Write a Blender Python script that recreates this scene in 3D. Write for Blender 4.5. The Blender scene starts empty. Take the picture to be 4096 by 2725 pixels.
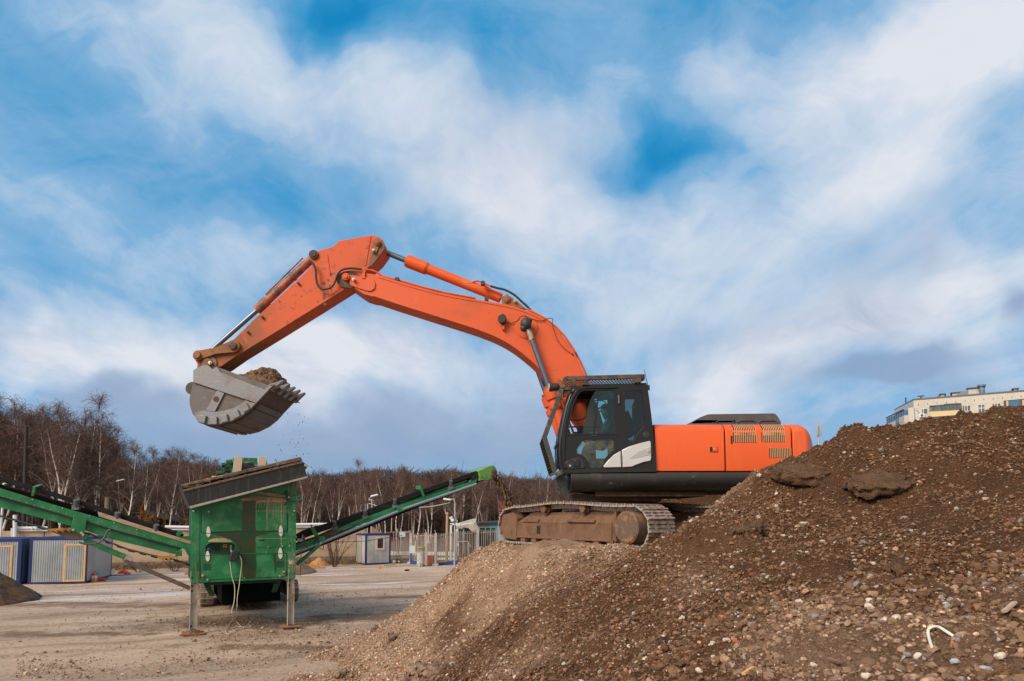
import bpy, bmesh, math, random
import numpy as np
from mathutils import Vector, Matrix
from mathutils.geometry import tessellate_polygon
random.seed(7); rng = np.random.default_rng(7)
scene = bpy.context.scene
COL = scene.collection
# ------------------------------------------------------------------ camera
FOC, HZ, PITCH, EYE = 2700.0, 2060.0, math.radians(4.4), 3.65
SH = HZ - 1362.5 - FOC*math.tan(PITCH)
cd = bpy.data.cameras.new('camera'); cam = bpy.data.objects.new('camera', cd); COL.objects.link(cam)
cam.location = (0, 0, EYE); cam.rotation_euler = (math.pi/2 + PITCH, 0, 0)
cd.sensor_fit = 'HORIZONTAL'; cd.sensor_width = 36; cd.lens = FOC/4096*36; cd.shift_y = SH/4096
cd.clip_start = .1; cd.clip_end = 5000
scene.camera = cam
CP, SP = math.cos(PITCH), math.sin(PITCH)
def ray(u, v):
    a = (u-2048)/FOC; b = (1362.5+SH-v)/FOC
    return Vector((a, CP - b*SP, SP + b*CP))
def atY(u, v, Y):
    d = ray(u, v); t = Y/d.y
    return Vector((d.x*t, Y, EYE + d.z*t))
def atZ(u, v, z=0.0):
    d = ray(u, v); t = (z-EYE)/d.z
    return Vector((d.x*t, d.y*t, z))
class Plane:                     # a vertical plane in the world; pt() finds where a photo measurement meets it
    def __init__(s, o, e):
        s.o = Vector(o); s.e = Vector((e[0], e[1], 0)).normalized(); s.n = Vector((-s.e.y, s.e.x, 0))
    def pt(s, u, v):
        d = ray(u, v); c = Vector((0, 0, EYE)); t = (s.o-c).dot(s.n)/d.dot(s.n)
        return c + d*t
    def off(s, k): return Plane(s.o + s.n*k, s.e)
def crop(ox, oy, k): return lambda x, y: (ox+k*x, oy+k*y)
cA = crop(700, 900, .574); cB = crop(1400, 900, .4782); cC = crop(2100, 1420, .5102); cC2 = crop(2150, 1480, .3061)
cD = crop(2580, 1640, .2885); cE = crop(1980, 1950, .31396); cF = crop(720, 1380, .25515); cG = crop(650, 1750, .5422)
cH = crop(700, 1780, .25456); cI = crop(0, 1850, .33795); cJ = crop(1150, 1780, .40305); cK = crop(1380, 2000, .20408)
cL = crop(1700, 1960, .21687); cM = crop(3540, 1520, .2359); cN = crop(0, 1500, .6375); cZ = crop(2260, 1550, .2104)
cV = crop(2040, 1480, .3188); cW = crop(1150, 2060, .16585); cS = crop(780, 2080, .1594); cD7 = crop(740, 2280, .2121)
def Z(*a): return Vector(a)
# ------------------------------------------------------------------ mesh builder
class MB:
    def __init__(s): s.v = []; s.f = []; s.m = []; s.cm = 0
    def add(s, vs, fs):
        b = len(s.v); s.v += [Vector(x) for x in vs]
        for f in fs: s.f.append([i+b for i in f]); s.m.append(s.cm)
        return s
    def mat(s, i): s.cm = i; return s
    def hexa(s, p):
        return s.add(p, [(0,3,2,1),(4,5,6,7),(0,1,5,4),(1,2,6,5),(2,3,7,6),(3,0,4,7)])
    def box(s, c, sz, e=None):
        c = Vector(c); x, y, z = [k/2 for k in sz]
        ex = Vector((e[0], e[1], 0)).normalized() if e is not None else Vector((1,0,0)); ey = Vector((-ex.y, ex.x, 0)); ez = Vector((0,0,1))
        P = [c+ex*i*x+ey*j*y+ez*k*z for k in (-1,1) for i, j in ((-1,-1),(1,-1),(1,1),(-1,1))]
        return s.hexa(P)
    def beam(s, p, q, w, h, up=(0,0,1)):
        p = Vector(p); q = Vector(q); d = (q-p).normalized(); up = Vector(up)
        side = d.cross(up)
        if side.length < 1e-5: side = d.cross(Vector((1,0,0)))
        side.normalize(); u2 = side.cross(d).normalized()
        a = side*w/2; b = u2*h/2
        return s.hexa([p-a-b, p+a-b, p+a+b, p-a+b, q-a-b, q+a-b, q+a+b, q-a+b])
    def cyl(s, p, q, r, r2=None, n=20, caps=True):
        p = Vector(p); q = Vector(q); r2 = r if r2 is None else r2; d = (q-p).normalized()
        a = d.orthogonal().normalized(); b = d.cross(a)
        vs = []
        for P, R in ((p, r), (q, r2)):
            for i in range(n):
                t = 2*math.pi*i/n; vs.append(P + a*math.cos(t)*R + b*math.sin(t)*R)
        fs = [(i, (i+1) % n, n+(i+1) % n, n+i) for i in range(n)]
        if caps: fs += [tuple(range(n))[::-1], tuple(range(n, 2*n))]
        return s.add(vs, fs)
    def tube(s, pts, r, n=8, caps=True):
        pts = [Vector(p) for p in pts]; m = len(pts); R = r if isinstance(r, (list, tuple)) else [r]*m
        vs = []; prev = None
        for i, p in enumerate(pts):
            d = (pts[min(i+1, m-1)]-pts[max(i-1, 0)]).normalized()
            if prev is None: a = d.orthogonal().normalized()
            else:
                a = prev - d*prev.dot(d)
                a = a.normalized() if a.length > 1e-6 else d.orthogonal().normalized()
            prev = a; b = d.cross(a)
            for k in range(n):
                t = 2*math.pi*k/n; vs.append(p + (a*math.cos(t)+b*math.sin(t))*R[i])
        fs = [(i*n+k, i*n+(k+1) % n, (i+1)*n+(k+1) % n, (i+1)*n+k) for i in range(m-1) for k in range(n)]
        if caps: fs += [tuple(range(n))[::-1], tuple(range((m-1)*n, m*n))]
        return s.add(vs, fs)
    def prism(s, loops, ext):
        if not isinstance(loops[0], (list, tuple)): loops = [loops]
        loops = [[Vector(p) for p in l] for l in loops]; ext = Vector(ext)
        flat = [p for l in loops for p in l]; n = len(flat)
        tris = tessellate_polygon(loops)
        fs = [tuple(t) for t in tris] + [tuple(i+n for i in reversed(t)) for t in tris]
        b = 0
        for l in loops:
            k = len(l)
            fs += [(b+i, b+(i+1) % k, n+b+(i+1) % k, n+b+i) for i in range(k)]
            b += k
        return s.add(flat + [p+ext for p in flat], fs)
    def disc(s, c, ax, r, h, n=24):
        c = Vector(c); ax = Vector(ax).normalized()
        return s.cyl(c - ax*h/2, c + ax*h/2, r, n=n)
    def ball(s, c, r, n=10, sq=(1,1,1)):
        c = Vector(c); vs = []; fs = []
        for i in range(n+1):
            th = math.pi*i/n
            for k in range(2*n):
                ph = math.pi*k/n
                vs.append(c + Vector((r*sq[0]*math.sin(th)*math.cos(ph), r*sq[1]*math.sin(th)*math.sin(ph), r*sq[2]*math.cos(th))))
        for i in range(n):
            for k in range(2*n): fs.append((i*2*n+k, i*2*n+(k+1) % (2*n), (i+1)*2*n+(k+1) % (2*n), (i+1)*2*n+k))
        return s.add(vs, fs)
    def obj(s, name, mats, parent=None, bevel=0, smooth=35, seg=2, weld=False):
        mats = mats if isinstance(mats, (list, tuple)) else [mats]
        while parent is not None and parent.parent is not None and parent.parent.parent is not None: parent = parent.parent
        if parent is not None: o0 = root_of(parent).location.copy()
        else:
            xs = [p.x for p in s.v]; ys = [p.y for p in s.v]; zs = [p.z for p in s.v]
            o0 = Vector(((min(xs)+max(xs))/2, (min(ys)+max(ys))/2, min(zs)))
        me = bpy.data.meshes.new(name)
        me.from_pydata([p-o0 for p in s.v], [], s.f)
        bm = bmesh.new(); bm.from_mesh(me)
        for f, m in zip(bm.faces, s.m): f.material_index = m
        bmesh.ops.remove_doubles(bm, verts=bm.verts, dist=1e-5) if weld else None
        bmesh.ops.recalc_face_normals(bm, faces=bm.faces)
        bm.to_mesh(me); bm.free()
        for m in mats: me.materials.append(m)
        if smooth:
            me.polygons.foreach_set('use_smooth', [True]*len(me.polygons))
            me.set_sharp_from_angle(angle=math.radians(smooth))
        o = bpy.data.objects.new(name, me); COL.objects.link(o)
        if parent is None: o.location = o0
        else: o.parent = parent
        if bevel:
            b = o.modifiers.new('bevel', 'BEVEL'); b.width = bevel; b.segments = seg; b.limit_method = 'ANGLE'; b.angle_limit = math.radians(40)
        return o
def root_of(o):
    while o.parent is not None: o = o.parent
    return o
def tag(o, label, cat=None, group=None, kind=None):
    if label: o['label'] = label
    if cat: o['category'] = cat
    if group: o['group'] = group
    if kind: o['kind'] = kind
    return o
def thing(name, label, cat, loc, group=None):
    o = bpy.data.objects.new(name, None); COL.objects.link(o); o.location = loc; o.empty_display_size = .3
    return tag(o, label, cat, group)
def structure(o): o['kind'] = 'structure'; return o
def mesh_np(name, V, F, mats, col=None, smooth=False, parent=None, loc=None):
    V = np.asarray(V, dtype=np.float32); F = np.asarray(F, dtype=np.int32); k = F.shape[1]
    if loc is not None: V = V - np.asarray(loc, dtype=np.float32)
    me = bpy.data.meshes.new(name)
    me.vertices.add(len(V)); me.vertices.foreach_set('co', V.ravel())
    me.loops.add(F.size); me.loops.foreach_set('vertex_index', F.ravel())
    me.polygons.add(len(F)); me.polygons.foreach_set('loop_start', np.arange(0, F.size, k, dtype=np.int32))
    me.polygons.foreach_set('use_smooth', np.full(len(F), smooth))
    if col is not None:
        at = me.color_attributes.new('tint', 'FLOAT_COLOR', 'POINT')
        c4 = np.ones((len(V), 4), dtype=np.float32); c4[:, :3] = col; at.data.foreach_set('color', c4.ravel())
    me.update(calc_edges=True); me.validate()
    for m in (mats if isinstance(mats, (list, tuple)) else [mats]): me.materials.append(m)
    o = bpy.data.objects.new(name, me); COL.objects.link(o)
    if loc is not None: o.location = loc
    if parent is not None: o.parent = parent
    return o
# ------------------------------------------------------------------ materials
class NT:
    def __init__(s, tree): s.t = tree; s.n = tree.nodes; s.l = tree.links
    def node(s, typ, **kw):
        n = s.n.new(typ)
        for k, v in kw.items():
            if k.startswith('i_'):
                n.inputs[int(k[2:]) if k[2:].isdigit() else k[2:].replace('_', ' ')].default_value = v
            else: setattr(n, k, v)
        return n
    def link(s, a, b): s.l.new(a, b)
    def math(s, op, a, b=None, clamp=False):
        n = s.node('ShaderNodeMath', operation=op, use_clamp=clamp)
        for i, x in enumerate((a, b)):
            if x is None: continue
            if isinstance(x, (int, float)): n.inputs[i].default_value = x
            else: s.link(x, n.inputs[i])
        return n.outputs[0]
    def mix(s, fac, a, b, mode='MIX'):
        n = s.node('ShaderNodeMix', data_type='RGBA', blend_type=mode)
        for i, x in ((0, fac), (6, a), (7, b)):
            if isinstance(x, (int, float)): n.inputs[i].default_value = x
            elif isinstance(x, (tuple, list)): n.inputs[i].default_value = (*x[:3], 1)
            else: s.link(x, n.inputs[i])
        return n.outputs[2]
    def maprange(s, x, lo, hi, a=0., b=1., smooth=True):
        n = s.node('ShaderNodeMapRange', interpolation_type='SMOOTHSTEP' if smooth else 'LINEAR')
        s.link(x, n.inputs[0])
        for i, k in enumerate((lo, hi, a, b)): n.inputs[i+1].default_value = k
        return n.outputs[0]
    def noise(s, vec, scale, detail=6, rough=.6, dist=0.):
        sc = scale if isinstance(scale, (tuple, list)) else None
        if sc:
            mp = s.node('ShaderNodeMapping'); mp.inputs['Scale'].default_value = sc; s.link(vec, mp.inputs[0]); vec = mp.outputs[0]
        n = s.node('ShaderNodeTexNoise'); n.inputs['Scale'].default_value = 1. if sc else scale
        n.inputs['Detail'].default_value = detail; n.inputs['Roughness'].default_value = rough; n.inputs['Distortion'].default_value = dist
        s.link(vec, n.inputs['Vector']); return n.outputs['Fac']
def mat(name, col, rough=.6, metal=0., layers=(), bump=(), spec=.5, coat=0., attr=False, coord='Object', seed=0.):
    m = bpy.data.materials.new(name); m.use_nodes = True; T = NT(m.node_tree)
    bs = m.node_tree.nodes['Principled BSDF']
    tc = T.node('ShaderNodeTexCoord').outputs[coord]
    if seed:
        mp = T.node('ShaderNodeMapping'); mp.inputs['Location'].default_value = (seed, seed*1.7, -seed); T.link(tc, mp.inputs[0]); tc = mp.outputs[0]
    c = T.node('ShaderNodeRGB'); c.outputs[0].default_value = (*col, 1); c = c.outputs[0]
    if attr: c = T.node('ShaderNodeVertexColor', layer_name='tint').outputs[0]
    r = None
    for L in layers:
        f = T.noise(tc, L['s'], L.get('d', 6), L.get('r', .6), L.get('dist', 0))
        f = T.maprange(f, L['lo'], L['hi'])
        if 'grad' in L:           # a patch with a place of its own on the object: (axis, from, to)
            ax, g0, g1 = L['grad']; sx = T.node('ShaderNodeSeparateXYZ'); T.link(tc, sx.inputs[0])
            f = T.math('MULTIPLY', f, T.maprange(sx.outputs[ax], g0, g1) if g0 < g1 else T.math('SUBTRACT', 1., T.maprange(sx.outputs[ax], g1, g0)))
        if L.get('k', 1) != 1: f = T.math('MULTIPLY', f, L['k'])
        c = T.mix(f, c, L['c'], L.get('mode', 'MIX'))
        if 'rough' in L:
            rr = T.node('ShaderNodeMix', data_type='FLOAT'); T.link(f, rr.inputs[0])
            if r is None: rr.inputs[2].default_value = rough
            else: T.link(r, rr.inputs[2])
            rr.inputs[3].default_value = L['rough']; r = rr.outputs[0]
    T.link(c, bs.inputs['Base Color'])
    if r is None: bs.inputs['Roughness'].default_value = rough
    else: T.link(r, bs.inputs['Roughness'])
    bs.inputs['Metallic'].default_value = metal
    bs.inputs['Specular IOR Level'].default_value = spec
    bs.inputs['Coat Weight'].default_value = coat
    nrm = None
    for sc, st, dist in bump:
        b = T.node('ShaderNodeBump'); b.inputs['Strength'].default_value = st; b.inputs['Distance'].default_value = dist
        T.link(T.noise(tc, sc, 8, .65), b.inputs['Height'])
        if nrm is not None: T.link(nrm, b.inputs['Normal'])
        nrm = b.outputs[0]
    if nrm is not None: T.link(nrm, bs.inputs['Normal'])
    return m
def glass(name, tint, gloss=.1, body=None, bodyfac=0.):
    m = bpy.data.materials.new(name); m.use_nodes = True; T = NT(m.node_tree); t = m.node_tree
    t.nodes.remove(t.nodes['Principled BSDF']); out = t.nodes['Material Output']
    tr = T.node('ShaderNodeBsdfTransparent'); tr.inputs[0].default_value = (*tint, 1)
    gl = T.node('ShaderNodeBsdfGlossy'); gl.inputs['Roughness'].default_value = .03; gl.inputs[0].default_value = (.9, .95, 1, 1)
    fr = T.node('ShaderNodeFresnel'); fr.inputs[0].default_value = 1.5
    f = T.math('ADD', T.math('MULTIPLY', fr.outputs[0], .8), gloss*.3)
    mx = T.node('ShaderNodeMixShader'); T.link(f, mx.inputs[0]); T.link(tr.outputs[0], mx.inputs[1]); T.link(gl.outputs[0], mx.inputs[2])
    last = mx.outputs[0]
    if bodyfac:
        df = T.node('ShaderNodeBsdfDiffuse'); df.inputs[0].default_value = (*body, 1)
        tc = T.node('ShaderNodeTexCoord').outputs['Object']
        ff = T.math('MULTIPLY', T.maprange(T.noise(tc, 6, 5), .3, .8), bodyfac)
        m2 = T.node('ShaderNodeMixShader'); T.link(ff, m2.inputs[0]); T.link(last, m2.inputs[1]); T.link(df.outputs[0], m2.inputs[2]); last = m2.outputs[0]
    T.link(last, out.inputs[0]); return m
BR = (.20, .115, .07); DUST = (.42, .29, .20)
ORANGE = mat('orange_paint', (.66, .095, .019), .4, layers=[dict(c=(.62, .22, .10), s=(2.2, 2.2, .7), lo=.50, hi=.78, k=.4, rough=.75), 
    dict(c=(.66, .10, .026), s=.9, lo=.45, hi=.75, k=.6), dict(c=(.80, .24, .12), s=(9, 9, 1.2), lo=.6, hi=.82, k=.35),
    dict(c=(.22, .09, .05), s=7, lo=.66, hi=.72, k=.55, rough=.8), dict(c=(.85, .42, .28), s=55, lo=.71, hi=.77, k=.45, rough=.8)], spec=.4)
ORANGE_BOOM = mat('orange_boom_paint', (.60, .092, .025), .5, layers=[dict(c=(.34, .09, .035), s=1.7, lo=.52, hi=.74, k=.6, rough=.8), dict(c=(.20, .085, .045), s=(5, 5, 5), lo=.62, hi=.70, k=.45, dist=1.5), 
    dict(c=(.62, .105, .032), s=.8, lo=.4, hi=.75, k=.6), dict(c=(.76, .24, .12), s=(4, 4, 1.0), lo=.58, hi=.85, k=.4),
    dict(c=(.16, .07, .04), s=9, lo=.68, hi=.73, k=.6, rough=.85), dict(c=(.80, .5, .35), s=60, lo=.71, hi=.76, k=.4)], spec=.35)
ORANGE_ARM = mat('orange_arm_paint', (.55, .086, .025), .55, layers=[dict(c=(.30, .10, .045), s=1.5, lo=.50, hi=.72, k=.6, rough=.85), dict(c=(.15, .07, .042), s=(4, 4, 4), lo=.60, hi=.68, k=.6, dist=1.5), 
    dict(c=(.60, .105, .034), s=.8, lo=.4, hi=.75, k=.6), dict(c=(.78, .36, .22), s=(14, 14, 14), lo=.66, hi=.76, k=.6, dist=3),
    dict(c=(.22, .105, .058), s=3.2, lo=.24, hi=.55, k=.85, rough=.9, grad=(0, -7.4, -8.5)),
    dict(c=(.13, .065, .04), s=6, lo=.64, hi=.72, k=.75, rough=.9)], spec=.3)
MUDDY = mat('muddy_steel', (.30, .13, .065), .8, layers=[dict(c=(.16, .085, .05), s=5, lo=.4, hi=.65, k=.8), dict(c=(.45, .15, .07), s=11, lo=.62, hi=.75, k=.6)], bump=[(30, .3, .01)], spec=.2)
GREASE = mat('greasy_steel', (.075, .045, .03), .7, layers=[dict(c=(.16, .09, .055), s=8, lo=.5, hi=.7)], spec=.3)
CHROME = mat('chrome_rod', (.15, .18, .225), .4, .85, layers=[dict(c=(.5, .46, .42), s=3, lo=.6, hi=.8, k=.4, rough=.4)])
HOSE = mat('black_rubber', (.022, .021, .021), .55, layers=[dict(c=(.06, .05, .045), s=14, lo=.5, hi=.8)])
BLACK = mat('black_cab_paint', (.016, .016, .018), .34, layers=[dict(c=(.07, .058, .05), s=(7, 7, 1.5), lo=.58, hi=.88, k=.4, rough=.75), dict(c=(.30, .21, .15), s=13, lo=.70, hi=.80, k=.5, rough=.9)], spec=.3)
SKIRT = mat('black_skirt_paint', (.020, .019, .019), .42, layers=[dict(c=(.09, .07, .055), s=(5, 5, 1), lo=.54, hi=.85, k=.6, rough=.8), dict(c=(.32, .2, .13), s=6, lo=.66, hi=.74, k=.7, rough=.9), dict(c=(.28, .24, .2), s=(1, 1, 26), lo=.70, hi=.74, k=.6)], bump=[(9, .25, .02)])
DARK = mat('dark_recess', (.010, .010, .010), .8)
SILVER = mat('silver_panel', (.52, .52, .53), .42, .15, layers=[dict(c=(.42, .38, .34), s=(5, 5, 2), lo=.5, hi=.8, k=.6, rough=.7)])
LOUVER = mat('dusty_louver', (.55, .30, .15), .75, layers=[dict(c=(.66, .22, .09), s=4, lo=.4, hi=.7)])
HOOD = mat('grey_hood', (.062, .062, .066), .6, layers=[dict(c=(.11, .10, .095), s=4, lo=.45, hi=.8, rough=.8)])
TRK = mat('rusty_track_frame', (.165, .092, .058), .85, layers=[dict(c=(.10, .055, .036), s=4, lo=.42, hi=.7, k=.8), dict(c=(.30, .155, .085), s=(7, 7, 2), lo=.55, hi=.8, k=.7), dict(c=(.33, .21, .14), s=22, lo=.6, hi=.75, k=.5)], bump=[(24, .4, .015)], spec=.2)
SHOE = mat('worn_track_shoe', (.40, .33, .275), .5, .35, layers=[dict(c=(.13, .085, .06), s=7, lo=.42, hi=.66, k=.9, rough=.9), dict(c=(.40, .28, .2), s=16, lo=.58, hi=.75, k=.7, rough=.9), dict(c=(.36, .16, .08), s=9, lo=.64, hi=.74, k=.6)], bump=[(40, .4, .01)])
BUCKETP = mat('worn_bucket_plate', (.190, .186, .200), .45, .35, layers=[dict(c=(.17, .125, .098), s=2.6, lo=.50, hi=.72, k=.65, rough=.85), dict(c=(.36, .36, .38), s=(3, 3, 12), lo=.55, hi=.8, k=.5), dict(c=(.26, .12, .06), s=9, lo=.66, hi=.74, k=.8, rough=.9)], bump=[(20, .25, .01)])
BUCKET = mat('worn_shaded_bucket_steel', (.110, .102, .104), .58, .25, layers=[dict(c=(.12, .082, .062), s=2.2, lo=.44, hi=.7, k=.7, rough=.85), dict(c=(.26, .25, .25), s=(3, 3, 12), lo=.55, hi=.8, k=.5), dict(c=(.24, .12, .06), s=9, lo=.64, hi=.74, k=.8, rough=.9)], bump=[(20, .25, .01)])  # side plate darkened in colour so it reads as shade between wear plates
BUCKETD = mat('muddy_bucket_floor', (.075, .055, .044), .75, .1, layers=[dict(c=(.15, .10, .07), s=(2, 9, 9), lo=.5, hi=.75, k=.8), dict(c=(.07, .05, .04), s=4, lo=.5, hi=.7)], bump=[(22, .5, .02)])
EARTH = mat('loose_earth', (.22, .135, .083), .95, layers=[dict(c=(.11, .062, .038), s=9, lo=.42, hi=.62), dict(c=(.30, .20, .13), s=40, lo=.62, hi=.72)], bump=[(22, 1, .06), (70, .8, .02)], spec=.1)
EARTHD = mat('dark_heap_earth', (.145, .078, .045), .95, layers=[dict(c=(.07, .047, .035), s=3, lo=.42, hi=.62), dict(c=(.19, .14, .105), s=30, lo=.62, hi=.72)], bump=[(9, .8, .06), (45, .6, .02)], spec=.1)
SAND = mat('orange_sand', (.42, .20, .085), .95, layers=[dict(c=(.24, .12, .06), s=6, lo=.5, hi=.65)], bump=[(14, .8, .06)], spec=.1)
GREEN = mat('green_paint', (.015, .170, .058), .48, layers=[dict(c=(.20, .20, .12), s=1.3, lo=.52, hi=.76, k=.5, rough=.8), dict(c=(.06, .25, .125), s=2.6, lo=.46, hi=.60, k=.6), dict(c=(.16, .32, .19), s=38, lo=.60, hi=.72, k=.5), dict(c=(.012, .10, .036), s=1.6, lo=.45, hi=.7, k=.7), dict(c=(.22, .27, .17), s=(18, 18, 6), lo=.62, hi=.76, k=.45, rough=.8), dict(c=(.40, .30, .20), s=(9, 9, .9), lo=.67, hi=.76, k=.45, rough=.9)], spec=.4)
UNDERS = mat('underside_shade', (.003, .006, .004), .9, spec=.1)  # near-black colour stands in for the deep shade under the machine
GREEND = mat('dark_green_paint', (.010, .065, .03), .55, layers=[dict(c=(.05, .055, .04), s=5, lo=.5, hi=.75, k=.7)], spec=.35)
LIME = mat('yellow_green_paint', (.13, .27, .05), .45, layers=[dict(c=(.03, .2, .06), s=4, lo=.48, hi=.62), dict(c=(.5, .48, .12), s=(1, 1, 9), lo=.55, hi=.75, k=.7)], spec=.5)
GALV = mat('galvanised_steel', (.40, .365, .32), .6, .2, layers=[dict(c=(.30, .21, .145), s=(7, 7, 1.5), lo=.45, hi=.75, k=.8, rough=.9), dict(c=(.22, .22, .22), s=6, lo=.5, hi=.7, k=.6)])
RUSTPIPE = mat('brown_grey_pipe', (.115, .09, .075), .6, .2, layers=[dict(c=(.2, .155, .12), s=(5, 5, 5), lo=.5, hi=.75)])
BELT = mat('conveyor_rubber', (.011, .011, .012), .75, spec=.25, layers=[dict(c=(.035, .032, .03), s=(2, 2, 9), lo=.48, hi=.8)])
PLATEB = mat('black_hopper_plate', (.017, .017, .019), .5, layers=[dict(c=(.085, .082, .08), s=(14, 14, .8), lo=.48, hi=.80, k=.7, rough=.8), dict(c=(.33, .20, .11), s=(7, 7, .8), lo=.67, hi=.77, k=.8, rough=.9), dict(c=(.12, .12, .125), s=1.2, lo=.52, hi=.8, k=.45)])
DUSTY = mat('dusty_brown_edge', (.16, .105, .07), .9, layers=[dict(c=(.18, .13, .10), s=6, lo=.45, hi=.7)], bump=[(30, .5, .01)])
WOOD = mat('weathered_board', (.42, .31, .22), .85, layers=[dict(c=(.27, .18, .12), s=(2, 2, 22), lo=.45, hi=.7), dict(c=(.2, .13, .09), s=7, lo=.62, hi=.72)])
WOODN = mat('new_pine_trim', (.62, .35, .14), .7, layers=[dict(c=(.48, .24, .09), s=(3, 3, 12), lo=.45, hi=.7)])
WHITE = mat('white_paint', (.66, .64, .61), .55, layers=[dict(c=(.42, .32, .24), s=12, lo=.58, hi=.74, k=.8)])
BOLT = mat('zinc_bolt', (.52, .49, .45), .4, .6, layers=[dict(c=(.3, .2, .13), s=30, lo=.5, hi=.7)])
YEL = mat('yellow_plastic', (.62, .30, .025), .5)
RED = mat('red_plastic', (.55, .035, .02), .45)
BLUEP = mat('blue_plastic', (.02, .10, .42), .45)
TUBEB = mat('bluish_steel_tube', (.27, .33, .42), .35, .5, layers=[dict(c=(.08, .11, .16), s=4, lo=.5, hi=.8, k=.5)])
REDTIN = mat('red_brown_tin', (.17, .04, .026), .7, layers=[dict(c=(.1, .03, .02), s=4, lo=.4, hi=.7)])
# ------------------------------------------------------------------ light and sky
SUN = Vector((-.55, -.62, .60)).normalized()
ld = bpy.data.lights.new('sun', 'SUN'); ld.energy = 4.4; ld.angle = math.radians(32); ld.color = (1, .88, .73)
lo = bpy.data.objects.new('sun', ld); COL.objects.link(lo); lo.rotation_euler = SUN.to_track_quat('Z', 'Y').to_euler(); lo.location = (-20, -20, 40)
world = bpy.data.worlds.new('World'); scene.world = world; world.use_nodes = True
T = NT(world.node_tree); bg = world.node_tree.nodes['Background']
sky = T.node('ShaderNodeTexSky', sky_type='NISHITA'); sky.sun_disc = False
sky.sun_elevation = math.asin(SUN.z); sky.sun_rotation = math.atan2(SUN.x, SUN.y); sky.air_density = 1.0; sky.dust_density = .4; sky.ozone_density = 2.0
g = T.node('ShaderNodeTexCoord').outputs['Generated']
sp = T.node('ShaderNodeSeparateXYZ'); T.link(g, sp.inputs[0])
dz = T.math('MAXIMUM', sp.outputs[2], 0.0)
# cloud coordinates: the direction laid on a flat cloud layer far above
den = T.math('ADD', dz, .16)
cb = T.node('ShaderNodeCombineXYZ'); T.link(T.math('DIVIDE', sp.outputs[0], den), cb.inputs[0]); T.link(T.math('DIVIDE', sp.outputs[1], den), cb.inputs[1])
lay = cb.outputs[0]
# heading/height of the direction (ahead of the yard), for the big cloud banks
dy = T.math('MAXIMUM', sp.outputs[1], .12)
ab = T.node('ShaderNodeCombineXYZ'); T.link(T.math('DIVIDE', sp.outputs[0], dy), ab.inputs[0]); T.link(T.math('DIVIDE', sp.outputs[2], dy), ab.inputs[1])
wn = T.node('ShaderNodeTexNoise'); wn.inputs['Scale'].default_value = 3.2; wn.inputs['Detail'].default_value = 4; wn.inputs['Roughness'].default_value = .55
T.link(ab.outputs[0], wn.inputs['Vector'])
vs = T.node('ShaderNodeVectorMath', operation='SUBTRACT'); T.link(wn.outputs['Color'], vs.inputs[0]); vs.inputs[1].default_value = (.5, .5, .5)
vm = T.node('ShaderNodeVectorMath', operation='MULTIPLY_ADD'); T.link(vs.outputs[0], vm.inputs[0]); vm.inputs[1].default_value = (.26, .26, 0); T.link(ab.outputs[0], vm.inputs[2])
AB = vm.outputs[0]
def blobs(L):
    tot = None
    for u, v, ru, rv, ang, s in L:                 # bank centre and half-widths (measured on the photograph), tilt, strength
        d = ray(u*1.7378, v*1.7378); k = 1.7378/FOC
        mp = T.node('ShaderNodeMapping', vector_type='TEXTURE')
        mp.inputs['Location'].default_value = (d.x/d.y, d.z/d.y, 0); mp.inputs['Rotation'].default_value = (0, 0, math.radians(ang)); mp.inputs['Scale'].default_value = (ru*k, rv*k, 1)
        T.link(AB, mp.inputs[0])
        q = T.node('ShaderNodeVectorMath', operation='DOT_PRODUCT'); T.link(mp.outputs[0], q.inputs[0]); T.link(mp.outputs[0], q.inputs[1])
        e = T.math('POWER', math.exp(-1), q.outputs['Value'])
        n = T.node('ShaderNodeMath', operation='MULTIPLY_ADD'); T.link(e, n.inputs[0]); n.inputs[1].default_value = s
        if tot is None: n.inputs[2].default_value = 0
        else: T.link(tot, n.inputs[2])
        tot = n.outputs[0]
    return tot
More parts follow.
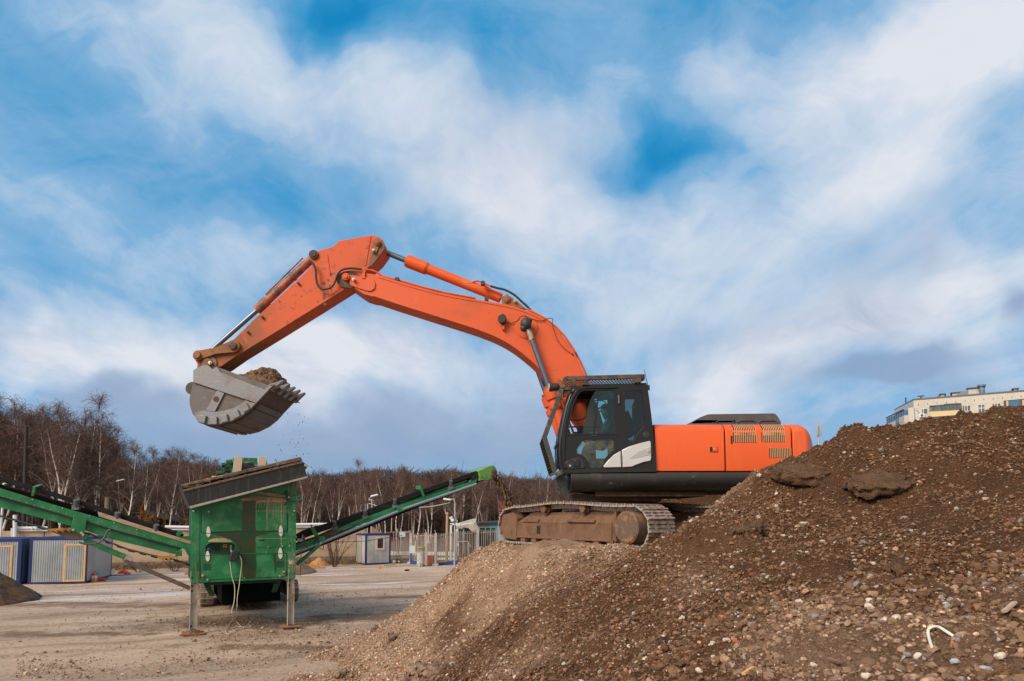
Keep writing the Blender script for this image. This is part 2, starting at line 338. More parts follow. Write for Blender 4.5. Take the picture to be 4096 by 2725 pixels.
cloud = blobs([(470,40,330,170,-25,.75),(720,215,250,150,-38,.85),(1010,285,270,130,-30,.9),(1180,400,230,150,-20,.6),(1400,480,240,110,-15,.95),(1560,470,90,110,0,.2),(960,450,330,120,-15,.55),
  (330,170,260,170,0,.35),(1370,250,190,110,50,.55),(1670,130,110,80,30,.8),(1640,190,160,100,0,.3),(2140,90,340,150,18,1.25),(2320,60,260,160,0,.9),(1900,230,220,130,35,.75),(2200,300,260,170,25,.6),
  (1960,420,300,100,22,.85),(1830,560,230,130,30,.75),(2150,560,330,150,25,.65),(2020,720,420,110,12,.8),(2270,640,240,70,15,.7),
  (540,610,120,80,-25,.8),(640,650,120,60,-10,.5),(130,815,260,75,-8,1.35),(420,790,260,90,-12,1.0),(760,835,210,80,-5,1.45),(930,800,200,60,0,.6),(560,900,520,110,0,.5),(240,630,200,60,-10,.4),
  (1700,850,170,60,10,.8),(1620,930,200,70,0,.7),(1480,700,200,120,0,.55),(1320,620,260,120,0,.5),(2290,760,160,70,20,.7),(1250,860,260,120,0,.45),(2200,880,250,60,8,.5),(950,940,600,90,0,.35),(1640,1010,500,80,0,.45),(1720,320,240,110,25,.40),(1780,760,300,120,12,.42),(1300,720,280,90,0,.35),(300,560,260,80,-15,.38),(120,440,200,80,-15,.28),(2150,420,250,110,20,.3),(700,1000,700,60,0,.45),
  (800,20,130,85,0,-1.1),(760,90,60,60,0,-.3),(1480,280,55,75,10,-.55),(1535,335,80,45,25,-.35),(1430,375,120,45,20,-.35),(1610,330,70,35,20,-.35),(1440,380,160,70,20,-.5),(640,460,170,130,-30,-.30),(90,360,260,260,0,-.20),(590,560,90,130,0,-.35),(1020,70,200,90,0,-.25),(1190,700,160,60,-20,-.35),(390,480,260,110,-20,-.2),(1050,770,130,60,0,-.3)])
grey = blobs([(2020,850,190,42,12,1.0),(2090,820,130,30,15,.7),(2360,720,60,45,0,1.0),(1900,480,200,100,20,.3),(2100,560,300,90,22,.4),(150,970,520,90,0,.42),(700,960,520,100,0,.42),(1000,1030,600,80,0,.5),(1250,930,350,110,0,.3),(450,1060,600,60,0,.3),(620,700,180,60,0,.3),(330,900,220,50,0,.35),(1980,720,300,80,15,.4),(1600,800,240,50,10,.3),(2250,880,200,40,0,.5),(640,500,300,160,-20,.12)])
fine = T.noise(lay, (1.5, .75, 1), 9, .58, .5); fine2 = T.noise(lay, (3.2, 1.0, 1), 9, .60, .35); puff = T.noise(AB, (5.5, 8, 1), 10, .64, .45)
tex = T.math('ADD', T.math('MULTIPLY', T.math('SUBTRACT', fine, .5), 1.4), T.math('MULTIPLY', T.math('SUBTRACT', fine2, .5), 1.45))
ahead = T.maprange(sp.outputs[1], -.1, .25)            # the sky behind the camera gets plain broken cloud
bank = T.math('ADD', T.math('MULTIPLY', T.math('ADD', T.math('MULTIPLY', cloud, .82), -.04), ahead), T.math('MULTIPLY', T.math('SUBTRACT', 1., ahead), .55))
dens = T.math('ADD', bank, tex); dens = T.math('ADD', dens, T.math('MULTIPLY', T.math('SUBTRACT', puff, .5), 1.35))
m_thin = T.maprange(dens, -.55, .45); m_thick = T.maprange(dens, .20, 1.30, smooth=False)
m_grey = T.maprange(T.math('ADD', T.math('MULTIPLY', grey, ahead), T.math('MULTIPLY', T.math('SUBTRACT', puff, .5), 1.2)), .10, .95)
# clear sky: the Nishita sky graded to the deep blue of the photograph
clear = T.mix(1., sky.outputs[0], (.050, .098, .150), 'MULTIPLY')
low = T.maprange(dz, .0, .55)
clear2 = T.mix(low, (.20, .45, .70), (.040, .325, .625))
clear2 = T.mix(T.maprange(dens, -1.05, -.30), (.003, .245, .545), clear2); clear = T.mix(.88, clear, clear2)
c = T.mix(T.math('MULTIPLY', m_thin, .78), clear, (.285, .495, .735))
c = T.mix(T.math('MULTIPLY', m_thick, .95), c, (.77, .80, .86))
shade = T.math('MULTIPLY', T.maprange(T.noise(lay, (1.1, .9, 1), 8, .6, .8), .44, .70), T.math('MULTIPLY', m_thin, .55))
c = T.mix(shade, c, (.37, .47, .66))
c = T.mix(T.math('MULTIPLY', m_grey, .80), c, (.27, .375, .56))
c = T.mix(T.math('MULTIPLY', T.math('MULTIPLY', T.maprange(dz, .15, .03), T.maprange(puff, .40, .62, 1., .30)), .55), c, (.265, .40, .58))
# unseen cloud behind the camera, tinted warmer to warm the light on the scene
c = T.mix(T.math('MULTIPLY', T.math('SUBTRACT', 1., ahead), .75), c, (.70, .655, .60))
c = T.mix(T.maprange(sp.outputs[2], -.02, -.10), c, (.16, .12, .09))
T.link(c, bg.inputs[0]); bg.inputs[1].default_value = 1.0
scene.view_settings.view_transform = 'Standard'; scene.view_settings.look = 'None'; scene.view_settings.exposure = 0.0; scene.view_settings.gamma = 1.0
scene.cycles.use_denoising = True
scene.cycles.max_bounces = 6; scene.cycles.transparent_max_bounces = 24; scene.cycles.diffuse_bounces = 3; scene.cycles.glossy_bounces = 3
world.cycles.sampling_method = 'MANUAL'; world.cycles.sample_map_resolution = 512
# ------------------------------------------------------------------ noise + terrain
TAB = rng.random((256, 256))
def vn(x, y):
    xi = np.floor(x).astype(np.int64); yi = np.floor(y).astype(np.int64); fx = x-xi; fy = y-yi
    fx = fx*fx*fx*(fx*(fx*6-15)+10); fy = fy*fy*fy*(fy*(fy*6-15)+10)
    a = TAB[xi & 255, yi & 255]; b = TAB[(xi+1) & 255, yi & 255]; c_ = TAB[xi & 255, (yi+1) & 255]; d = TAB[(xi+1) & 255, (yi+1) & 255]
    return (a*(1-fx)+b*fx)*(1-fy)+(c_*(1-fx)+d*fx)*fy - .5
def fbm(x, y, o=4, g=.5, l=2.03):
    s = 0; a = 1.
    for i in range(o): s = s + a*vn(x+17.3*i, y-9.1*i); x, y = x*l*.8+y*l*.6, y*l*.8-x*l*.6; a *= g
    return s
CT = [(1400,2725,14.6),(1700,2725,11.7),(2000,2725,9.4),(2400,2725,7.2),(2800,2725,5.9),(3300,2725,4.9),(4096,2725,4.3),
 (1800,2450,16.2),(2000,2450,13),(2300,2450,10),(2700,2450,8.1),(3200,2450,6.6),(4096,2450,5.7),(1900,2300,15.4),(2100,2300,12.8),(2400,2300,10.8),(2700,2300,9.5),(3000,2300,8.6),(3500,2300,7.5),(4096,2300,6.7),
 (2001,2162,16.8),(1925,2198,17.0),(1862,2238,17.2),(1777,2319,17.8),(1659,2404,18.6),(1552,2490,19.0),(1440,2552,19.2),(2100,2206,13.5),(2350,2194,12.4),(2600,2186,11.8),(2010,2225,15.0),
 (2800,2150,9.9),(3100,2150,9.2),(3600,2150,8.3),(4096,2150,7.6),(2900,2000,10.8),(3200,2000,10.1),(3600,2000,9.3),(4096,2000,8.6),(3130,1838,11),(3500,1830,10.3),(4096,1830,9.6),
 (3390,1735,11.4),(3300,1760,11.3),(3600,1735,11.1),(3800,1690,11),(4096,1630,10.8),(2700,2140,11.3),(2800,2070,11.1),(3000,1925,10.95)]
CW = [tuple(atY(*c_)) for c_ in CT] + [tuple(atZ(1330, 2690, .22)), tuple(atZ(1180, 2700, .08)), tuple(atZ(1380, 2610, .12)), tuple(atZ(1250, 2640, .05)), tuple(atZ(1480, 2650, .42)), (2.6,15.3,3.02),(1.6,14.6,3.02),(3.9,16.6,3.0),(4.5,18,3.0),(1,17.5,2.95),(.15,17.7,2.72),(-1.5,18.7,1.75),(-2.7,20,.75),(-3.7,21,.1),(-.6,18.6,2.2),(2.6,20,2.9),(0,22,1.0),(5,23,2.5),(12,10,5.3),(9,6,3.6),(9,3,2.9),(14,6,4.2),(12,15,3.6),(8,14,3.6),
 (6,14,3.25),(4.6,13.2,3.1),(0,1,2.0),(3,1,2.3),(-3,2,1.3),(6,2,2.5),(-3,6,.9),(-6,6,-.6),(-6,12,-.9),(-5,16.5,-.6),(-6,20,-1.2),(-8,26,-1.8),(-2.6,24,-.7),(3,27,-.6),(8,25,0),(14,22,0),(16,12,4.6),(-10,10,-2),(-10,4,-1.5),(20,4,4.),(10,-2,2.3),(-4,-2,1)]
CW = np.array(CW); NC = len(CW)
def tps_k(r2): return np.where(r2 > 1e-12, .5*r2*np.log(np.maximum(r2, 1e-12)), 0)
d2 = ((CW[:, None, :2]-CW[None, :, :2])**2).sum(-1)
A_ = np.zeros((NC+3, NC+3)); A_[:NC, :NC] = tps_k(d2) + np.eye(NC)*.04; A_[:NC, NC] = 1; A_[:NC, NC+1:] = CW[:, :2]; A_[NC:, :NC] = A_[:NC, NC:].T
WT = np.linalg.solve(A_, np.concatenate([CW[:, 2], [0, 0, 0]]))
def base_h(x, y):
    s = WT[NC] + WT[NC+1]*x + WT[NC+2]*y
    for i in range(NC): s = s + WT[i]*tps_k((x-CW[i, 0])**2+(y-CW[i, 1])**2)
    # heap seen under the machine, behind it, and the small knob on the crest
    s = s + 2.7*np.exp(-((x-6.4)/2.6)**2-((y-21.6)/1.7)**2)
    kx, ky, kz = atY(3395, 1735, 11.3)
    s = s + .17*np.exp(-(((x-kx)/.26)**2+((y-ky)/.35)**2)**2)
    return s
def spur(x, y, h):
    L = [tuple(atY(2800, 2105, 10.4)), tuple(atY(2950, 2150, 9.6)), tuple(atY(3130, 2240, 8.6)), tuple(atY(3350, 2310, 7.75)), tuple(atY(3520, 2345, 7.3))]; d = np.full(np.shape(x), 9.); sgn = np.ones(np.shape(x))
    for (ax, ay, _), (bx, by, _) in zip(L, L[1:]):
        ex_, ey_ = bx-ax, by-ay; t = np.clip(((x-ax)*ex_+(y-ay)*ey_)/(ex_*ex_+ey_*ey_), 0, 1); dx, dy = x-ax-ex_*t, y-ay-ey_*t; dd = np.hypot(dx, dy); s_ = np.sign(ex_*(y-ay)-ey_*(x-ax)); sgn = np.where(dd < d, s_, sgn); d = np.minimum(d, dd)
    return .17*np.exp(-(d/.75)**2)*(sgn < 0) + (sgn >= 0)*(.17*np.exp(-(d/.14)**2) - .11*np.exp(-((d-.55)/.45)**2))
def sm(t, a, b): t = np.clip((t-a)/(b-a), 0, 1); return t*t*(3-2*t)
def lightness(x, y):            # 0 = dark soil of the tall heap, 1 = pale gravel of the shelf
    nn = fbm(x*.6, y*.6, 4); y0 = np.where(x > 1, 11.3, 11.0+(1.03-x)*1.55); f = np.maximum(sm(-x+1.6*nn, 1.1, 2.3), sm(y-y0+2.2*nn, -.7, 1.1)*(1-sm(x+.5*nn, 3.4, 4.6)))
    lowz = 1-sm(base_h(x, y), 2.75, 3.35); return np.maximum(f, np.clip(.10+.9*fbm(x*.7+9, y*.5, 3), 0, .45)*lowz)
def stoniness(x, y):            # where stones lie open and where bare soil has slid over them
    n = fbm(x*.55+3, y*.42+8, 3); n2 = fbm((x*.8+y*.6)*1.1, (y*.8-x*.6)*.35+4, 3)
    return np.clip(.55 + .9*n + .9*n2, 0, 1)
def surf_h(x, y):
    h = base_h(x, y)
    st = stoniness(x, y)
    d = .16*fbm(x*.6, y*.6, 3) + .075*fbm(x*1.9+5, y*1.9, 3)
    d = d + (.06+.03*st)*fbm(x*6.5, y*6.5+3, 4, .6) + .022*(np.abs(fbm(x*15, y*15, 3, .6))*2-.5) + .012*fbm(x*42, y*42, 2, .6)
    # crumbly crest of the tall heap
    cr = sm(h, 3.6, 4.9)*sm(x, 3.2, 5.5)
    d = d + cr*(.07*(np.abs(fbm(x*4.2, y*4.2+11, 3, .6))*2.2-.4))
    flat = np.exp(-(((x-2.4)/2.6)**2+((y-15.1)/2.6)**2)**2)      # rolled flat under the machine
    return h + d*(1-.8*flat) - .10*flat + spur(x, y, h)
NT_, NR_ = 1040, 900
tt = np.linspace(-1.0, 1.5, NT_); rr_ = np.exp(np.linspace(math.log(1.9), math.log(28), NR_))
TX, RY = np.meshgrid(tt, rr_); XX = TX*RY; YY = RY
HH = surf_h(XX, YY)
V = np.stack([XX, YY, HH], -1).reshape(-1, 3)
idx = np.arange(NT_*NR_).reshape(NR_, NT_)
q = np.stack([idx[:-1, :-1], idx[:-1, 1:], idx[1:, 1:], idx[1:, :-1]], -1).reshape(-1, 4)
keep = (V[q][:, :, 2].max(1) > -.25)
q = q[keep]; used = np.unique(q); rem = np.full(len(V), -1, np.int64); rem[used] = np.arange(len(used)); V = V[used]; q = rem[q]
Lg = lightness(V[:, 0], V[:, 1]); St = stoniness(V[:, 0], V[:, 1]); n1 = fbm(V[:, 0]*3, V[:, 1]*3, 4, .6); n2 = fbm(V[:, 0]*26, V[:, 1]*26, 2)
dk = np.array([.118, .058, .029]); dk2 = np.array([.074, .037, .019]); lt = np.array([.40, .268, .185]); lt2 = np.array([.26, .158, .098])
k = np.clip(.5+1.1*n1+.5*n2, 0, 1)[:, None]
cdk = dk2*(1-k)+dk*k; clt = lt2*(1-k)+lt*k
ctop = cdk*(1-Lg[:, None]) + clt*Lg[:, None]
SOIL = mat('heap_soil', (.2, .1, .06), .97, attr=True, layers=[dict(c=(.42, .32, .25), s=46, lo=.60, hi=.70, k=.55), dict(c=(.06, .036, .024), s=30, lo=.56, hi=.70, k=.5)], bump=[(11, .9, .09), (38, .9, .035), (120, .7, .012)], spec=.12)
heap = mesh_np('gravel_hill', V, q, SOIL, ctop, smooth=True)
structure(heap); tag(heap, 'big spoil hill of brown soil and pale gravel under the excavator')
# ------------------------------------------------------------------ yard ground
GM = bpy.data.materials.new('yard_ground'); GM.use_nodes = True; T = NT(GM.node_tree); bs = GM.node_tree.nodes['Principled BSDF']
tc = T.node('ShaderNodeTexCoord').outputs['Object']
mpg = T.node('ShaderNodeMapping'); mpg.inputs['Rotation'].default_value = (0, 0, math.radians(-24)); T.link(tc, mpg.inputs[0]); tr_ = mpg.outputs[0]
big = T.noise(tc, .11, 5, .55); st1 = T.noise(tr_, (.05, .42, 1), 6, .6, .4); st2 = T.noise(tr_, (.09, .9, 1), 7, .62, .5); med = T.noise(tc, 1.1, 7, .65); fin = T.noise(tc, 7, 8, .75); grit = T.noise(tc, 16, 4, .7)
c = T.mix(T.maprange(big, .35, .65), (.38, .265, .19), (.50, .37, .28))
c = T.mix(T.math('MULTIPLY', T.maprange(st1, .50, .66), .8), c, (.215, .145, .10))
c = T.mix(T.math('MULTIPLY', T.maprange(med, .52, .70), .5), c, (.20, .135, .095))
c = T.mix(T.math('MULTIPLY', T.maprange(T.noise(tr_, (.12, .5, 1), 5, .6, .3), .60, .72), .75), c, (.40, .24, .115))
c = T.mix(T.math('MULTIPLY', T.maprange(fin, .52, .64), .75), c, (.16, .105, .072))
c = T.mix(T.math('MULTIPLY', T.maprange(grit, .56, .66), .6), c, (.60, .48, .39))
# damp dark soil trodden in round the machine and along the slope foot
sxx = T.node('ShaderNodeSeparateXYZ'); T.link(tc, sxx.inputs[0])
for (px, py, rx, ry) in ((-9.5, 23.5, 4.5, 2.2), (-5.2, 24.8, 3.2, 1.8), (-3.6, 30.5, 3.4, 1.0), (-15, 28, 9, 1.4), (-14, 21, 4, .7), (-6, 19, 4, .6)):
    dx = T.math('DIVIDE', T.math('SUBTRACT', sxx.outputs[0], px), rx); dy_ = T.math('DIVIDE', T.math('SUBTRACT', sxx.outputs[1], py), ry); e_ = T.math('POWER', math.exp(-1), T.math('ADD', T.math('MULTIPLY', dx, dx), T.math('MULTIPLY', dy_, dy_)))
    c = T.mix(T.math('MULTIPLY', T.maprange(T.math('ADD', e_, T.math('MULTIPLY', T.math('SUBTRACT', med, .5), 2.2)), .35, 1.0), .8), c, (.135, .074, .041))
# tyre marks
wv = T.node('ShaderNodeTexWave', wave_type='BANDS', bands_direction='Y', wave_profile='SIN'); wv.inputs['Scale'].default_value = .11; wv.inputs['Distortion'].default_value = 5; wv.inputs['Detail'].default_value = 3; wv.inputs['Detail Scale'].default_value = .5; T.link(tr_, wv.inputs['Vector'])
c = T.mix(T.math('MULTIPLY', T.math('MULTIPLY', T.maprange(wv.outputs['Fac'], .78, .97), T.maprange(fin, .40, .58)), .55), c, (.19, .125, .085))
# thin frozen meltwater lying in the wheel ruts
sx = T.node('ShaderNodeSeparateXYZ'); T.link(tc, sx.inputs[0])
zone = T.math('MULTIPLY', T.maprange(sx.outputs[1], 26, 31), T.math('SUBTRACT', 1., T.maprange(sx.outputs[1], 47, 56)))
ice = T.math('MULTIPLY', T.maprange(T.math('ADD', st2, T.math('ADD', T.math('MULTIPLY', T.math('SUBTRACT', fin, .5), .30), T.math('MULTIPLY', T.math('SUBTRACT', med, .5), .22))), .55, .63), zone)
small = T.math('MULTIPLY', T.maprange(T.noise(tr_, (.35, 3.2, 1), 6, .6), .66, .70), T.maprange(T.noise(tc, .25, 2), .52, .6))
ice = T.math('MAXIMUM', ice, T.math('MULTIPLY', small, .7))
c = T.mix(T.math('MULTIPLY', T.maprange(sx.outputs[1], 50.5, 53), .85), c, T.mix(T.maprange(med, .4, .65), (.17, .105, .065), (.10, .06, .04)))
c = T.mix(T.math('MULTIPLY', ice, .72), c, (.58, .61, .70))
T.link(c, bs.inputs['Base Color'])
T.link(T.math('SUBTRACT', .92, T.math('MULTIPLY', ice, .55)), bs.inputs['Roughness']); bs.inputs['Specular IOR Level'].default_value = .25
b1 = T.node('ShaderNodeBump'); b1.inputs['Strength'].default_value = .8; b1.inputs['Distance'].default_value = .10; T.link(T.noise(tr_, (.5, 2.2, 1), 8, .65), b1.inputs['Height'])
b2 = T.node('ShaderNodeBump'); b2.inputs['Strength'].default_value = .8; b2.inputs['Distance'].default_value = .03; T.link(T.noise(tc, 22, 6, .7), b2.inputs['Height']); T.link(b1.outputs[0], b2.inputs['Normal']); T.link(b2.outputs[0], bs.inputs['Normal'])
gx = np.concatenate([np.linspace(-400, -40, 10), np.linspace(-38, 24, 200), np.linspace(30, 400, 10)]); gy = np.concatenate([np.linspace(-100, 10, 8), np.linspace(12, 60, 190), np.linspace(64, 1400, 14)])
GX, GY = np.meshgrid(gx, gy); inb = sm(GX, -40, -34)*(1-sm(GX, 20, 26))*sm(GY, 12, 15)*(1-sm(GY, 44, 58))
GZ = inb*(.07*fbm(GX*.3, GY*.3, 3)+.035*fbm((GX*.9+GY*.42)*.25, (GY*.9-GX*.42)*1.3, 3))
V = np.stack([GX, GY, GZ], -1).reshape(-1, 3); idx = np.arange(len(V)).reshape(len(gy), len(gx))
q = np.stack([idx[:-1, :-1], idx[:-1, 1:], idx[1:, 1:], idx[1:, :-1]], -1).reshape(-1, 4)
structure(tag(mesh_np('ground', V, q, GM, smooth=True), 'packed dirt yard with frozen ruts'))
# ------------------------------------------------------------------ stones (nobody could count them)
def ico(sub):
    bm = bmesh.new(); bmesh.ops.create_icosphere(bm, subdivisions=sub, radius=1); v = np.array([x.co[:] for x in bm.verts]); f = np.array([[w.index for w in p.verts] for p in bm.faces]); bm.free(); return v, f
ICO1 = ico(1); ICO2 = ico(2)
def rock_shapes(base, n, rough):
    v, f = base; S = []
    for i in range(n):
        s = v.copy()
        for _ in range(7):                       # knock flat facets off
            d = rng.normal(size=3); d /= np.linalg.norm(d); o_ = rng.uniform(.55, .9); t = s@d; s = s - np.outer(np.maximum(t-o_, 0), d)
        s = s*rng.uniform(.55, 1.1, 3)*[1, 1, .85] + rng.normal(size=s.shape)*rough
        S.append(s)
    return np.array(S), f
def rotmats(n):
    qn = rng.normal(size=(n, 4)); qn /= np.linalg.norm(qn, axis=1)[:, None]; w, x, y, z = qn.T
    return np.stack([np.stack([1-2*(y*y+z*z), 2*(x*y-z*w), 2*(x*z+y*w)], -1), np.stack([2*(x*y+z*w), 1-2*(x*x+z*z), 2*(y*z-x*w)], -1), np.stack([2*(x*z-y*w), 2*(y*z+x*w), 1-2*(x*x+y*y)], -1)], 1)
def scatter(P, R, Ccol, shapes, f):
    n = len(P); S = shapes[rng.integers(0, len(shapes), n)]
    Vv = np.einsum('nij,nkj->nki', rotmats(n), S)*R[:, None, None]; Vv[:, :, 2] *= .8
    Vv = Vv + P[:, None, :]; m = shapes.shape[1]
    F = (f[None]+(np.arange(n)*m)[:, None, None]).reshape(-1, 3)
    return Vv.reshape(-1, 3), F, np.repeat(Ccol, m, 0)
SH1 = rock_shapes(ICO1, 60, .05); SH2 = rock_shapes(ICO2, 30, .035)
STONE = mat('stones', (.3, .2, .15), .85, attr=True, layers=[dict(c=(.17, .105, .068), s=26, lo=.45, hi=.65, k=.55)], bump=[(60, .5, .008)], spec=.2)
def stone_cols(x, y, n):
    Lg = lightness(x, y)[:, None]; base = np.array([.185, .102, .058])*(1-Lg)+np.array([.46, .325, .235])*Lg
    c = base*np.exp(rng.normal(-.05, .32, n))[:, None]
    u = rng.random(n)[:, None]; c = np.where(u > .52, np.array([.115, .058, .030])*(1-Lg)+np.array([.30, .19, .122])*Lg, c)*rng.uniform(.8, 1.25, (n, 1))
    c = np.where(u < .030*(1-.5*Lg), np.array([.46, .40, .345])*rng.uniform(.75, 1.25, (n, 1)), c)
    c = np.where((u > .045) & (u < .075), np.array([.27, .25, .24])*rng.uniform(.7, 1.3, (n, 1)), c)
    c = np.where((u > .075) & (u < .080), np.array([.45, .13, .06])*rng.uniform(.7, 1.2, (n, 1)), c)
    return np.clip(c, .02, .75)
def strew(name, n, ymin, ymax, tmin, tmax, rmed, rsig, rmax, shapes, bias, label):
    t = rng.uniform(tmin, tmax, n*3); y = np.sqrt(rng.uniform(ymin**2, ymax**2, n*3)); x = t*y
    p = np.clip(bias + (1-bias)*stoniness(x, y)*1.6-.25, 0, 1)
    ok = rng.random(n*3) < p; x, y = x[ok][:n], y[ok][:n]
    z = surf_h(x, y); ok = (z > .02) & ~((np.abs(x-2.6) < 2.6) & (np.abs(y-15.3) < 2.6)); x, y, z = x[ok], y[ok], z[ok]; m = len(x)
    r = np.minimum(rmed*np.exp(rng.normal(0, rsig, m)), rmax)
    Vv, F, Cc = scatter(np.stack([x, y, z+r*.12], -1), r, stone_cols(x, y, m), *shapes)
    return Vv, F, Cc
def clodcol(x, y, n): return stone_cols(x, y, n)*0 + (np.array([.108, .055, .029])*(1-lightness(x, y)[:, None])+np.array([.30, .19, .125])*lightness(x, y)[:, None])*rng.uniform(.6, 1.35, (n, 1))
def crumbs(n, ymin, ymax, tmin, tmax, rmed, rsig):
    t = rng.uniform(tmin, tmax, n); y = np.sqrt(rng.uniform(ymin**2, ymax**2, n)); x = t*y; z = surf_h(x, y); ok = (z > .02) & ~((np.abs(x-2.6) < 2.4) & (np.abs(y-15.3) < 2.4)); x, y, z = x[ok], y[ok], z[ok]; r = np.minimum(rmed*np.exp(rng.normal(0, rsig, len(x))), .045)
    return scatter(np.stack([x, y, z+r*.1], -1), r, clodcol(x, y, len(x)), *SH1)
parts = [crumbs(48000, 4.0, 9.0, -.45, 1.0, .007, .45), crumbs(50000, 8.5, 13, -.55, 1.0, .012, .45), crumbs(26000, 11, 20, -.32, .25, .018, .45), strew('', 16000, 4.0, 7.4, -.45, 1.1, .023, .45, .075, SH2, .4, ''), strew('', 26000, 4.0, 8.4, -.45, 1.1, .012, .4, .04, SH1, .5, ''),
         strew('', 27000, 7.0, 10.6, -.6, 1.1, .022, .42, .07, SH1, .35, ''), strew('', 22000, 7.6, 12.5, -.6, 1.1, .013, .4, .06, SH1, .3, ''), strew('', 60000, 9.5, 20.5, -.32, .25, .023, .40, .08, SH1, .75, ''), strew('', 9000, 9.5, 13.5, .2, .82, .02, .42, .08, SH1, .45, '')]
off = 0; Vs, Fs, Cs = [], [], []
for a, b, c_ in parts: Vs.append(a); Fs.append(b+off); Cs.append(c_); off += len(a)
tag(mesh_np('loose_gravel', np.concatenate(Vs), np.concatenate(Fs), STONE, np.concatenate(Cs)), 'loose stones lying over the slopes of the spoil hill', 'gravel', kind='stuff')
# pebbles and crumbs on the yard
n = 42000; Y_ = 15.3+20*rng.random(n)**1.5; X_ = rng.uniform(-.72, .0, n)*Y_
ok = rng.random(n) < np.clip(.16+.9*fbm(X_*.35, Y_*.35, 3)+.9*np.exp(-((X_+10.2)/2.6)**2-((Y_-23.2)/1.8)**2)+.8*np.exp(-((X_+6)/2.2)**2-((Y_-21)/3)**2)+.7*np.exp(-((X_+4.6)/1.2)**2-((Y_-18.5)/3)**2), .05, 1); X_, Y_ = X_[ok], Y_[ok]
r = np.minimum(.018*np.exp(rng.normal(0, .5, len(X_))), .09); cc = np.array([.28, .185, .122])*np.exp(rng.normal(0, .45, len(X_)))[:, None]
Vv, F, Cc = scatter(np.stack([X_, Y_, .0+r*.3], -1), r, np.clip(cc, .03, .6), *SH1)
tag(mesh_np('yard_pebbles', Vv, F, STONE, Cc), 'pebbles and crumbs of soil strewn over the yard', 'pebbles', kind='stuff')
def H(x, y): return float(surf_h(np.array([x]), np.array([y]))[0])
def hit(u, v):
    d = ray(u, v); y = np.linspace(3, 27, 3000); t = y/d.y; z = EYE+d.z*t; i = np.nonzero(z < surf_h(d.x*t, y))[0]
    return Vector((d.x*t[i[0]], y[i[0]], z[i[0]])) if len(i) and z[i[0]] > .05 else None
# single slabs, clods and stones that stand out
def slab(name, label, cat, u, v, Y, size, rot, tilt, m, rough=.06, group=None, sub=4, lift=0.):
    p = hit(u, v) if hit(u, v) else atZ(u, v); bm = bmesh.new(); bmesh.ops.create_icosphere(bm, subdivisions=sub, radius=1)
    R = Matrix.Rotation(rot, 3, 'Z') @ Matrix.Rotation(tilt[0], 3, 'X') @ Matrix.Rotation(tilt[1], 3, 'Y')
    vs = np.array([x.co[:] for x in bm.verts]); fs = np.array([[w.index for w in f.verts] for f in bm.faces]); bm.free()
    vs = np.sign(vs)*np.abs(vs)**(np.array([.85, .85, .24]) if size[2] < .12 and size[0] > .2 else np.array([.7, .7, .55])); sd = rng.uniform(0, 50)
    nz = fbm(vs[:, 0]*1.6+sd, vs[:, 1]*1.6+vs[:, 2]*1.3, 4, .6)[:, None]
    nz = nz if size[0] < .2 or size[2] > .12 else nz*np.array([1.1, 1.1, .45]); vs = vs*(1+nz*.30) + rng.normal(size=vs.shape)*.006
    vs = (vs*np.array(size)) @ np.array(R).T
    fine = fbm(vs[:, 0]*14+sd, vs[:, 1]*14+vs[:, 2]*9, 4, .7)[:, None] + .8*(np.abs(fbm(vs[:, 0]*7+sd, vs[:, 1]*7+vs[:, 2]*22, 3, .6))[:, None])
    vs = vs + fine*rough*1.3*np.array([.5, .5, 1])
    o = mesh_np(name, vs, fs, m, smooth=True); o.location = p + Vector((0, 0, lift)); n_ = int(900*max(size)**.8); k_ = rng.integers(0, len(vs), n_); r_ = np.minimum(.010*np.exp(rng.normal(0, .55, n_)), .045)*(.5+max(size)); Vv, F, Cc = scatter(vs[k_], r_, np.array(m.get('clod', (.11, .058, .032)))*np.exp(rng.normal(0, .35, n_))[:, None], *SH1); c_ = mesh_np('crumbs', Vv, F, STONE, Cc); c_.parent = o; c_['kind'] = 'stuff'; return tag(o, label, cat, group)
CLOD = mat('earth_clod', (.165, .092, .053), .97, layers=[dict(c=(.10, .06, .038), s=7, lo=.4, hi=.65), dict(c=(.30, .21, .15), s=42, lo=.60, hi=.70, k=.6)], bump=[(12, 1, .06), (26, 1, .04), (80, .8, .015)], spec=.1)
CLODL = mat('pale_clod', (.30, .20, .14), .97, layers=[dict(c=(.2, .12, .08), s=9, lo=.4, hi=.65), dict(c=(.45, .36, .3), s=42, lo=.62, hi=.72, k=.7)], bump=[(26, 1, .03)], spec=.1); CLODL['clod'] = (.30, .20, .14)
slab('earth_slab', 'large flat slab of caked earth tilted out of the dark heap, below the ridge', 'earth slab', 3515, 1950, 9.35, (.46, .34, .08), .12, (.42, -.12), CLOD, lift=.045, rough=.03)
slab('earth_slab', 'caked earth slab overhanging a dark hollow beside the orange engine cover', 'earth slab', 3215, 1905, 10.3, (.42, .34, .09), -.35, (.42, .12), CLOD, lift=.03, rough=.03)
slab('earth_slab', 'smaller tilted earth slab where the dark stones meet the pale slope', 'earth slab', 2990, 2112, 9.4, (.23, .14, .05), .5, (.45, -.3), CLOD, lift=-.03)
slab('earth_clod', 'big rounded clod of earth at the bottom edge of the gravel slope', 'clod', 1715, 2712, 11.4, (.42, .35, .20), .2, (0, 0), CLODL)
slab('earth_clod', 'brown clod standing at the foot of the pale gravel slope', 'clod', 1556, 2560, 17.4, (.11, .10, .14), .4, (0, .1), CLODL, sub=3)
slab('earth_clod', 'low crumbly clod on the yard near the gravel slope foot', 'clod', 1360, 2700, 14.9, (.13, .12, .06), .4, (0, .1), CLODL, sub=3)
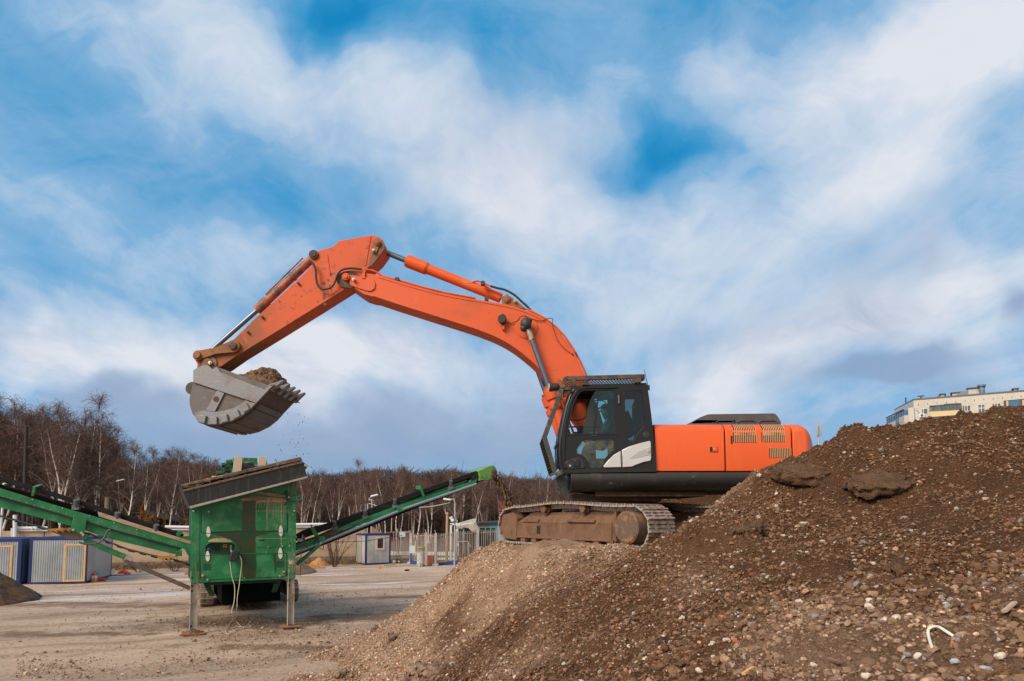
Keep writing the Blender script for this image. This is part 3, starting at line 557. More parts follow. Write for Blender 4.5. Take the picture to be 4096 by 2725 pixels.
slab('earth_clod', 'small clod resting on the yard between the screener legs and the gravel slope', 'clod', 1496, 2518, 18.9, (.10, .08, .07), 1.4, (0, .1), CLODL, sub=3)
slab('earth_clod', 'stony lump buried among the dark stones above the white hose', 'clod', 3590, 2300, 7.3, (.15, .09, .07), .6, (.4, -.3), CLOD, sub=3)
ST1 = mat('white_stone', (.52, .45, .38), .8, layers=[dict(c=(.36, .28, .21), s=12, lo=.5, hi=.7)]); ST2 = mat('grey_stone', (.33, .33, .34), .8, layers=[dict(c=(.22, .18, .15), s=12, lo=.5, hi=.7)]); ST3 = mat('brick_red', (.42, .085, .03), .85)
for (u, v, Y, s, m, lb) in [(3475, 2412, 6.55, .052, ST1, 'rounded cream white stone lying alone on bare soil above the hose'), (3672, 2635, 5.35, .05, ST1, 'pale oval stone below the white hose'), (3945, 2685, 5.0, .058, ST2, 'big light grey stone in the bottom corner of the heap'), (3820, 2655, 5.15, .045, ST2, 'bluish grey stone beside the small red brick piece'), (3910, 2690, 4.95, .024, ST3, 'small bright red brick piece among grey stones'), (4000, 2632, 5.3, .05, ST1, 'whitish stone near the picture edge above the grey stones'), (3255, 2668, 5.4, .045, ST1, 'flat white stone among brown stones at the bottom of the heap'), (3465, 2712, 4.85, .05, ST1, 'smooth cream stone at the very bottom of the heap'), (2515, 2590, 7.9, .045, ST1, 'white stone on bare brown soil in the middle of the slope'), (2800, 2690, 6.1, .052, ST1, 'chalky grey-white stone with a pitted face'), (2535, 2460, 8.9, .05, ST2, 'grey angular stone on the stony middle slope')]:
    p = hit(u, v); p.z += s*.3; s *= .72*p.y/Y
    vs, fs, _ = scatter(np.array([[0, 0, 0]]), np.array([s*1.25]), np.array([[1, 1, 1]]), *SH2); o = mesh_np('stone', vs, fs, m); o.location = p; tag(o, lb, 'stone', 'single stones on the heap')
b = MB(); pth = [(3727, 2598), (3716, 2560), (3713, 2535), (3722, 2522), (3745, 2517), (3762, 2522), (3790, 2540), (3815, 2556)]
hp = []
for i, (u, v) in enumerate(pth):
    p = hit(u, v); d_ = ray(u, v).normalized(); hp.append(p - d_*.045 + Z(0, 0, .02))
hp = [Vector(q_) for q_ in hp]; hs = []
for i in range(len(hp)-1):
    p0, p1, p2, p3 = hp[max(i-1, 0)], hp[i], hp[i+1], hp[min(i+2, len(hp)-1)]
    for k_ in range(4): t_ = k_/4; hs.append(.5*((2*p1)+(p2-p0)*t_+(2*p0-5*p1+4*p2-p3)*t_*t_+(3*p1-p0-3*p2+p3)*t_**3))
b.tube(hs+[hp[-1]], .0115, 10); tag(b.obj('hose_scrap', mat('white_hose', (.68, .64, .54), .5)), 'bent scrap of white plastic hose lying on the stones', 'hose')
b = MB(); p = hit(4040, 2452)+Z(0, 0, .03); b.beam(p-Z(.09, .06, .01), p+Z(.08, .05, .05), .04, .02, (0, .3, 1)); tag(b.obj('wood_splinter', WOOD), 'splintered piece of brown wood stuck in the heap', 'wood')
b = MB(); p = hit(2995, 2705)+Z(0, 0, .03); b.beam(p-Z(.06, .05, .0), p+Z(.06, .05, .03), .035, .02, (0, .3, 1)); tag(b.obj('wood_splinter', WOODN), 'yellowish wood chip at the bottom edge of the heap', 'wood')
# ------------------------------------------------------------------ excavator
EXC = Vector((2.45, 15.3, 3.0))
ex = thing('excavator', 'large orange crawler excavator with black cab standing on the gravel hill', 'excavator', EXC)
def trace(crop_, pts, Y): return [atY(*crop_(x, y), Y) for x, y in pts]
def plate(b, crop_, pts, Y0, th, holes=()):
    L = [trace(crop_, pts, Y0)] + [trace(crop_, h, Y0) for h in holes]
    return b.prism(L, (0, th, 0))
def curve(pts, n=4):
    out = []; m = len(pts)
    for i in range(m-1):
        p0 = Vector(pts[max(i-1, 0)]); p1 = Vector(pts[i]); p2 = Vector(pts[i+1]); p3 = Vector(pts[min(i+2, m-1)])
        for k in range(n):
            t = k/n; out.append(.5*((2*p1)+(-p0+p2)*t+(2*p0-5*p1+4*p2-p3)*t*t+(-p0+3*p1-3*p2+p3)*t**3))
    out.append(Vector(pts[-1])); return out
YB0, YB1 = 14.97, 15.63
top = [(240,418),(400,468),(600,525),(800,575),(1050,620),(1200,645),(1350,675),(1480,715),(1560,750),(1640,795),(1720,860),(1790,940),(1860,1040),(1910,1130),(1950,1220),(1990,1310),(2020,1400),(2065,1500),(2100,1600),(2125,1700),(2130,1790)]
bot = [(1985,1800),(1925,1690),(1850,1590),(1780,1490),(1720,1390),(1680,1330),(1620,1250),(1570,1190),(1500,1125),(1400,1045),(1300,980),(1200,930),(1100,890),(1000,855),(700,760),(400,665),(205,600)]
tip = [(183,600),(110,578),(60,545),(5,505),(-30,478),(-46,440),(-40,395),(-5,368),(60,372),(150,405)]
top = [tuple(p) for p in curve([(x, y, 0) for x, y in top], 3)]; bot = [tuple(p) for p in curve([(x, y, 0) for x, y in bot], 3)]
b = MB(); OUT = [(p[0], p[1]) for p in top] + [(p[0], p[1]) for p in bot] + tip
plate(b, cB, OUT, YB0, YB1-YB0)
boom = b.obj('boom', ORANGE_BOOM, ex, bevel=.012)
def inset(L, d):                                     # shift a traced edge towards the inside of the beam
    return [(x, y+d) for x, y in L]
# flanges and reinforcement plates on the boom side
b = MB()
rim = [(p[0], p[1]) for p in top]; plate(b, cB, [(x, y+2) for x, y in rim] + [(x-6, y+20) for x, y in rim[::-1]], YB0-.012, .011)
rim2 = [(p[0], p[1]) for p in bot]; plate(b, cB, [(x, y-2) for x, y in rim2] + [(x+4, y-16) for x, y in rim2[::-1]], YB0-.012, .011)
plate(b, cB, [(-10,420),(60,425),(150,440),(195,455),(212,490),(205,530),(175,553),(140,550),(60,525),(0,500)], YB0-.03, .029)
b.obj('side_flange', ORANGE_BOOM, ex, bevel=.004)
b = MB(); c = atY(*cB(1478, 860), YB0); b.cyl(c+Z(0, -.02, 0), c+Z(0, 0.02, 0), .255, n=40); b.cyl(c+Z(0, -.026, 0), c+Z(0, 0.0, 0), .235, n=40); b.obj('cylinder_boss', ORANGE_BOOM, ex, bevel=.006)
b = MB(); b.cyl(c+Z(0, -.22, 0), c+Z(0, .9, 0), .10, n=20); b.ball(c+Z(-.02, -.20, .03), .125, 8, (1, .8, 1.15)); b.ball(c+Z(.05, -.2, .10), .07, 6); b.ball(c+Z(-.07, -.2, -.07), .08, 6); b.obj('boom_pin_wrap', HOSE, ex)
# pins
def pin(name, crop_, x, y, Y, r, m=GREASE, th=.06, bolt=None):
    b = MB(); p = atY(*crop_(x, y), Y); b.cyl(p-Z(0, th, 0), p, r, n=24); b.cyl(p-Z(0, th+.02, 0), p-Z(0, th, 0), r*.62, n=20); o = b.obj(name, m, ex, bevel=.006)
    if bolt:
        b2 = MB(); q = atY(*crop_(*bolt), Y); b2.cyl(q-Z(0, th+.035, 0), q-Z(0, th*.4, 0), r*.42, n=16); b2.cyl(q-Z(0, th+.06, 0), q-Z(0, th+.03, 0), r*.22, n=6); b2.obj('lock_bolt', BOLT, o)
    return o
# arm
ARM = [(1365,72),(1410,78),(1447,103),(1467,145),(1468,170),(1420,235),(1345,305),(1300,375),(1225,418),(1000,560),(750,715),(505,865),(440,905),(330,982),(290,1000),(240,995),(205,965),(215,930),(260,905),(400,805),(560,648),(700,522),(850,385),(960,275),(938,238),(945,205),(950,188),(970,182),(1000,180),(1100,150),(1145,110),(1270,88)]
b = MB(); plate(b, cA, ARM, 15.02, .56); arm = b.obj('arm', ORANGE_ARM, ex, bevel=.012)
b = MB()
for L in ([(1055,205),(1062,205),(1082,345),(1073,345)], [(1322,280),(1330,280),(1365,78),(1357,78)], [(505,865),(497,862),(440,768),(450,766)]): plate(b, cA, L, 15.005, .014)
low = [(1225,412),(1000,553),(750,708),(505,858),(440,898)]; plate(b, cA, low+[(x-2, y+9) for x, y in low[::-1]], 15.006, .013)
b.obj('weld_strip', ORANGE_ARM, ex)
b = MB(); plate(b, cA, [(1385,90),(1440,95),(1462,135),(1462,165),(1420,225),(1370,285),(1340,300),(1352,255)], 14.99, .035); b.obj('lug_cheek', mat('grimy_lug', (.16, .065, .03), .6, layers=[dict(c=(.5, .12, .04), s=5, lo=.5, hi=.65)]), ex, bevel=.008)
o = pin('arm_cylinder_pin', cA, 1412, 128, 14.99, .072, MUDDY, .07, (1388, 187))
b = MB(); plate(b, cA, [(1395,115),(1430,118),(1412,175),(1402,198),(1378,200),(1372,180)], 14.96, .03); b.obj('pin_keeper', MUDDY, o, bevel=.006)
b = MB(); pc = atY(*cA(1215, 380), 14.95); b.prism([[pc+Z(math.cos(t)*.23*1.2-.02, 0, math.sin(t)*.20-.0*math.cos(t)) for t in np.linspace(0, 2*math.pi, 28, endpoint=False)]], (0, .05, 0)); b.obj('pivot_boss', GREASE, ex, bevel=.01)
o = pin('arm_pivot_pin', cA, 1193, 366, 14.95, .085, ORANGE_ARM, .06, (1250, 388))
pin('bucket_cylinder_pin', cA, 968, 210, 15.02, .105, GREASE, .05)
b = MB(); rs = random.Random(4)
for i in range(34):
    x, y, r = (rs.gauss(1065, 40), rs.gauss(440, 55), rs.uniform(3, 13)) if i < 24 else (rs.uniform(820, 1020), rs.uniform(440, 600), rs.uniform(2, 6)); a0 = rs.uniform(0, 6)
    plate(b, cA, [(x+r*(.5+.8*rs.random())*math.cos(t+a0)*1.2, y+r*(.5+.8*rs.random())*math.sin(t+a0)) for t in np.linspace(0, 2*math.pi, 11)[:-1]], 15.0195-.00002*i, .002)
b.obj('grease_stain', mat('grease_stain', (.10, .042, .022), .6), ex, smooth=0)['kind'] = 'stuff'
# arm cylinder
def axis(crop_, a, c_, Y): return atY(*crop_(*a), Y), atY(*crop_(*c_), Y)
p, q = axis(cB, (505, 312), (1262, 612), 15.3)
b = MB(); b.cyl(p, q, .118, n=28); d = (q-p).normalized(); b.cyl(p-d*.06, p+d*.40, .148, n=28); b.cyl(p-d*.10, p-d*.06, .135, n=28); b.cyl(p+d*2.35, p+d*2.42, .132, n=28); b.cyl(p+d*.40, p+d*.46, .148, .118, n=28)
cyl_a = b.obj('arm_cylinder', ORANGE, ex, bevel=.006)
b = MB(); r0 = atY(*cB(235, 165), 15.3); b.cyl(p, p-d*1.35, .062, n=20); b.obj('cylinder_rod', CHROME, cyl_a)
b = MB()
for yy in (15.06, 15.47):
    b = MB(); plate(b, cB, [(1262,598),(1300,588),(1340,595),(1395,632),(1440,672),(1480,706),(1400,690),(1275,662)], yy, .07); b.obj('cylinder_lug', MUDDY, ex, bevel=.008)
pin('cylinder_base_pin', cB, 1312, 625, 15.06, .078, MUDDY, .04, (1380, 645))
# hydraulic lines along boom
b = MB(); L = [(-5,368),(60,372),(105,376),(180,382),(230,402),(275,432),(330,448),(400,465),(600,522),(800,572),(1050,616)]
b.tube([atY(*cB(x, y-4), 15.03) for x, y in L], .022, 8); b.tube([atY(*cB(x, y-2), 15.12) for x, y in L[4:]], .022, 8)
L = [(1480,708),(1560,746),(1640,790),(1720,855),(1795,935),(1866,1038),(1918,1130),(1962,1225),(1995,1310)]
b.tube([atY(*cB(x, y-3), 15.03) for x, y in L], .02, 8); b.tube([atY(*cB(x+2, y-5), 15.12) for x, y in L], .02, 8)
b.tube([atY(*cB(x, y), 15.2) for x, y in [(975,487),(1010,492),(1040,472),(1070,468),(1110,485),(1175,512)]], .022, 8); b.tube([atY(*cB(x, y), 15.14) for x, y in [(1110,500),(1190,545),(1275,580)]], .018, 8)
b.obj('steel_pipe', ORANGE_BOOM, ex)
for x, y in [(395,460),(1142,624),(1112,490),(1875,1085)]:
    b = MB(); p_ = atY(*cB(x, y), 15.02); b.box(p_, (.09, .12, .085)); b.obj('pipe_clamp', GREASE, ex, bevel=.005)
b = MB(); plate(b, cB, [(104,362),(124,362),(124,448),(98,446)], YB0-.05, .03); b.obj('hose_bracket', ORANGE_BOOM, ex, bevel=.004)
b = MB(); b.tube(curve([atY(*cB(x, y), 15.15) for x, y in [(1175,512),(1230,528),(1300,545),(1380,590),(1440,645),(1480,680),(1530,735)]], 5), .026, 8); b.obj('hydraulic_hose', HOSE, ex)
b = MB(); b.tube(curve([atY(*cA(x, y), 14.9) for x, y in [(945,252),(965,275),(980,315),(985,385),(1000,425),(1030,448),(1080,438),(1110,405),(1130,350),(1165,312),(1230,302),(1300,310)]], 5), .027, 8)
b.obj('hydraulic_hose', HOSE, ex)
for x, y in [(866,415),(616,650),(515,755)]:
    b = MB(); p_ = atY(*cA(x, y), 15.02); b.cyl(p_-Z(0, .05, 0), p_, .025, n=8); b.box(p_-Z(.01, .05, -.02), (.05, .03, .035)); b.obj('stud_bolt', GREASE, ex)
# bucket cylinder
p, q = axis(cA, (950, 240), (578, 590), 15.3); d = (q-p).normalized(); up_ = Vector((0, 0, 1))
b = MB(); b.cyl(p, q, .095, n=24); b.cyl(q-d*.30, q+d*.04, .118, n=24); b.cyl(p+d*.55, p+d*.62, .11, n=24); b.tube([p+d*.15+Z(-.06, -.1, .10), p+d*.9+Z(-.06, -.08, .09), q-d*.35+Z(-.05, -.08, .08)], .02, 8); bcyl = b.obj('bucket_cylinder', mat('grimy_orange', (.36, .10, .04), .6, layers=[dict(c=(.12, .06, .04), s=5, lo=.42, hi=.6)]), ex, bevel=.006)
pe = atY(*cA(212, 912), 15.3); b = MB(); b.cyl(q, pe, .056, n=20); b.obj('cylinder_rod', CHROME, bcyl)
# linkage
def link_plate(b, crop_, a, c_, Y, th, r1, r2, neck=.6):
    A, B = atY(*crop_(*a), Y), atY(*crop_(*c_), Y); d = (B-A).normalized(); n = Vector((-d.z, 0, d.x)); pts = []
    for t in np.linspace(math.pi*.35, math.pi*1.65, 14): pts.append(A + d*math.cos(t)*r1 + n*math.sin(t)*r1)
    M = (A+B)/2; pts.append(M-n*r1*neck)
    for t in np.linspace(-math.pi*.65, math.pi*.65, 14): pts.append(B + d*math.cos(t)*r2 + n*math.sin(t)*r2)
    pts.append(M+n*r1*neck); return b.prism([pts], (0, th, 0))
for Y in (14.93, 15.58):
    b = MB(); link_plate(b, cA, (405, 845), (158, 908), Y, .08, .145, .115, .5); lk = b.obj('bucket_link', MUDDY, ex, bevel=.012)
    for (x, y), r in (((405, 845), .085), ((158, 908), .08)):
        b = MB(); p_ = atY(*cA(x, y), Y); b.cyl(p_-Z(0, .06, 0), p_+Z(0, .1, 0), r, n=20); b.obj('link_pin', GREASE if x > 300 else MUDDY, lk, bevel=.005)
b = MB()
for Y in (15.05, 15.47):
    b = MB(); link_plate(b, cA, (158, 912), (195, 1010), Y, .08, .10, .14, .7); b.obj('push_link', MUDDY, ex, bevel=.01)
# bucket
BY0, BY1 = 14.35, 16.05; bth = .05
SIDE = [(205,400),(240,375),(365,320),(430,312),(470,345),(515,388),(545,350),(580,345),(1390,635),(1450,640),(1190,910),(1110,1000),(970,1110),(800,1195),(600,1245),(430,1245),(290,1190),(200,1090),(155,960),(145,850),(170,740),(205,585)]
floor_path = [(1452,640),(1190,910),(1110,1000),(970,1110),(800,1195),(600,1245),(430,1245),(290,1190),(200,1090),(155,960),(145,850),(170,740),(205,585),(205,400),(240,375),(365,320)]
b = MB(); P0 = trace(cF, floor_path, BY0)
cen = sum(P0, Vector())/len(P0)
def offs(P, k):
    out = []
    for i, p_ in enumerate(P):
        t = (P[min(i+1, len(P)-1)]-P[max(i-1, 0)]).normalized(); n = Vector((-t.z, 0, t.x))
        if n.dot(p_-cen) < 0: n = -n
        out.append(p_ + n*k)
    return out
b.prism([P0 + offs(P0, -bth)[::-1]], (0, BY1-BY0, 0)); bk = b.obj('bucket', BUCKETD, ex, bevel=.006)
for Y in (BY0-.004, BY1-.05):
    b = MB(); plate(b, cF, SIDE, Y, .054); b.obj('side_plate', BUCKET, bk, bevel=.008)
b = MB(); plate(b, cF, [(205,400),(240,375),(365,320),(430,312),(470,345),(515,388),(545,350),(580,345),(640,430),(1330,705),(1390,640),(1450,640),(1190,912),(205,585)], BY0-.055, .051)
plate(b, cF, [(1030,865),(1100,900),(1190,910),(1110,1000),(970,1110),(800,1195),(600,1245),(430,1245),(290,1190),(215,1100),(240,1060),(300,1035),(390,1028),(540,1050),(680,1035),(850,985),(950,930)], BY0-.05, .046)
plate(b, cF, [(580,715),(695,755),(545,1048),(400,1028)], BY0-.04, .036)
b.obj('wear_plate', BUCKETP, bk, bevel=.006)
b = MB(); p_ = atY(*cF(566, 850), BY0-.042); b.cyl(p_-Z(0, .006, 0), p_+Z(0, .01, 0), .062, n=22); b.obj('plug_hole', GREASE, bk)
for x, y, a in [(360,1168,-.15),(540,1190,.05),(705,1155,.25),(885,1088,.42),(1030,985,.55)]:
    b = MB(); p_ = atY(*cF(x, y), BY0-.06); e = Vector((math.cos(a), 0, math.sin(a))); n = Vector((-e.z, 0, e.x))
    b.hexa([p_+e*i*.072+n*j*.085+Z(0, k*.045+.0, 0) for k in (-1, 1) for i, j in ((-1.1,-1),(1,-1),(1,1),(-1,1))]); b.obj('wear_block', BUCKETP, bk, bevel=.014)
# wear bars across the floor
b = MB(); Pf = trace(cF, floor_path[1:9], BY0)
for i in range(len(Pf)-1):
    for t in ((.15, .6) if i in (1, 2, 3) else (.3,)):
        a_ = Pf[i].lerp(Pf[i+1], t); t_ = (Pf[i+1]-Pf[i]).normalized(); n = Vector((-t_.z, 0, t_.x)); n = n if n.dot(a_-cen) > 0 else -n
        b.hexa([a_ + t_*i2*.07 + n*(j2*.03+.012) + Z(0, k2, 0) for k2 in (.14, BY1-BY0-.1) for i2, j2 in ((-1,-1),(1,-1),(1,1),(-1,1))])
b.obj('floor_bar', BUCKET, bk, bevel=.008)
# teeth
lip = atY(*cF(1440, 655), BY0); td = (atY(*cF(1600, 583), BY0)-atY(*cF(1455, 655), BY0)).normalized(); tn = Vector((-td.z, 0, td.x))
b = MB(); b.hexa([lip + td*i*.10 + tn*j*.045 + Z(0, k, 0) for k in (.0, BY1-BY0) for i, j in ((-2.4,-1),(.6,-.6),(.6,.5),(-2.4,1))]); b.obj('cutting_edge', BUCKETD, bk, bevel=.008)
for i in range(5):
    yc = .10 + i*(BY1-BY0-.2)/4; o_ = lip + Z(0, yc, 0)
    b = MB(); w0, w1 = .105, .05
    b.hexa([o_-td*.06+tn*.075+Z(0,-w0,0), o_-td*.06-tn*.075+Z(0,-w0,0), o_-td*.06-tn*.075+Z(0,w0,0), o_-td*.06+tn*.075+Z(0,w0,0), o_+td*.27+tn*.05+Z(0,-w1,0), o_+td*.27+tn*.015+Z(0,-w1,0), o_+td*.27+tn*.015+Z(0,w1,0), o_+td*.27+tn*.05+Z(0,w1,0)])
    tooth = b.obj('tooth', BUCKETP, bk, bevel=.012)
    b = MB(); s_ = o_+td*.05+Z(0, -w0-.004, 0); b.cyl(s_, s_+Z(0, .03, 0), .026, n=12); b.obj('tooth_pin', GREASE, tooth)
b = MB()
for Y in (14.98, 15.50):
    b = MB(); p_ = atY(*cF(455, 290), Y); b.cyl(p_, p_+Z(0, .13, 0), .17, n=28); plate(b, cF, [(300,360),(600,360),(560,300),(360,290)], Y+.01, .11)
    b.obj('hinge_ear', bpy.data.materials.get('muddy_ear') or mat('muddy_ear', (.24, .15, .10), .8, layers=[dict(c=(.14, .085, .055), s=6, lo=.45, hi=.65)], bump=[(25, .4, .01)]), bk, bevel=.008)
pin('bucket_pin', cF, 445, 285, 14.97, .095, MUDDY, .06, (497, 292))
b = MB(); p_ = atY(*cF(185, 680), BY0+.3); b.cyl(p_, p_+Z(0, .12, 0), .14, n=20); b.obj('lifting_eye', BUCKETD, bk)
# load of earth
def heap_mesh(name, f, nx, ny, m, loc=None):
    us, vs_ = np.meshgrid(np.linspace(0, 1, nx), np.linspace(0, 1, ny)); P = f(us.ravel(), vs_.ravel()); idx = np.arange(nx*ny).reshape(ny, nx)
    q = np.stack([idx[:-1, :-1], idx[:-1, 1:], idx[1:, 1:], idx[1:, :-1]], -1).reshape(-1, 4); return mesh_np(name, P, q, m, smooth=True, loc=loc)
A_l, B_l = np.array(atY(*cF(560, 365), BY0)), np.array(atY(*cF(1450, 655), BY0))
prof = np.array([(0, .02), (.2, .06), (.33, .13), (.45, .27), (.58, .41), (.70, .47), (.80, .45), (.90, .40), (.97, .29), (1.05, .08)])
def load(u, v):
    s = u*1.06; h = np.interp(s, prof[:, 0], prof[:, 1]); w = np.sin(np.pi*np.clip(v, 0.0, 1))**.55
    y = BY0+.06+v*(BY1-BY0-.12); P = A_l[None]*(1-s[:, None])+B_l[None]*s[:, None]
    nz = .10*fbm(s*9, v*9, 4, .6)+.02*fbm(s*60, v*60, 2)
    return np.stack([P[:, 0]+.04*fbm(s*20, v*20+5, 2), y, P[:, 2]-.07+h*w*1.12+nz*w*(.4+h)], -1)
eld = tag(heap_mesh('earth_load', load, 120, 110, EARTH, tuple(A_l)), 'heap of brown earth filling the raised bucket', 'earth')
uu, vv = rng.uniform(.05, .97, 900), rng.uniform(.03, .97, 900); PP = load(uu, vv)-A_l[None]; rs_ = np.minimum(.014*np.exp(rng.normal(0, .6, 900)), .075); Vv, F, Cc = scatter(PP, rs_, np.array([.20, .122, .075])*np.exp(rng.normal(0, .3, 900))[:, None], *SH1); co = mesh_np('clods', Vv, F, STONE, Cc); co.parent = eld; co['kind'] = 'stuff'
b = MB()
for i in range(55):
    u = 1190+random.gauss(0, 55)*.6 if random.random() < .6 else 1140+random.gauss(0, 30); v = random.uniform(1650, 1900); s = random.uniform(.003, .008)
    p_ = atY(u, v, random.uniform(14.8, 15.9)); b.hexa([p_+Z(i2*s, j2*s, k2*s*2.2) for k2 in (-1, 1) for i2, j2 in ((-1,-.7),(.8,-1),(1,1),(-1,.8))])
tag(b.obj('falling_crumbs', EARTHD, smooth=0), 'crumbs of earth dropping from the bucket lip', 'earth', kind='stuff')
# boom cylinders (two)
for Y in (14.80, 15.80):
    c0 = atY(2108, 1306, 14.80) + Z(0, Y-14.8, 0); c1 = atY(2199, 1560, 14.80) + Z(0, Y-14.8, 0); d = (c1-c0).normalized(); c2 = c1 + d*1.65
    b = MB(); b.cyl(c1, c2, .115, n=24); b.cyl(c1-d*.02, c1+d*.22, .15, n=24); b.cyl(c1+d*.30, c1+d*.42, .155, n=24); b.cyl(c1+d*.42, c1+d*.50, .155, .115, n=24); b.tube([c1+d*.1+Z(.14, -.05, .05), c1+d*.6+Z(.15, -.05, .05), c1+d*1.4+Z(.16, -.05, .05)], .022, 8)
    bc = b.obj('boom_cylinder', ORANGE_BOOM, ex, bevel=.008)
    b = MB(); b.cyl(c1, c0+d*.32, .058, n=20); b.obj('cylinder_rod', CHROME, bc); b = MB(); b.cyl(c0+d*.33, c0-d*.08, .066, n=18); b.obj('rod_sleeve', mat('stained_rod', (.38, .31, .25), .6, .4, layers=[dict(c=(.12, .07, .05), s=9, lo=.45, hi=.6)]), bc)
    b = MB(); b.cyl(c1-d*.09, c1-d*.02, .12, n=20); b.obj('gland_nut', MUDDY, bc)
# lamp on the boom
b = MB(); p_ = atY(*cB(1277, 790), 14.86); b.ball(p_, .105, 8, (.85, .55, 1.2)); b.cyl(p_-Z(.02, .06, 0), p_+Z(-.02, .02, 0), .09, n=14); wl = b.obj('work_lamp', HOSE, ex)
b = MB(); p2 = atY(*cB(1283, 842), 14.92); b.box(p2, (.055, .08, .20)); b.obj('lamp_bracket', ORANGE_BOOM, wl, bevel=.006)
b = MB(); b.tube(curve([atY(*cB(x, y), 14.94) for x, y in [(1310,812),(1350,822),(1400,800),(1425,770),(1460,762),(1530,790),(1600,802),(1650,785),(1695,785),(1690,830)]], 4), .008, 6); b.tube(curve([atY(*cB(x, y), 14.94) for x, y in [(1690,830),(1710,900),(1740,970),(1800,1040),(1870,1085)]], 4), .006, 6); b.obj('lamp_cable', HOSE, ex)
# ------------------------------------------------------------------ upper structure
Y0 = 13.95; ZT = lambda v, Y=Y0: EYE
def zof(v, Y=Y0, u=2800): return atY(u, v, Y).z
def xof(u, Y=Y0, v=1850): return atY(u, v, Y).x
zb = zof(1885); zbev = zof(1719); ztop = zof(1698, 14.12)
def cover(name, u0, u1, m, y0=Y0, round_=False, zlow=None):
    x0, x1 = xof(u0), xof(u1); zl = zlow or zb
    prof_ = [(y0, zl), (y0, zbev-.02), (y0+.012, zbev+.005), (y0+.05, zbev+.05), (y0+.16, ztop-.012), (y0+.20, ztop), (16.45, ztop), (16.65, zbev), (16.65, zl)]
    b = MB(); b.prism([[Vector((x0, y, z)) for y, z in prof_]], (x1-x0, 0, 0)); return b.obj(name, m, ex, bevel=.012)
u1_, u2_, u3_ = 2580+.2885*112, 2580+.2885*1075, 2580+.2885*2030
pc_ = cover('side_door_panel', 2580+.2885*145, u2_+9, ORANGE)
vp = cover('engine_cover', u2_+15, u3_+2, ORANGE)
# counterweight with rounded plan and section
x0 = xof(u3_+9); prof_ = []
b = MB(); nx = 14; rows = []
for i in range(nx+1):
    t = i/nx; x = x0 + .56*t; yo = .34*max(0, t-.40)**2/.36; zt = ztop + .0 - (.50*max(0, t-.15)**2.4); yb_ = 16.65-yo
    sec = [(Y0+yo-.004, zb-.35), (Y0+yo-.004, min(zbev-.02, zt-.14)), (Y0+yo+.05, min(zbev+.04, zt-.06)), (Y0+yo+.18, zt), (yb_-.2, zt), (yb_, zt-.12), (yb_, zb-.35)]
    rows.append([Vector((x, y, z)) for y, z in sec])
vs = [p_ for r in rows for p_ in r]; k_ = 7
b.add(vs, [(i*k_+j, i*k_+j+1, (i+1)*k_+j+1, (i+1)*k_+j) for i in range(nx) for j in range(k_-1)] + [tuple(range(k_)), tuple(range(nx*k_, nx*k_+k_))] + [(i*k_+k_-1, i*k_, (i+1)*k_, (i+1)*k_+k_-1) for i in range(nx)])
b.obj('counterweight', ORANGE, ex, smooth=50, bevel=.02)
b = MB(); b.box((xof(2900), 15.3, (zb+ztop)/2-.05), (xof(3150)-xof(2625), 2.5, ztop-zb-.15)); b.obj('engine_bay', DARK, ex)
# louvred vents
def vent(x0, x1, y0, y1, n, slope=None):
    U0, V0 = cD(x0, y0); U1, V1 = cD(x1, y1)
    f = .0
    if slope is None:
        a, c_ = atY(U0, V0, Y0-.004), atY(U1, V1, Y0-.004); X0, X1, Za, Zb = a.x, c_.x, c_.z, a.z
        P = lambda t, s, k: Vector((X0+(X1-X0)*t, Y0-.004-k, Za+(Zb-Za)*s))
    else:
        a, c_ = atY(U0, V0, Y0+.09), atY(U1, V1, Y0-.004); X0, X1 = a.x, c_.x
        pa, pb = (Y0+.012, zbev+.005), (Y0+.155, ztop-.016)
        def P(t, s, k):
            if s < .42: y, z = Y0, zbev-.02-.10*(1-s/.42)
            else: w = (s-.42)/.58; y, z = Y0+.012+.14*w-.02*math.sin(w*3.14), zbev+.005+(ztop-zbev-.02)*w
            return Vector((X0+(X1-X0)*t, y-.006-k, z+(.006+k)*.6*(s > .42)))
    b = MB(); S = [0, .42, .5, .65, .8, 1] if slope else [0, 1]
    def strip(t0, t1, k, th):
        for i in range(len(S)-1):
            a = [P(t0, S[i], k), P(t1, S[i], k), P(t1, S[i+1], k), P(t0, S[i+1], k)]; b.hexa(a + [p_+Z(0, th, 0) for p_ in a])
    b.mat(0); strip(0, 1, 0, .003); b.mat(1)
    for i in range(n): strip((i+.56)/n, (i+1.0)/n, .006, .008)
    b.obj('vent', [DARK, LOUVER], vp, smooth=0)
vent(1205, 1540, 192, 288, 13, 1); vent(1600, 1935, 186, 280, 13, 1); vent(1218, 1552, 318, 450, 13); vent(1613, 1947, 311, 443, 13); vent(1722, 2030, 530, 662, 13)
b = MB(); b.box(atY(*cD(1200, 415), Y0-.002), (.03, .01, .17)); b.obj('key_slot', DARK, vp)
# latch on the door panel
b = MB(); a_ = atY(*cD(952, 546), Y0); b.box(a_, (.19, .012, .14)); h_ = b.obj('latch_plate', ORANGE, pc_, bevel=.006)
b = MB(); b.box(a_+Z(-.055, -.006, 0), (.05, .012, .10)); b.obj('latch_recess', DARK, h_)
b = MB(); b.box(a_+Z(.025, -.012, 0), (.10, .02, .10)); b.obj('latch_handle', ORANGE, h_, bevel=.006)
b = MB(); q_ = a_+Z(.01, -.03, 0); b.cyl(q_, q_+Z(0, .02, 0), .018, n=14); b.obj('lock_bolt', BOLT, h_)
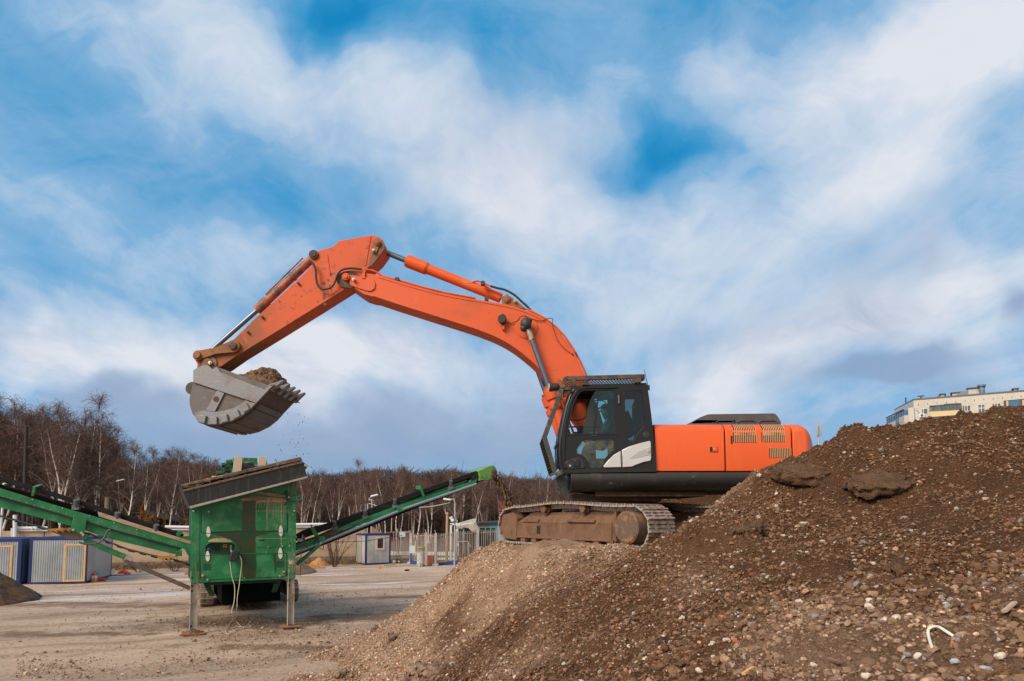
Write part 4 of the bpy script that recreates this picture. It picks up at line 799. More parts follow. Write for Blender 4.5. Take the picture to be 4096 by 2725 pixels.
# exhaust hood
b = MB(); hp_ = [(640,215),(650,170),(690,145),(780,95),(870,62),(920,58),(1780,47),(1815,55),(1850,100),(1885,165),(1890,215)]
plate(b, cD, hp_, 14.75, 1.2); b.obj('exhaust_hood', HOOD, ex, bevel=.05, seg=3)
b = MB()
for x in (985, 1285, 1580):
    P = trace(cD, [(x,175),(x+30,147),(x+215,145),(x+250,168)], 14.73); b.tube(P, .012, 6)
b.obj('hood_rib', HOOD, ex)
# skirt / deck
xs0, xs1 = xof(2282), xof(3230); zs0 = zof(1889); zs1 = zof(1950); zu = zof(1966)
prof_ = [(Y0-.03, zs0), (Y0-.06, zs0-.06), (Y0-.07, zs0-.17), (Y0-.03, zs1+.05), (Y0+.06, zs1-.03), (Y0+.25, zu), (16.5, zu), (16.62, zs0)]
b = MB(); b.prism([[Vector((xs0, y, z)) for y, z in prof_]], (xs1-xs0, 0, 0)); b.obj('deck_skirt', SKIRT, ex, bevel=.02)
b = MB(); plate(b, cC, [(300,928),(330,985),(325,1018),(278,1046),(238,968),(262,945)], Y0-.05, 1.1); b.obj('step_plate', SKIRT, ex, bevel=.01)
b = MB(); b.box((xof(2560, 15.3), 15.3, zu-.04), (2.3, 2.2, .12)); b.box((xof(2450, 15), 14.8, zu-.12), (1.9, .8, .16)); b.tube(curve([atY(*cC(x, y), 14.3) for x, y in [(345,1045),(360,1070),(390,1072),(420,1050)]], 4), .03, 8); b.beam(atY(*cC(400, 1080), 14.4), atY(*cC(480, 1045), 14.4), .12, .06); b.obj('under_frame', GREASE, ex, bevel=.01)
b = MB(); b.cyl((2.45, 15.3, 3.78), (2.45, 15.3, zu-.02), .82, n=40); b.cyl((2.45, 15.3, 3.72), (2.45, 15.3, 3.86), .92, n=40); b.obj('swing_ring', GREASE, ex)
# ------------------------------------------------------------------ cab
YC = 13.88; YF = 14.90
CAB = [(350,1350),(322,1250),(308,1100),(312,960),(330,830),(362,640),(400,470),(448,330),(495,250),(555,207),(640,188),(1050,178),(1420,168),(1442,240),(1490,600),(1530,1000),(1555,1330)]
W1 = [(398,832),(428,650),(468,480),(528,330),(565,287),(620,270),(1005,262),(1012,828)]
W2 = [(490,1090),(530,1010),(580,940),(640,905),(700,905),(740,922),(790,912),(850,903),(1000,905),(1000,1060),(920,1110),(880,1160),(850,1240),(830,1275),(700,1280),(660,1200),(610,1130),(560,1100)]
W3 = [(1135,275),(1360,270),(1385,480),(1410,690),(1390,740),(1300,850),(1260,920),(1220,940),(1190,910),(1170,880),(1150,600)]
cab = None
b = MB(); plate(b, cC2, CAB, YC, .05, (W1, W2, W3)); cab = b.obj('cab', BLACK, ex, bevel=.01)
FS = [(p_[0], p_[1]) for p_ in CAB]
def shiftY(P, Y): return [Vector((p_.x, Y, p_.z)) for p_ in P]
near = trace(cC2, CAB, YC); 
b = MB(); b.prism([shiftY(near, YF)] + [shiftY(trace(cC2, h, YC), YF) for h in ([(430,1200),(398,900),(428,650),(468,480),(528,330),(565,287),(620,270),(1005,262),(1012,1200)], [(1110,275),(1380,270),(1430,690),(1430,850),(1130,850)])], (0, .05, 0)); b.obj('far_side_frame', BLACK, cab)
# cab skin across: roof, back, floor
def skin(b, P, y0, y1, th):
    C_ = sum(near, Vector())/len(near)
    for i in range(len(P)-1):
        n = Vector((-(P[i+1]-P[i]).z, 0, (P[i+1]-P[i]).x)).normalized(); n = n if n.dot(C_-P[i]) > 0 else -n
        a, c_ = P[i], P[i+1]; b.hexa([Vector((a.x, y0, a.z)), Vector((c_.x, y0, c_.z)), Vector((c_.x, y0, c_.z))+n*th, Vector((a.x, y0, a.z))+n*th, Vector((a.x, y1, a.z)), Vector((c_.x, y1, c_.z)), Vector((c_.x, y1, c_.z))+n*th, Vector((a.x, y1, a.z))+n*th])
b = MB(); skin(b, near[9:13], YC+.05, YF, .06); b.obj('roof', BLACK, cab)
b = MB(); skin(b, [near[15], near[16], near[0]], YC+.05, YF, .06); skin(b, [near[12].lerp(near[13], 1), near[12]], YC+.05, YF, .05); skin(b, [near[14].lerp(near[15], .4), near[15]], YC+.05, YF, .05); b.obj('rear_wall', BLACK, cab)
b = MB(); b.box(atY(*cC2(950, 1200), 14.38)+Z(0, 0, -.05), (1.55, .9, .16)); b.obj('floor_pan', DARK, cab)
TEAL = glass('teal_glass', (.42, .70, .72), .05); TEALD = glass('dark_teal_glass', (.30, .42, .45), .06); CLEAR = glass('clear_glass', (.82, .92, .92), .08); GRIMY = glass('grimy_glass', (.66, .78, .72), .05, (.26, .24, .17), .35)
b = MB(); plate(b, cC2, [(585,832),(640,560),(690,390),(740,302),(790,270),(1010,262),(1012,830)], YC+.03, .008); b.obj('sliding_pane', TEAL, cab)
b = MB(); plate(b, cC2, [(728,828),(790,272),(812,272),(750,828)], YC+.02, .02); plate(b, cC2, [(800,378),(1005,376),(1005,392),(800,394)], YC+.05, .02); b.obj('window_bar', BLACK, cab)
b = MB(); plate(b, cC2, [(812,270),(1005,262),(1005,376),(802,380)], YC+.075, .006); b.obj('tinted_sky_pane', glass('teal_sky_tint', (.05, .50, .46), .02, (.04, .42, .38), .6), cab)  # added teal pane imitates sky seen through the tinted roof window
b = MB(); plate(b, cC2, W2, YC+.03, .008); b.obj('lower_pane', GRIMY, cab)
b = MB(); plate(b, cC2, W3, YC+.03, .008); b.obj('rear_pane', TEALD, cab)
# front windscreen, bulging
b = MB(); P = near[1:9]; C_ = sum(near, Vector())/len(near); nY = 8
vs = []; 
for j in range(nY+1):
    t = j/nY; bul = .07*math.sin(math.pi*(.15+.7*t))
    for p_ in P: vs.append(Vector((p_.x-bul, YC+.05+(YF-YC-.05)*t, p_.z)))
b.add(vs, [(j*8+i, j*8+i+1, (j+1)*8+i+1, (j+1)*8+i) for j in range(nY) for i in range(7)]); b.obj('windscreen', CLEAR, cab, smooth=60)
b = MB(); b.tube([p_+Z(-.05, .18, 0) for p_ in P], .035, 8); b.tube([Vector((p_.x-.03, YF, p_.z)) for p_ in P], .04, 8); b.tube([Vector((p_.x-.02, YC+.03, p_.z)) for p_ in near[0:9]], .04, 8)
mid = near[3]; b.beam(Vector((mid.x-.08, YC+.05, mid.z)), Vector((mid.x-.08, YF, mid.z)), .03, .05); b.beam(Vector((near[1].x-.06, YC+.05, near[1].z+.1)), Vector((near[1].x-.06, YF, near[1].z+.1)), .05, .25); b.obj('windscreen_frame', BLACK, cab)
# trim: seams, silver panels, door handle
b = MB(); plate(b, cC2, [(1055,180),(1066,180),(1078,830),(1100,1040),(1108,1290),(1098,1290),(1090,1060),(1070,880)], YC-.004, .006); plate(b, cC2, [(385,836),(1030,826),(1085,872),(1082,880),(1025,840),(382,850)], YC-.012, .014); plate(b, cC2, [(355,1300),(620,1290),(700,1300),(1555,1300),(1555,1330),(350,1345)], YC-.002, .004); b.obj('seam_line', DARK, cab)
b = MB(); fr = [(345,1300),(318,1180),(308,1020),(325,850),(358,650),(398,480),(448,340),(500,262),(565,215),(640,200),(1050,192),(1050,240),(620,248),(560,262),(520,300),(478,370),(440,470),(405,620),(382,760),(370,900),(360,1050),(358,1180),(380,1290)]
plate(b, cC2, fr, YC-.022, .022); b.obj('door_frame_rim', BLACK, cab, bevel=.012)
b = MB(); plate(b, cC2, [(1104,1045),(1200,1000),(1330,960),(1470,926),(1483,945),(1490,1165),(1478,1188),(1390,1205),(1300,1238),(1230,1268),(1112,1272)], YC-.03, .03); sp_ = b.obj('silver_panel', SILVER, cab, bevel=.014)
b = MB(); plate(b, cC2, [(1200,1165),(1230,1130),(1330,1060),(1480,1008),(1482,1030),(1440,1060),(1482,1090),(1482,1110),(1300,1150)], YC-.034, .006); b.obj('panel_recess', mat('silver_shade', (.36, .355, .35), .5), sp_, bevel=.004)
b = MB(); q_ = atY(*cC2(1452, 1060), YC-.03); b.cyl(q_-Z(0, .02, 0), q_, .032, n=16); b.obj('panel_lock', BOLT, sp_, bevel=.004)
b = MB(); plate(b, cC2, [(858,1262),(920,1185),(1000,1108),(1088,1058),(1098,1272),(880,1276)], YC-.03, .03); b.obj('silver_panel', SILVER, cab, bevel=.012)
b = MB(); plate(b, cC2, [(362,1215),(380,1192),(450,1155),(520,1130),(555,1138),(590,1180),(632,1258),(612,1284),(400,1292),(368,1265)], YC-.02, .02); dh = b.obj('handle_recess', mat('black_plastic', (.02, .02, .022), .35), cab, bevel=.012)
b = MB(); plate(b, cC2, [(478,1172),(540,1168),(556,1190),(556,1250),(540,1266),(478,1264)], YC-.045, .03); b.obj('door_handle', mat('black_plastic_gloss', (.014, .014, .016), .25), dh, bevel=.014)
b = MB(); q_ = atY(*cC2(424, 1252), YC-.02); b.cyl(q_-Z(0, .015, 0), q_, .022, n=14); b.obj('door_lock', BOLT, dh)
for x0, y0, x1, y1 in ((1062, 330, 1066, 440), (1093, 1115, 1097, 1225)):
    b = MB(); b.cyl(atY(*cC2(x0, y0), YC-.02), atY(*cC2(x1, y1), YC-.02), .022, n=12); b.obj('door_hinge', mat('grey_hinge', (.12, .12, .12), .4, .5), cab)
b = MB(); q_ = atY(*cC2(1420, 848), YC); b.cyl(q_-Z(0, .012, 0), q_, .07, n=22); b.cyl(q_-Z(0, .02, 0), q_, .035, n=6); b.obj('vent_cap', HOSE, cab, bevel=.004)
b = MB(); q_ = atY(*cC2(740, 858), YC); b.box(q_, (.13, .02, .03)); b.obj('door_plate', HOSE, cab, bevel=.006)
# guards
b = MB(); yk = 13.80
def bar(b, a, c_, w, Y, t=.05): A, B = atY(*cC2(*a), Y), atY(*cC2(*c_), Y); b.beam(A, B, t, w, (B-A).cross(Vector((0, 1, 0))))
for Y, dx in ((yk, 0), (15.12, 0)):
    A1, A2, A3 = (atY(*cC2(x, y), yk) for x, y in ((325,225),(92,880),(225,1330)))
    for A, B in ((A1, A2), (A2, A3)):
        A = Vector((A.x, Y, A.z)); B = Vector((B.x, Y, B.z)); b.beam(A, B, .05, .095, (B-A).cross(Vector((0, 1, 0))))
A2b, A3b = atY(*cC2(92, 880), yk), atY(*cC2(225, 1330), yk)
for i in range(13):
    p_ = A2b.lerp(A3b, i/12); b.beam(Vector((p_.x-.02, yk+.02, p_.z)), Vector((p_.x-.02, 15.12, p_.z)), .012, .07, (A3b-A2b).cross(Vector((0, 1, 0))))
b.beam(atY(*cC2(160, 1385), yk-.02), atY(*cC2(250, 1335), yk-.02), .06, .05); b.beam(atY(*cC2(240, 1375), yk), atY(*cC2(330, 1330), yk), .12, .10)
b.beam(atY(*cC2(330, 240), yk), atY(*cC2(430, 245), yk), .05, .07); b.beam(atY(*cC2(355, 250), yk+.05), atY(*cC2(350, 350), yk+.05), .07, .06); b.beam(A1+Z(-.02, 0, -.02), Vector((A1.x-.02, 15.12, A1.z-.02)), .06, .08)
b.obj('front_guard', mat('worn_black_steel', (.04, .037, .034), .6, layers=[dict(c=(.17, .13, .10), s=9, lo=.54, hi=.7), dict(c=(.36, .28, .2), s=14, lo=.66, hi=.74)]), cab, bevel=.006)
b = MB(); Yr = 13.86
R0, R1 = atY(*cC2(372, 112), Yr), atY(*cC2(1385, 86), Yr); b.beam(R0, R1, .05, .09); b.beam(R0+Z(0, 1.1, 0), R1+Z(0, 1.1, 0), .05, .09); b.beam(R0, R0+Z(0, 1.1, 0), .05, .08); b.beam(R1, R1+Z(0, 1.1, 0), .06, .09)
b.beam(R0, atY(*cC2(320, 215), Yr), .05, .10, (1, 0, 0)); b.beam(atY(*cC2(460, 100), Yr-.03), atY(*cC2(460, 215), Yr-.03), .12, .03, (0, 1, 0)); b.beam(atY(*cC2(1300, 80), Yr-.03), atY(*cC2(1300, 165), Yr-.03), .18, .03, (0, 1, 0)); b.beam(atY(*cC2(628, 160), Yr-.01), atY(*cC2(628, 200), Yr-.01), .13, .06, (0, 1, 0))
rg = b.obj('roof_guard', mat('rusty_black_steel', (.035, .028, .025), .7, layers=[dict(c=(.10, .06, .04), s=5, lo=.45, hi=.65)]), cab, bevel=.006)
b = MB(); n_ = 26
for i in range(1, n_): x_ = R0.x+(R1.x-R0.x)*i/n_; b.beam((x_+.1, Yr, R0.z-.02), (x_-.12, Yr+1.1, R0.z-.02), .011, .011)
for j in range(1, 9): b.beam((R0.x, Yr+1.1*j/9, R0.z-.025), (R1.x, Yr+1.1*j/9, R1.z-.025), .011, .011)
b.obj('guard_mesh', HOSE, rg, smooth=0)
b = MB(); p_ = atY(*cC2(218, 228), 13.85); b.cyl(p_+Z(-.10, 0, 0), p_+Z(.04, 0, .01), .095, .08, n=16); b.ball(p_+Z(.04, 0, .01), .08, 8); gl_ = b.obj('work_lamp', HOSE, cab)
b = MB(); b.cyl(p_+Z(-.115, 0, 0), p_+Z(-.10, 0, 0), .085, n=16); b.obj('lamp_lens', mat('lamp_lens', (.5, .52, .55), .2), gl_)
b = MB()
for x, y in ((290, 130), (270, 150)): b.cyl(atY(*cC2(x-10, y-10), 13.85), atY(*cC2(x+30, y+40), 13.85), .016, n=8)
plate(b, cC2, [(225,320),(310,180),(360,200),(255,340)], 13.83, .03); b.obj('guard_bracket', MUDDY, cab)
b = MB(); b.tube([atY(*cC2(1393, -5), 13.95), atY(*cC2(1425, 130), 13.95), atY(*cC2(1440, 215), 13.95)], [.005, .007, .011], 6); q_ = atY(*cC2(1446, 232), 13.95); b.cyl(q_-Z(0, 0, .05), q_+Z(0, 0, .05), .035, n=10); b.obj('antenna', HOSE, ex)
# interior
SEAT = mat('dark_seat', (.035, .04, .045), .8); 
b = MB(); plate(b, cC2, [(985,900),(990,640),(1030,470),(1080,430),(1130,470),(1120,700),(1110,900)], 14.15, .5); plate(b, cC2, [(800,1010),(1120,990),(1120,900),(820,920)], 14.12, .56); b.obj('seat', SEAT, cab, bevel=.05, seg=3)
b = MB(); plate(b, cC2, [(1150,560),(1180,510),(1240,640),(1280,760),(1275,860),(1170,880),(1160,720)], 14.06, .4); b.obj('seat_jacket', mat('red_cloth', (.34, .045, .04), .9, bump=[(5, .6, .05)]), cab, bevel=.04)
b = MB(); plate(b, cC2, [(1232,480),(1282,438),(1268,535)], 14.0, .04); b.obj('hivis_cloth', mat('hivis', (.45, .52, .10), .8), cab)
b = MB(); plate(b, cC2, [(1290,420),(1345,290),(1400,290),(1440,740),(1330,860),(1290,760)], 14.3, .5); b.obj('rear_trim', SEAT, cab)
b = MB(); plate(b, cC2, [(520,835),(525,760),(590,752),(600,770),(600,835)], 14.5, .1); plate(b, cC2, [(470,835),(480,810),(515,806),(515,835)], 14.5, .1); b.beam(atY(*cC2(410, 745), 14.8), atY(*cC2(1000, 745), 14.8), .03, .03); b.beam(atY(*cC2(420, 690), 14.6), atY(*cC2(480, 835), 14.6), .03, .03); plate(b, cC2, [(640,1010),(760,1000),(770,1260),(650,1260)], 14.55, .15); b.obj('console', mat('dark_blue_plastic', (.012, .014, .05), .5), cab)
b = MB(); b.tube(curve([atY(*cC2(x, y), 14.75) for x, y in [(440,640),(450,655),(520,660),(590,645),(625,615),(645,540),(630,440),(590,405),(530,400)]], 4), .012, 6); b.tube(curve([atY(*cC2(x, y), 14.75) for x, y in [(650,480),(660,420),(700,400),(840,402),(880,420),(905,470)]], 4), .012, 6); b.obj('wiper_ring', DARK, cab)
# ------------------------------------------------------------------ crawler tracks
def track(root, C, ax, half, r0, z0, width, sag, pitch_n, mats, dist_up=0., zc=None, detail=True, sproc_r=None, lift_top=()):
    """one crawler: belt of shoes round two wheels; C = ground point under its middle, ax = heading"""
    ax = Vector((ax[0], ax[1], 0)).normalized(); sd = Vector((-ax.y, ax.x, 0)); C = Vector(C); frame_m, shoe_m = mats
    tr = thing_child('track', root)
    def P(s, z, w=0.): return C + ax*s + sd*w + Vector((0, 0, z))
    path = []
    for t in np.linspace(-math.pi/2, math.pi/2, 17): path.append((half+r0*math.cos(t), r0+z0+r0*math.sin(t)))
    for s in np.linspace(half, -half, 25)[1:-1]:
        u = s/half; path.append((s, 2*r0+z0 + lift_top[0]*math.exp(-((s-lift_top[1])/lift_top[2])**2) if lift_top else 2*r0+z0 - sag*abs(math.sin(u*math.pi*1.0))))
    for t in np.linspace(math.pi/2, 3*math.pi/2, 17): path.append((-half+r0*.95*math.cos(t), r0+z0+r0*.95*math.sin(t)+(z0*0)))
    path.append((half, z0))
    path = [Vector((s, 0, z)) for s, z in path]; path.append(path[0])
    L = [0]
    for a, c_ in zip(path, path[1:]): L.append(L[-1]+(c_-a).length)
    def at(d):
        d %= L[-1]; i = max(j for j in range(len(L)-1) if L[j] <= d); f = (d-L[i])/max(L[i+1]-L[i], 1e-9); return path[i].lerp(path[i+1], f), (path[i+1]-path[i]).normalized()
    step = L[-1]/pitch_n; proto = {}
    b = MB(); w = width/2; h = step*.49
    for wv in (-1,): pass
    def bx(x0, x1, y0, y1, z0_, z1): b.hexa([Vector((x, y, z)) for z in (z0_, z1) for x, y in ((x0,y0),(x1,y0),(x1,y1),(x0,y1))])
    bx(-h, h*1.02, -w, w, -.022, .004); bx(-h*.98, -h*.70, -w, w, .004, .040); bx(-.02, .02, -w, w, .004, .026); bx(h*.45, h*.65, -w, w, .004, .026)
    if detail:
        for y in (-.11, .11): bx(-h*1.05, h*.9, y-.035, y+.035, -.12, -.02)
        for y in (-.17, .17):
            for x in (-h*.35, h*.25): b.cyl((x, y, .0), (x, y, .028), .022, n=8)
    me = None
    for i in range(pitch_n):
        p_, t = at(i*step); n = Vector((t.z, 0, -t.x)); M = Matrix((ax*t.x+Z(0, 0, t.z), sd, ax*n.x+Z(0, 0, n.z))).transposed().to_4x4(); M.translation = C + ax*p_.x + Z(0, 0, p_.z)
        if me is None:
            o0 = b.obj('track_shoe', shoe_m, None, bevel=0, smooth=30); me = o0.data
            for v_ in me.vertices: v_.co += o0.location
            o = o0
        else: o = bpy.data.objects.new('track_shoe', me); COL.objects.link(o)
        o.location = (0, 0, 0); o.parent = tr; M.translation -= root.location; o.matrix_basis = M
    return tr, P, ax, sd
def thing_child(name, root):
    o = bpy.data.objects.new(name, None); COL.objects.link(o); o.parent = root; return o
TH = math.radians(54.5); AX = (math.cos(TH), -math.sin(TH)); PR = Vector((-math.sin(TH), -math.cos(TH), 0))
for side, nm in ((1, 'near'), (-1, 'far')):
    Cc = Vector((2.38, 15.28, 2.99)) + PR*1.25*side
    tr, P, ax, sd = track(ex, Cc, AX, 2.02, .415, .0, .70, .05, 47, (TRK, SHOE), lift_top=(.09, -.15, 1.1))
    o = -1 if side > 0 else 1          # outer side in sd terms
    s = -.30 if side > 0 else .30
    # frame box with sloping roof
    b = MB(); prof_ = [(-1.62, .16), (1.42, .16), (1.42, .52), (1.25, .60), (-1.35, .62), (-1.70, .45)]
    w0 = .29*o
    b.prism([[P(a, z, w0) for a, z in [(-1.75,.15),(1.40,.15),(1.40,.50),(-1.75,.50)]]], sd*(-.56*o)); 
    b.prism([[P(a, z, w0*.45) for a, z in [(-1.70,.48),(1.40,.48),(1.50,.74),(-1.45,.70)]]], sd*(-.26*o)); fb = MB()
    b.hexa([P(-1.7,.50,w0), P(1.4,.50,w0), P(1.4,.70,w0*.45), P(-1.5,.66,w0*.45), P(-1.7,.46,w0), P(1.4,.46,w0), P(1.4,.48,w0*.45), P(-1.5,.48,w0*.45)])
    b.prism([[P(a, z, w0*1.1) for a, z in [(-1.75,.13),(1.38,.13),(1.38,.17),(-1.75,.17)]]], sd*(-.10*o)); b.prism([[P(a, z, w0*1.15) for a, z in [(.10,.50),(.95,.50),(.95,.57),(.10,.57)]]], sd*(-.05*o)); b.prism([[P(a, z, w0*1.1) for a, z in [(-1.5,.50),(-.9,.50),(-.9,.57),(-1.5,.57)]]], sd*(-.05*o))
    b.prism([[P(a, z, w0*1.08) for a, z in [(-2.2,.10),(-1.75,.08),(-1.70,.60),(-1.9,.72),(-2.3,.66),(-2.38,.4)]]], sd*(-.60*o))
    b.prism([[P(a, z, w0*.9) for a, z in [(1.40,.16),(1.50,.12),(1.50,.74),(1.40,.66)]]], sd*(-.2*o))
    b.obj('track_frame', TRK, tr, bevel=.015)
    b = MB(); b.prism([[P(a, z, w0*1.02) for a, z in [(-.98,.24),(-.86,.24),(-.86,.42),(-.98,.42)]]], sd*(-.03*o)); b.obj('frame_slot', DARK, tr)
    b = MB(); c0 = P(1.96, .42, w0*.4); b.cyl(c0, P(1.96, .42, .44*o), .31, n=36); b.cyl(P(1.96, .42, .42*o), P(1.96, .42, .455*o), .29, n=36)
    for k in range(20): t = k*math.pi/10; q_ = P(1.96+.262*math.cos(t), .42+.262*math.sin(t), .455*o); b.cyl(q_, q_+sd*.012*o, .014, n=6)
    b.obj('final_drive', bpy.data.materials.get('drive_cover') or mat('drive_cover', (.115, .075, .05), .7, layers=[dict(c=(.26, .13, .06), s=7, lo=.48, hi=.64), dict(c=(.07, .06, .055), s=3, lo=.5, hi=.7)]), tr, bevel=.012)
    b = MB(); b.cyl(P(1.96, .42, -.12), P(1.96, .42, .12), .37, n=30); b.obj('sprocket', GREASE, tr); b = MB(); b.cyl(P(-2.0, .40, -.14), P(-2.0, .40, .14), .36, n=30); b.obj('idler', GREASE, tr)
    for a in (-.75, .55):
        b = MB(); b.cyl(P(a, .79, .30*o), P(a, .79, -.2*o), .085, n=18); b.cyl(P(a, .79, .16*o), P(a, .79, .20*o), .105, n=18); b.beam(P(a, .55, -.05*o), P(a, .75, -.05*o), .1, .1); b.obj('carrier_roller', TRK, tr, bevel=.006)
    for k in range(8):
        a = -1.5+k*.41; b = MB(); b.cyl(P(a, .12, .26*o), P(a, .12, -.26*o), .10, n=16); b.prism([[P(a+x, z, .30*o) for x, z in [(-.09,.16),(.09,.16),(.07,.03),(-.07,.03)]]], sd*(-.06*o)); b.obj('track_roller', TRK, tr)
b = MB(); b.box((2.4, 15.3, 3.55), (1.7, 1.7, .36), (math.cos(TH), -math.sin(TH))); 
for s_ in (-1, 1): b.beam(Vector((2.4, 15.3, 3.55))+PR*1.15*s_+Vector((AX[0], AX[1], 0))*.7, Vector((2.4, 15.3, 3.6))-PR*1.15*s_*.0+Vector((AX[0], AX[1], 0))*.5, .35, .3); b.beam(Vector((2.4, 15.3, 3.55))+PR*1.15*s_-Vector((AX[0], AX[1], 0))*.7, Vector((2.4, 15.3, 3.6))-Vector((AX[0], AX[1], 0))*.5, .35, .3)
b.obj('cross_frame', TRK, ex, bevel=.02)
# ------------------------------------------------------------------ operator on the seat
def skin_person(name, label, joints, edges, m, loc, parts=()):
    me = bpy.data.meshes.new(name); me.from_pydata([Vector(p_) for p_, r in joints], edges, []); o = bpy.data.objects.new(name, me); COL.objects.link(o); o.location = loc
    s = o.modifiers.new('skin', 'SKIN'); s.use_smooth_shade = True
    for v_, (p_, r) in zip(me.skin_vertices[0].data, joints): v_.radius = (r if isinstance(r, tuple) else (r, r))
    me.skin_vertices[0].data[0].use_root = True
    sb = o.modifiers.new('sub', 'SUBSURF'); sb.levels = 1; sb.render_levels = 2
    me.materials.append(m); return o
hd = atY(*cZ(770, 450), 14.40); hp0 = Vector((hd.x+.06, 14.40, hd.z-.74))
J = [((0,0,0),(.17,.13)), ((0,0,.22),(.165,.12)), ((-.02,0,.44),(.19,.12)), ((-.03,0,.55),(.07,.06)), ((-.05,0,.66),(.085,.095)), ((-.06,0,.76),(.085,.09)), ((-.08,0,.84),(.05,.06)),
 ((-.02,-.20,.48),.07), ((-.10,-.27,.24),.055), ((-.36,-.25,.20),.045), ((-.46,-.24,.22),.03), ((-.02,.20,.48),.07), ((-.10,.27,.24),.055), ((-.36,.25,.20),.045), ((-.46,.24,.22),.03),
 ((-.12,-.11,-.02),.10), ((-.46,-.13,.02),.08), ((-.56,-.13,-.34),.055), ((-.66,-.13,-.40),.04), ((-.12,.11,-.02),.10), ((-.46,.13,.02),.08), ((-.56,.13,-.34),.055), ((-.66,.13,-.40),.04)]
E = [(0,1),(1,2),(2,3),(3,4),(4,5),(5,6),(2,7),(7,8),(8,9),(9,10),(2,11),(11,12),(12,13),(13,14),(0,15),(15,16),(16,17),(17,18),(0,19),(19,20),(20,21),(21,22)]
JACK = mat('operator_clothes', (.16, .20, .20), .9, layers=[dict(c=(.08, .10, .11), s=9, lo=.45, hi=.6)])
op = skin_person('person', '', J, E, JACK, hp0); tag(op, 'machine operator in a dark cap and grey jacket seated in the excavator cab', 'person')
b = MB(); hc = hp0+Z(-.06, 0, .77); b.ball(hc+Z(.01, 0, .05), .105, 10, (1.08, .9, .75)); b.beam(hc+Z(-.07, 0, .045), hc+Z(-.20, 0, .02), .15, .015); b.obj('cap', mat('dark_cap', (.03, .035, .045), .9), op)
b = MB(); b.ball(hc+Z(-.015, 0, -.02), .088, 10, (1.0, .85, 1.15)); b.ball(hc+Z(-.115, 0, -.03), .02, 6); b.ball(hc+Z(.0, -.085, -.02), .025, 6, (.8, .4, 1.2)); b.obj('face', mat('skin', (.42, .24, .17), .6), op)
# ------------------------------------------------------------------ tracked screening machine
PL_, PR_ = atZ(771, 2540), atZ(1163, 2511); ES = (PR_-PL_).normalized(); FP = Plane(PL_, (ES.x, ES.y)); NS = FP.n; ES = FP.e
MID = (PL_+PR_)/2
scr = thing('screening_machine', 'green tracked screening machine with tilted black hopper and side conveyors', 'screener', Vector((MID.x, MID.y, 0)) + NS*3)
def fp(c_, x, y, k=0.): return FP.off(k).pt(*c_(x, y))
def fplate(b, c_, pts, k, th, holes=()):
    base = [FP.pt(*c_(x, y)) + NS*k for x, y in pts]; return b.prism([base] + [[FP.pt(*c_(x, y)) + NS*k for x, y in h] for h in holes], NS*th)
FACE = [(205,1075),(215,515),(600,420),(930,340),(990,322),(980,1040)]
REC = [(316,790),(341,767),(510,767),(531,782),(531,862),(316,862)]
b = MB(); fplate(b, cG, FACE, 0, .05, (REC,)); body = b.obj('front_panel', GREEN, scr, bevel=.006)
b = MB(); fplate(b, cG, [(212,1070),(222,525),(985,335),(973,1036)], .051, 2.6); b.obj('engine_housing', GREEND, scr)
for pp in ([(936,340),(990,322),(980,1040),(925,1042)], [(205,1075),(215,520),(275,510),(266,1072)]):
    b = MB(); fplate(b, cG, pp, -.012, .012); b.obj('corner_post', GREEN, scr, bevel=.004)
# recess with the controls
rec = None
b = MB(); fplate(b, cG, [(314,864),(314,786),(340,764),(512,764),(533,780),(533,864)], .16, .01); fplate(b, cG, REC, .0, .16, ([(320,792),(343,771),(508,771),(527,784),(527,858),(320,858)],)); rec = b.obj('control_recess', GREEND, scr)
b = MB(); fplate(b, cG, [(357,810),(426,810),(426,845),(357,845)], .145, .012); lab = b.obj('lever_label', mat('white_label', (.60, .58, .56), .6), rec)
b = MB()
for x0, y0, x1, y1 in [(375,828,375,844),(392,826,392,844),(409,826,409,844),(357,828,372,828),(376,830,390,830),(380,834,386,840),(361,834,368,834),(361,834,361,841),(368,834,368,841),(396,832,408,842),(413,815,424,815),(415,820,422,820),(416,825,422,825),(414,830,424,842)]:
    b.beam(fp(cG, x0, y0, .143), fp(cG, x1, y1, .143), .004, .012)
b.obj('label_marks', DARK, lab, smooth=0)
b = MB(); 
for x in (365, 381, 396, 412): b.cyl(fp(cG, x, 797, .13), fp(cG, x, 805, .02), .01, n=8); b.ball(fp(cG, x, 824, -.0), .026, 7); b.cyl(fp(cG, x, 803, .03), fp(cG, x, 824, .0), .008, n=8)
fplate(b, cG, [(358,802),(358,794),(424,794),(424,802)], .14, .02); b.obj('lever', HOSE, rec)
b = MB(); fplate(b, cG, [(443,786),(480,784),(480,816),(443,817)], .06, .1); b.obj('stop_box', mat('dark_box', (.02, .02, .02), .5), rec)
b = MB(); fplate(b, cG, [(447,789),(477,787),(477,812),(447,813)], .05, .012); b.obj('stop_plate', YEL, rec, bevel=.004)
b = MB(); p_ = fp(cG, 462, 800, .05); b.cyl(p_, p_-NS*.05, .034, n=18); b.obj('stop_button', RED, rec, bevel=.006)
b = MB(); fplate(b, cG, [(488,786),(512,782),(526,795),(526,850),(500,835),(488,820)], .1, .04); b.obj('socket_cover', DARK, rec)
b = MB(); fplate(b, cG, [(496,792),(514,791),(514,820),(508,824),(502,824),(496,820)], .05, .05); b.obj('socket', mat('grey_socket', (.34, .34, .37), .4, .4), rec, bevel=.006)
b = MB(); fplate(b, cG, [(329,826),(335,815),(347,815),(352,828),(350,832),(330,832)], .02, .08); b.obj('valve_knob', BLUEP, rec, bevel=.004)
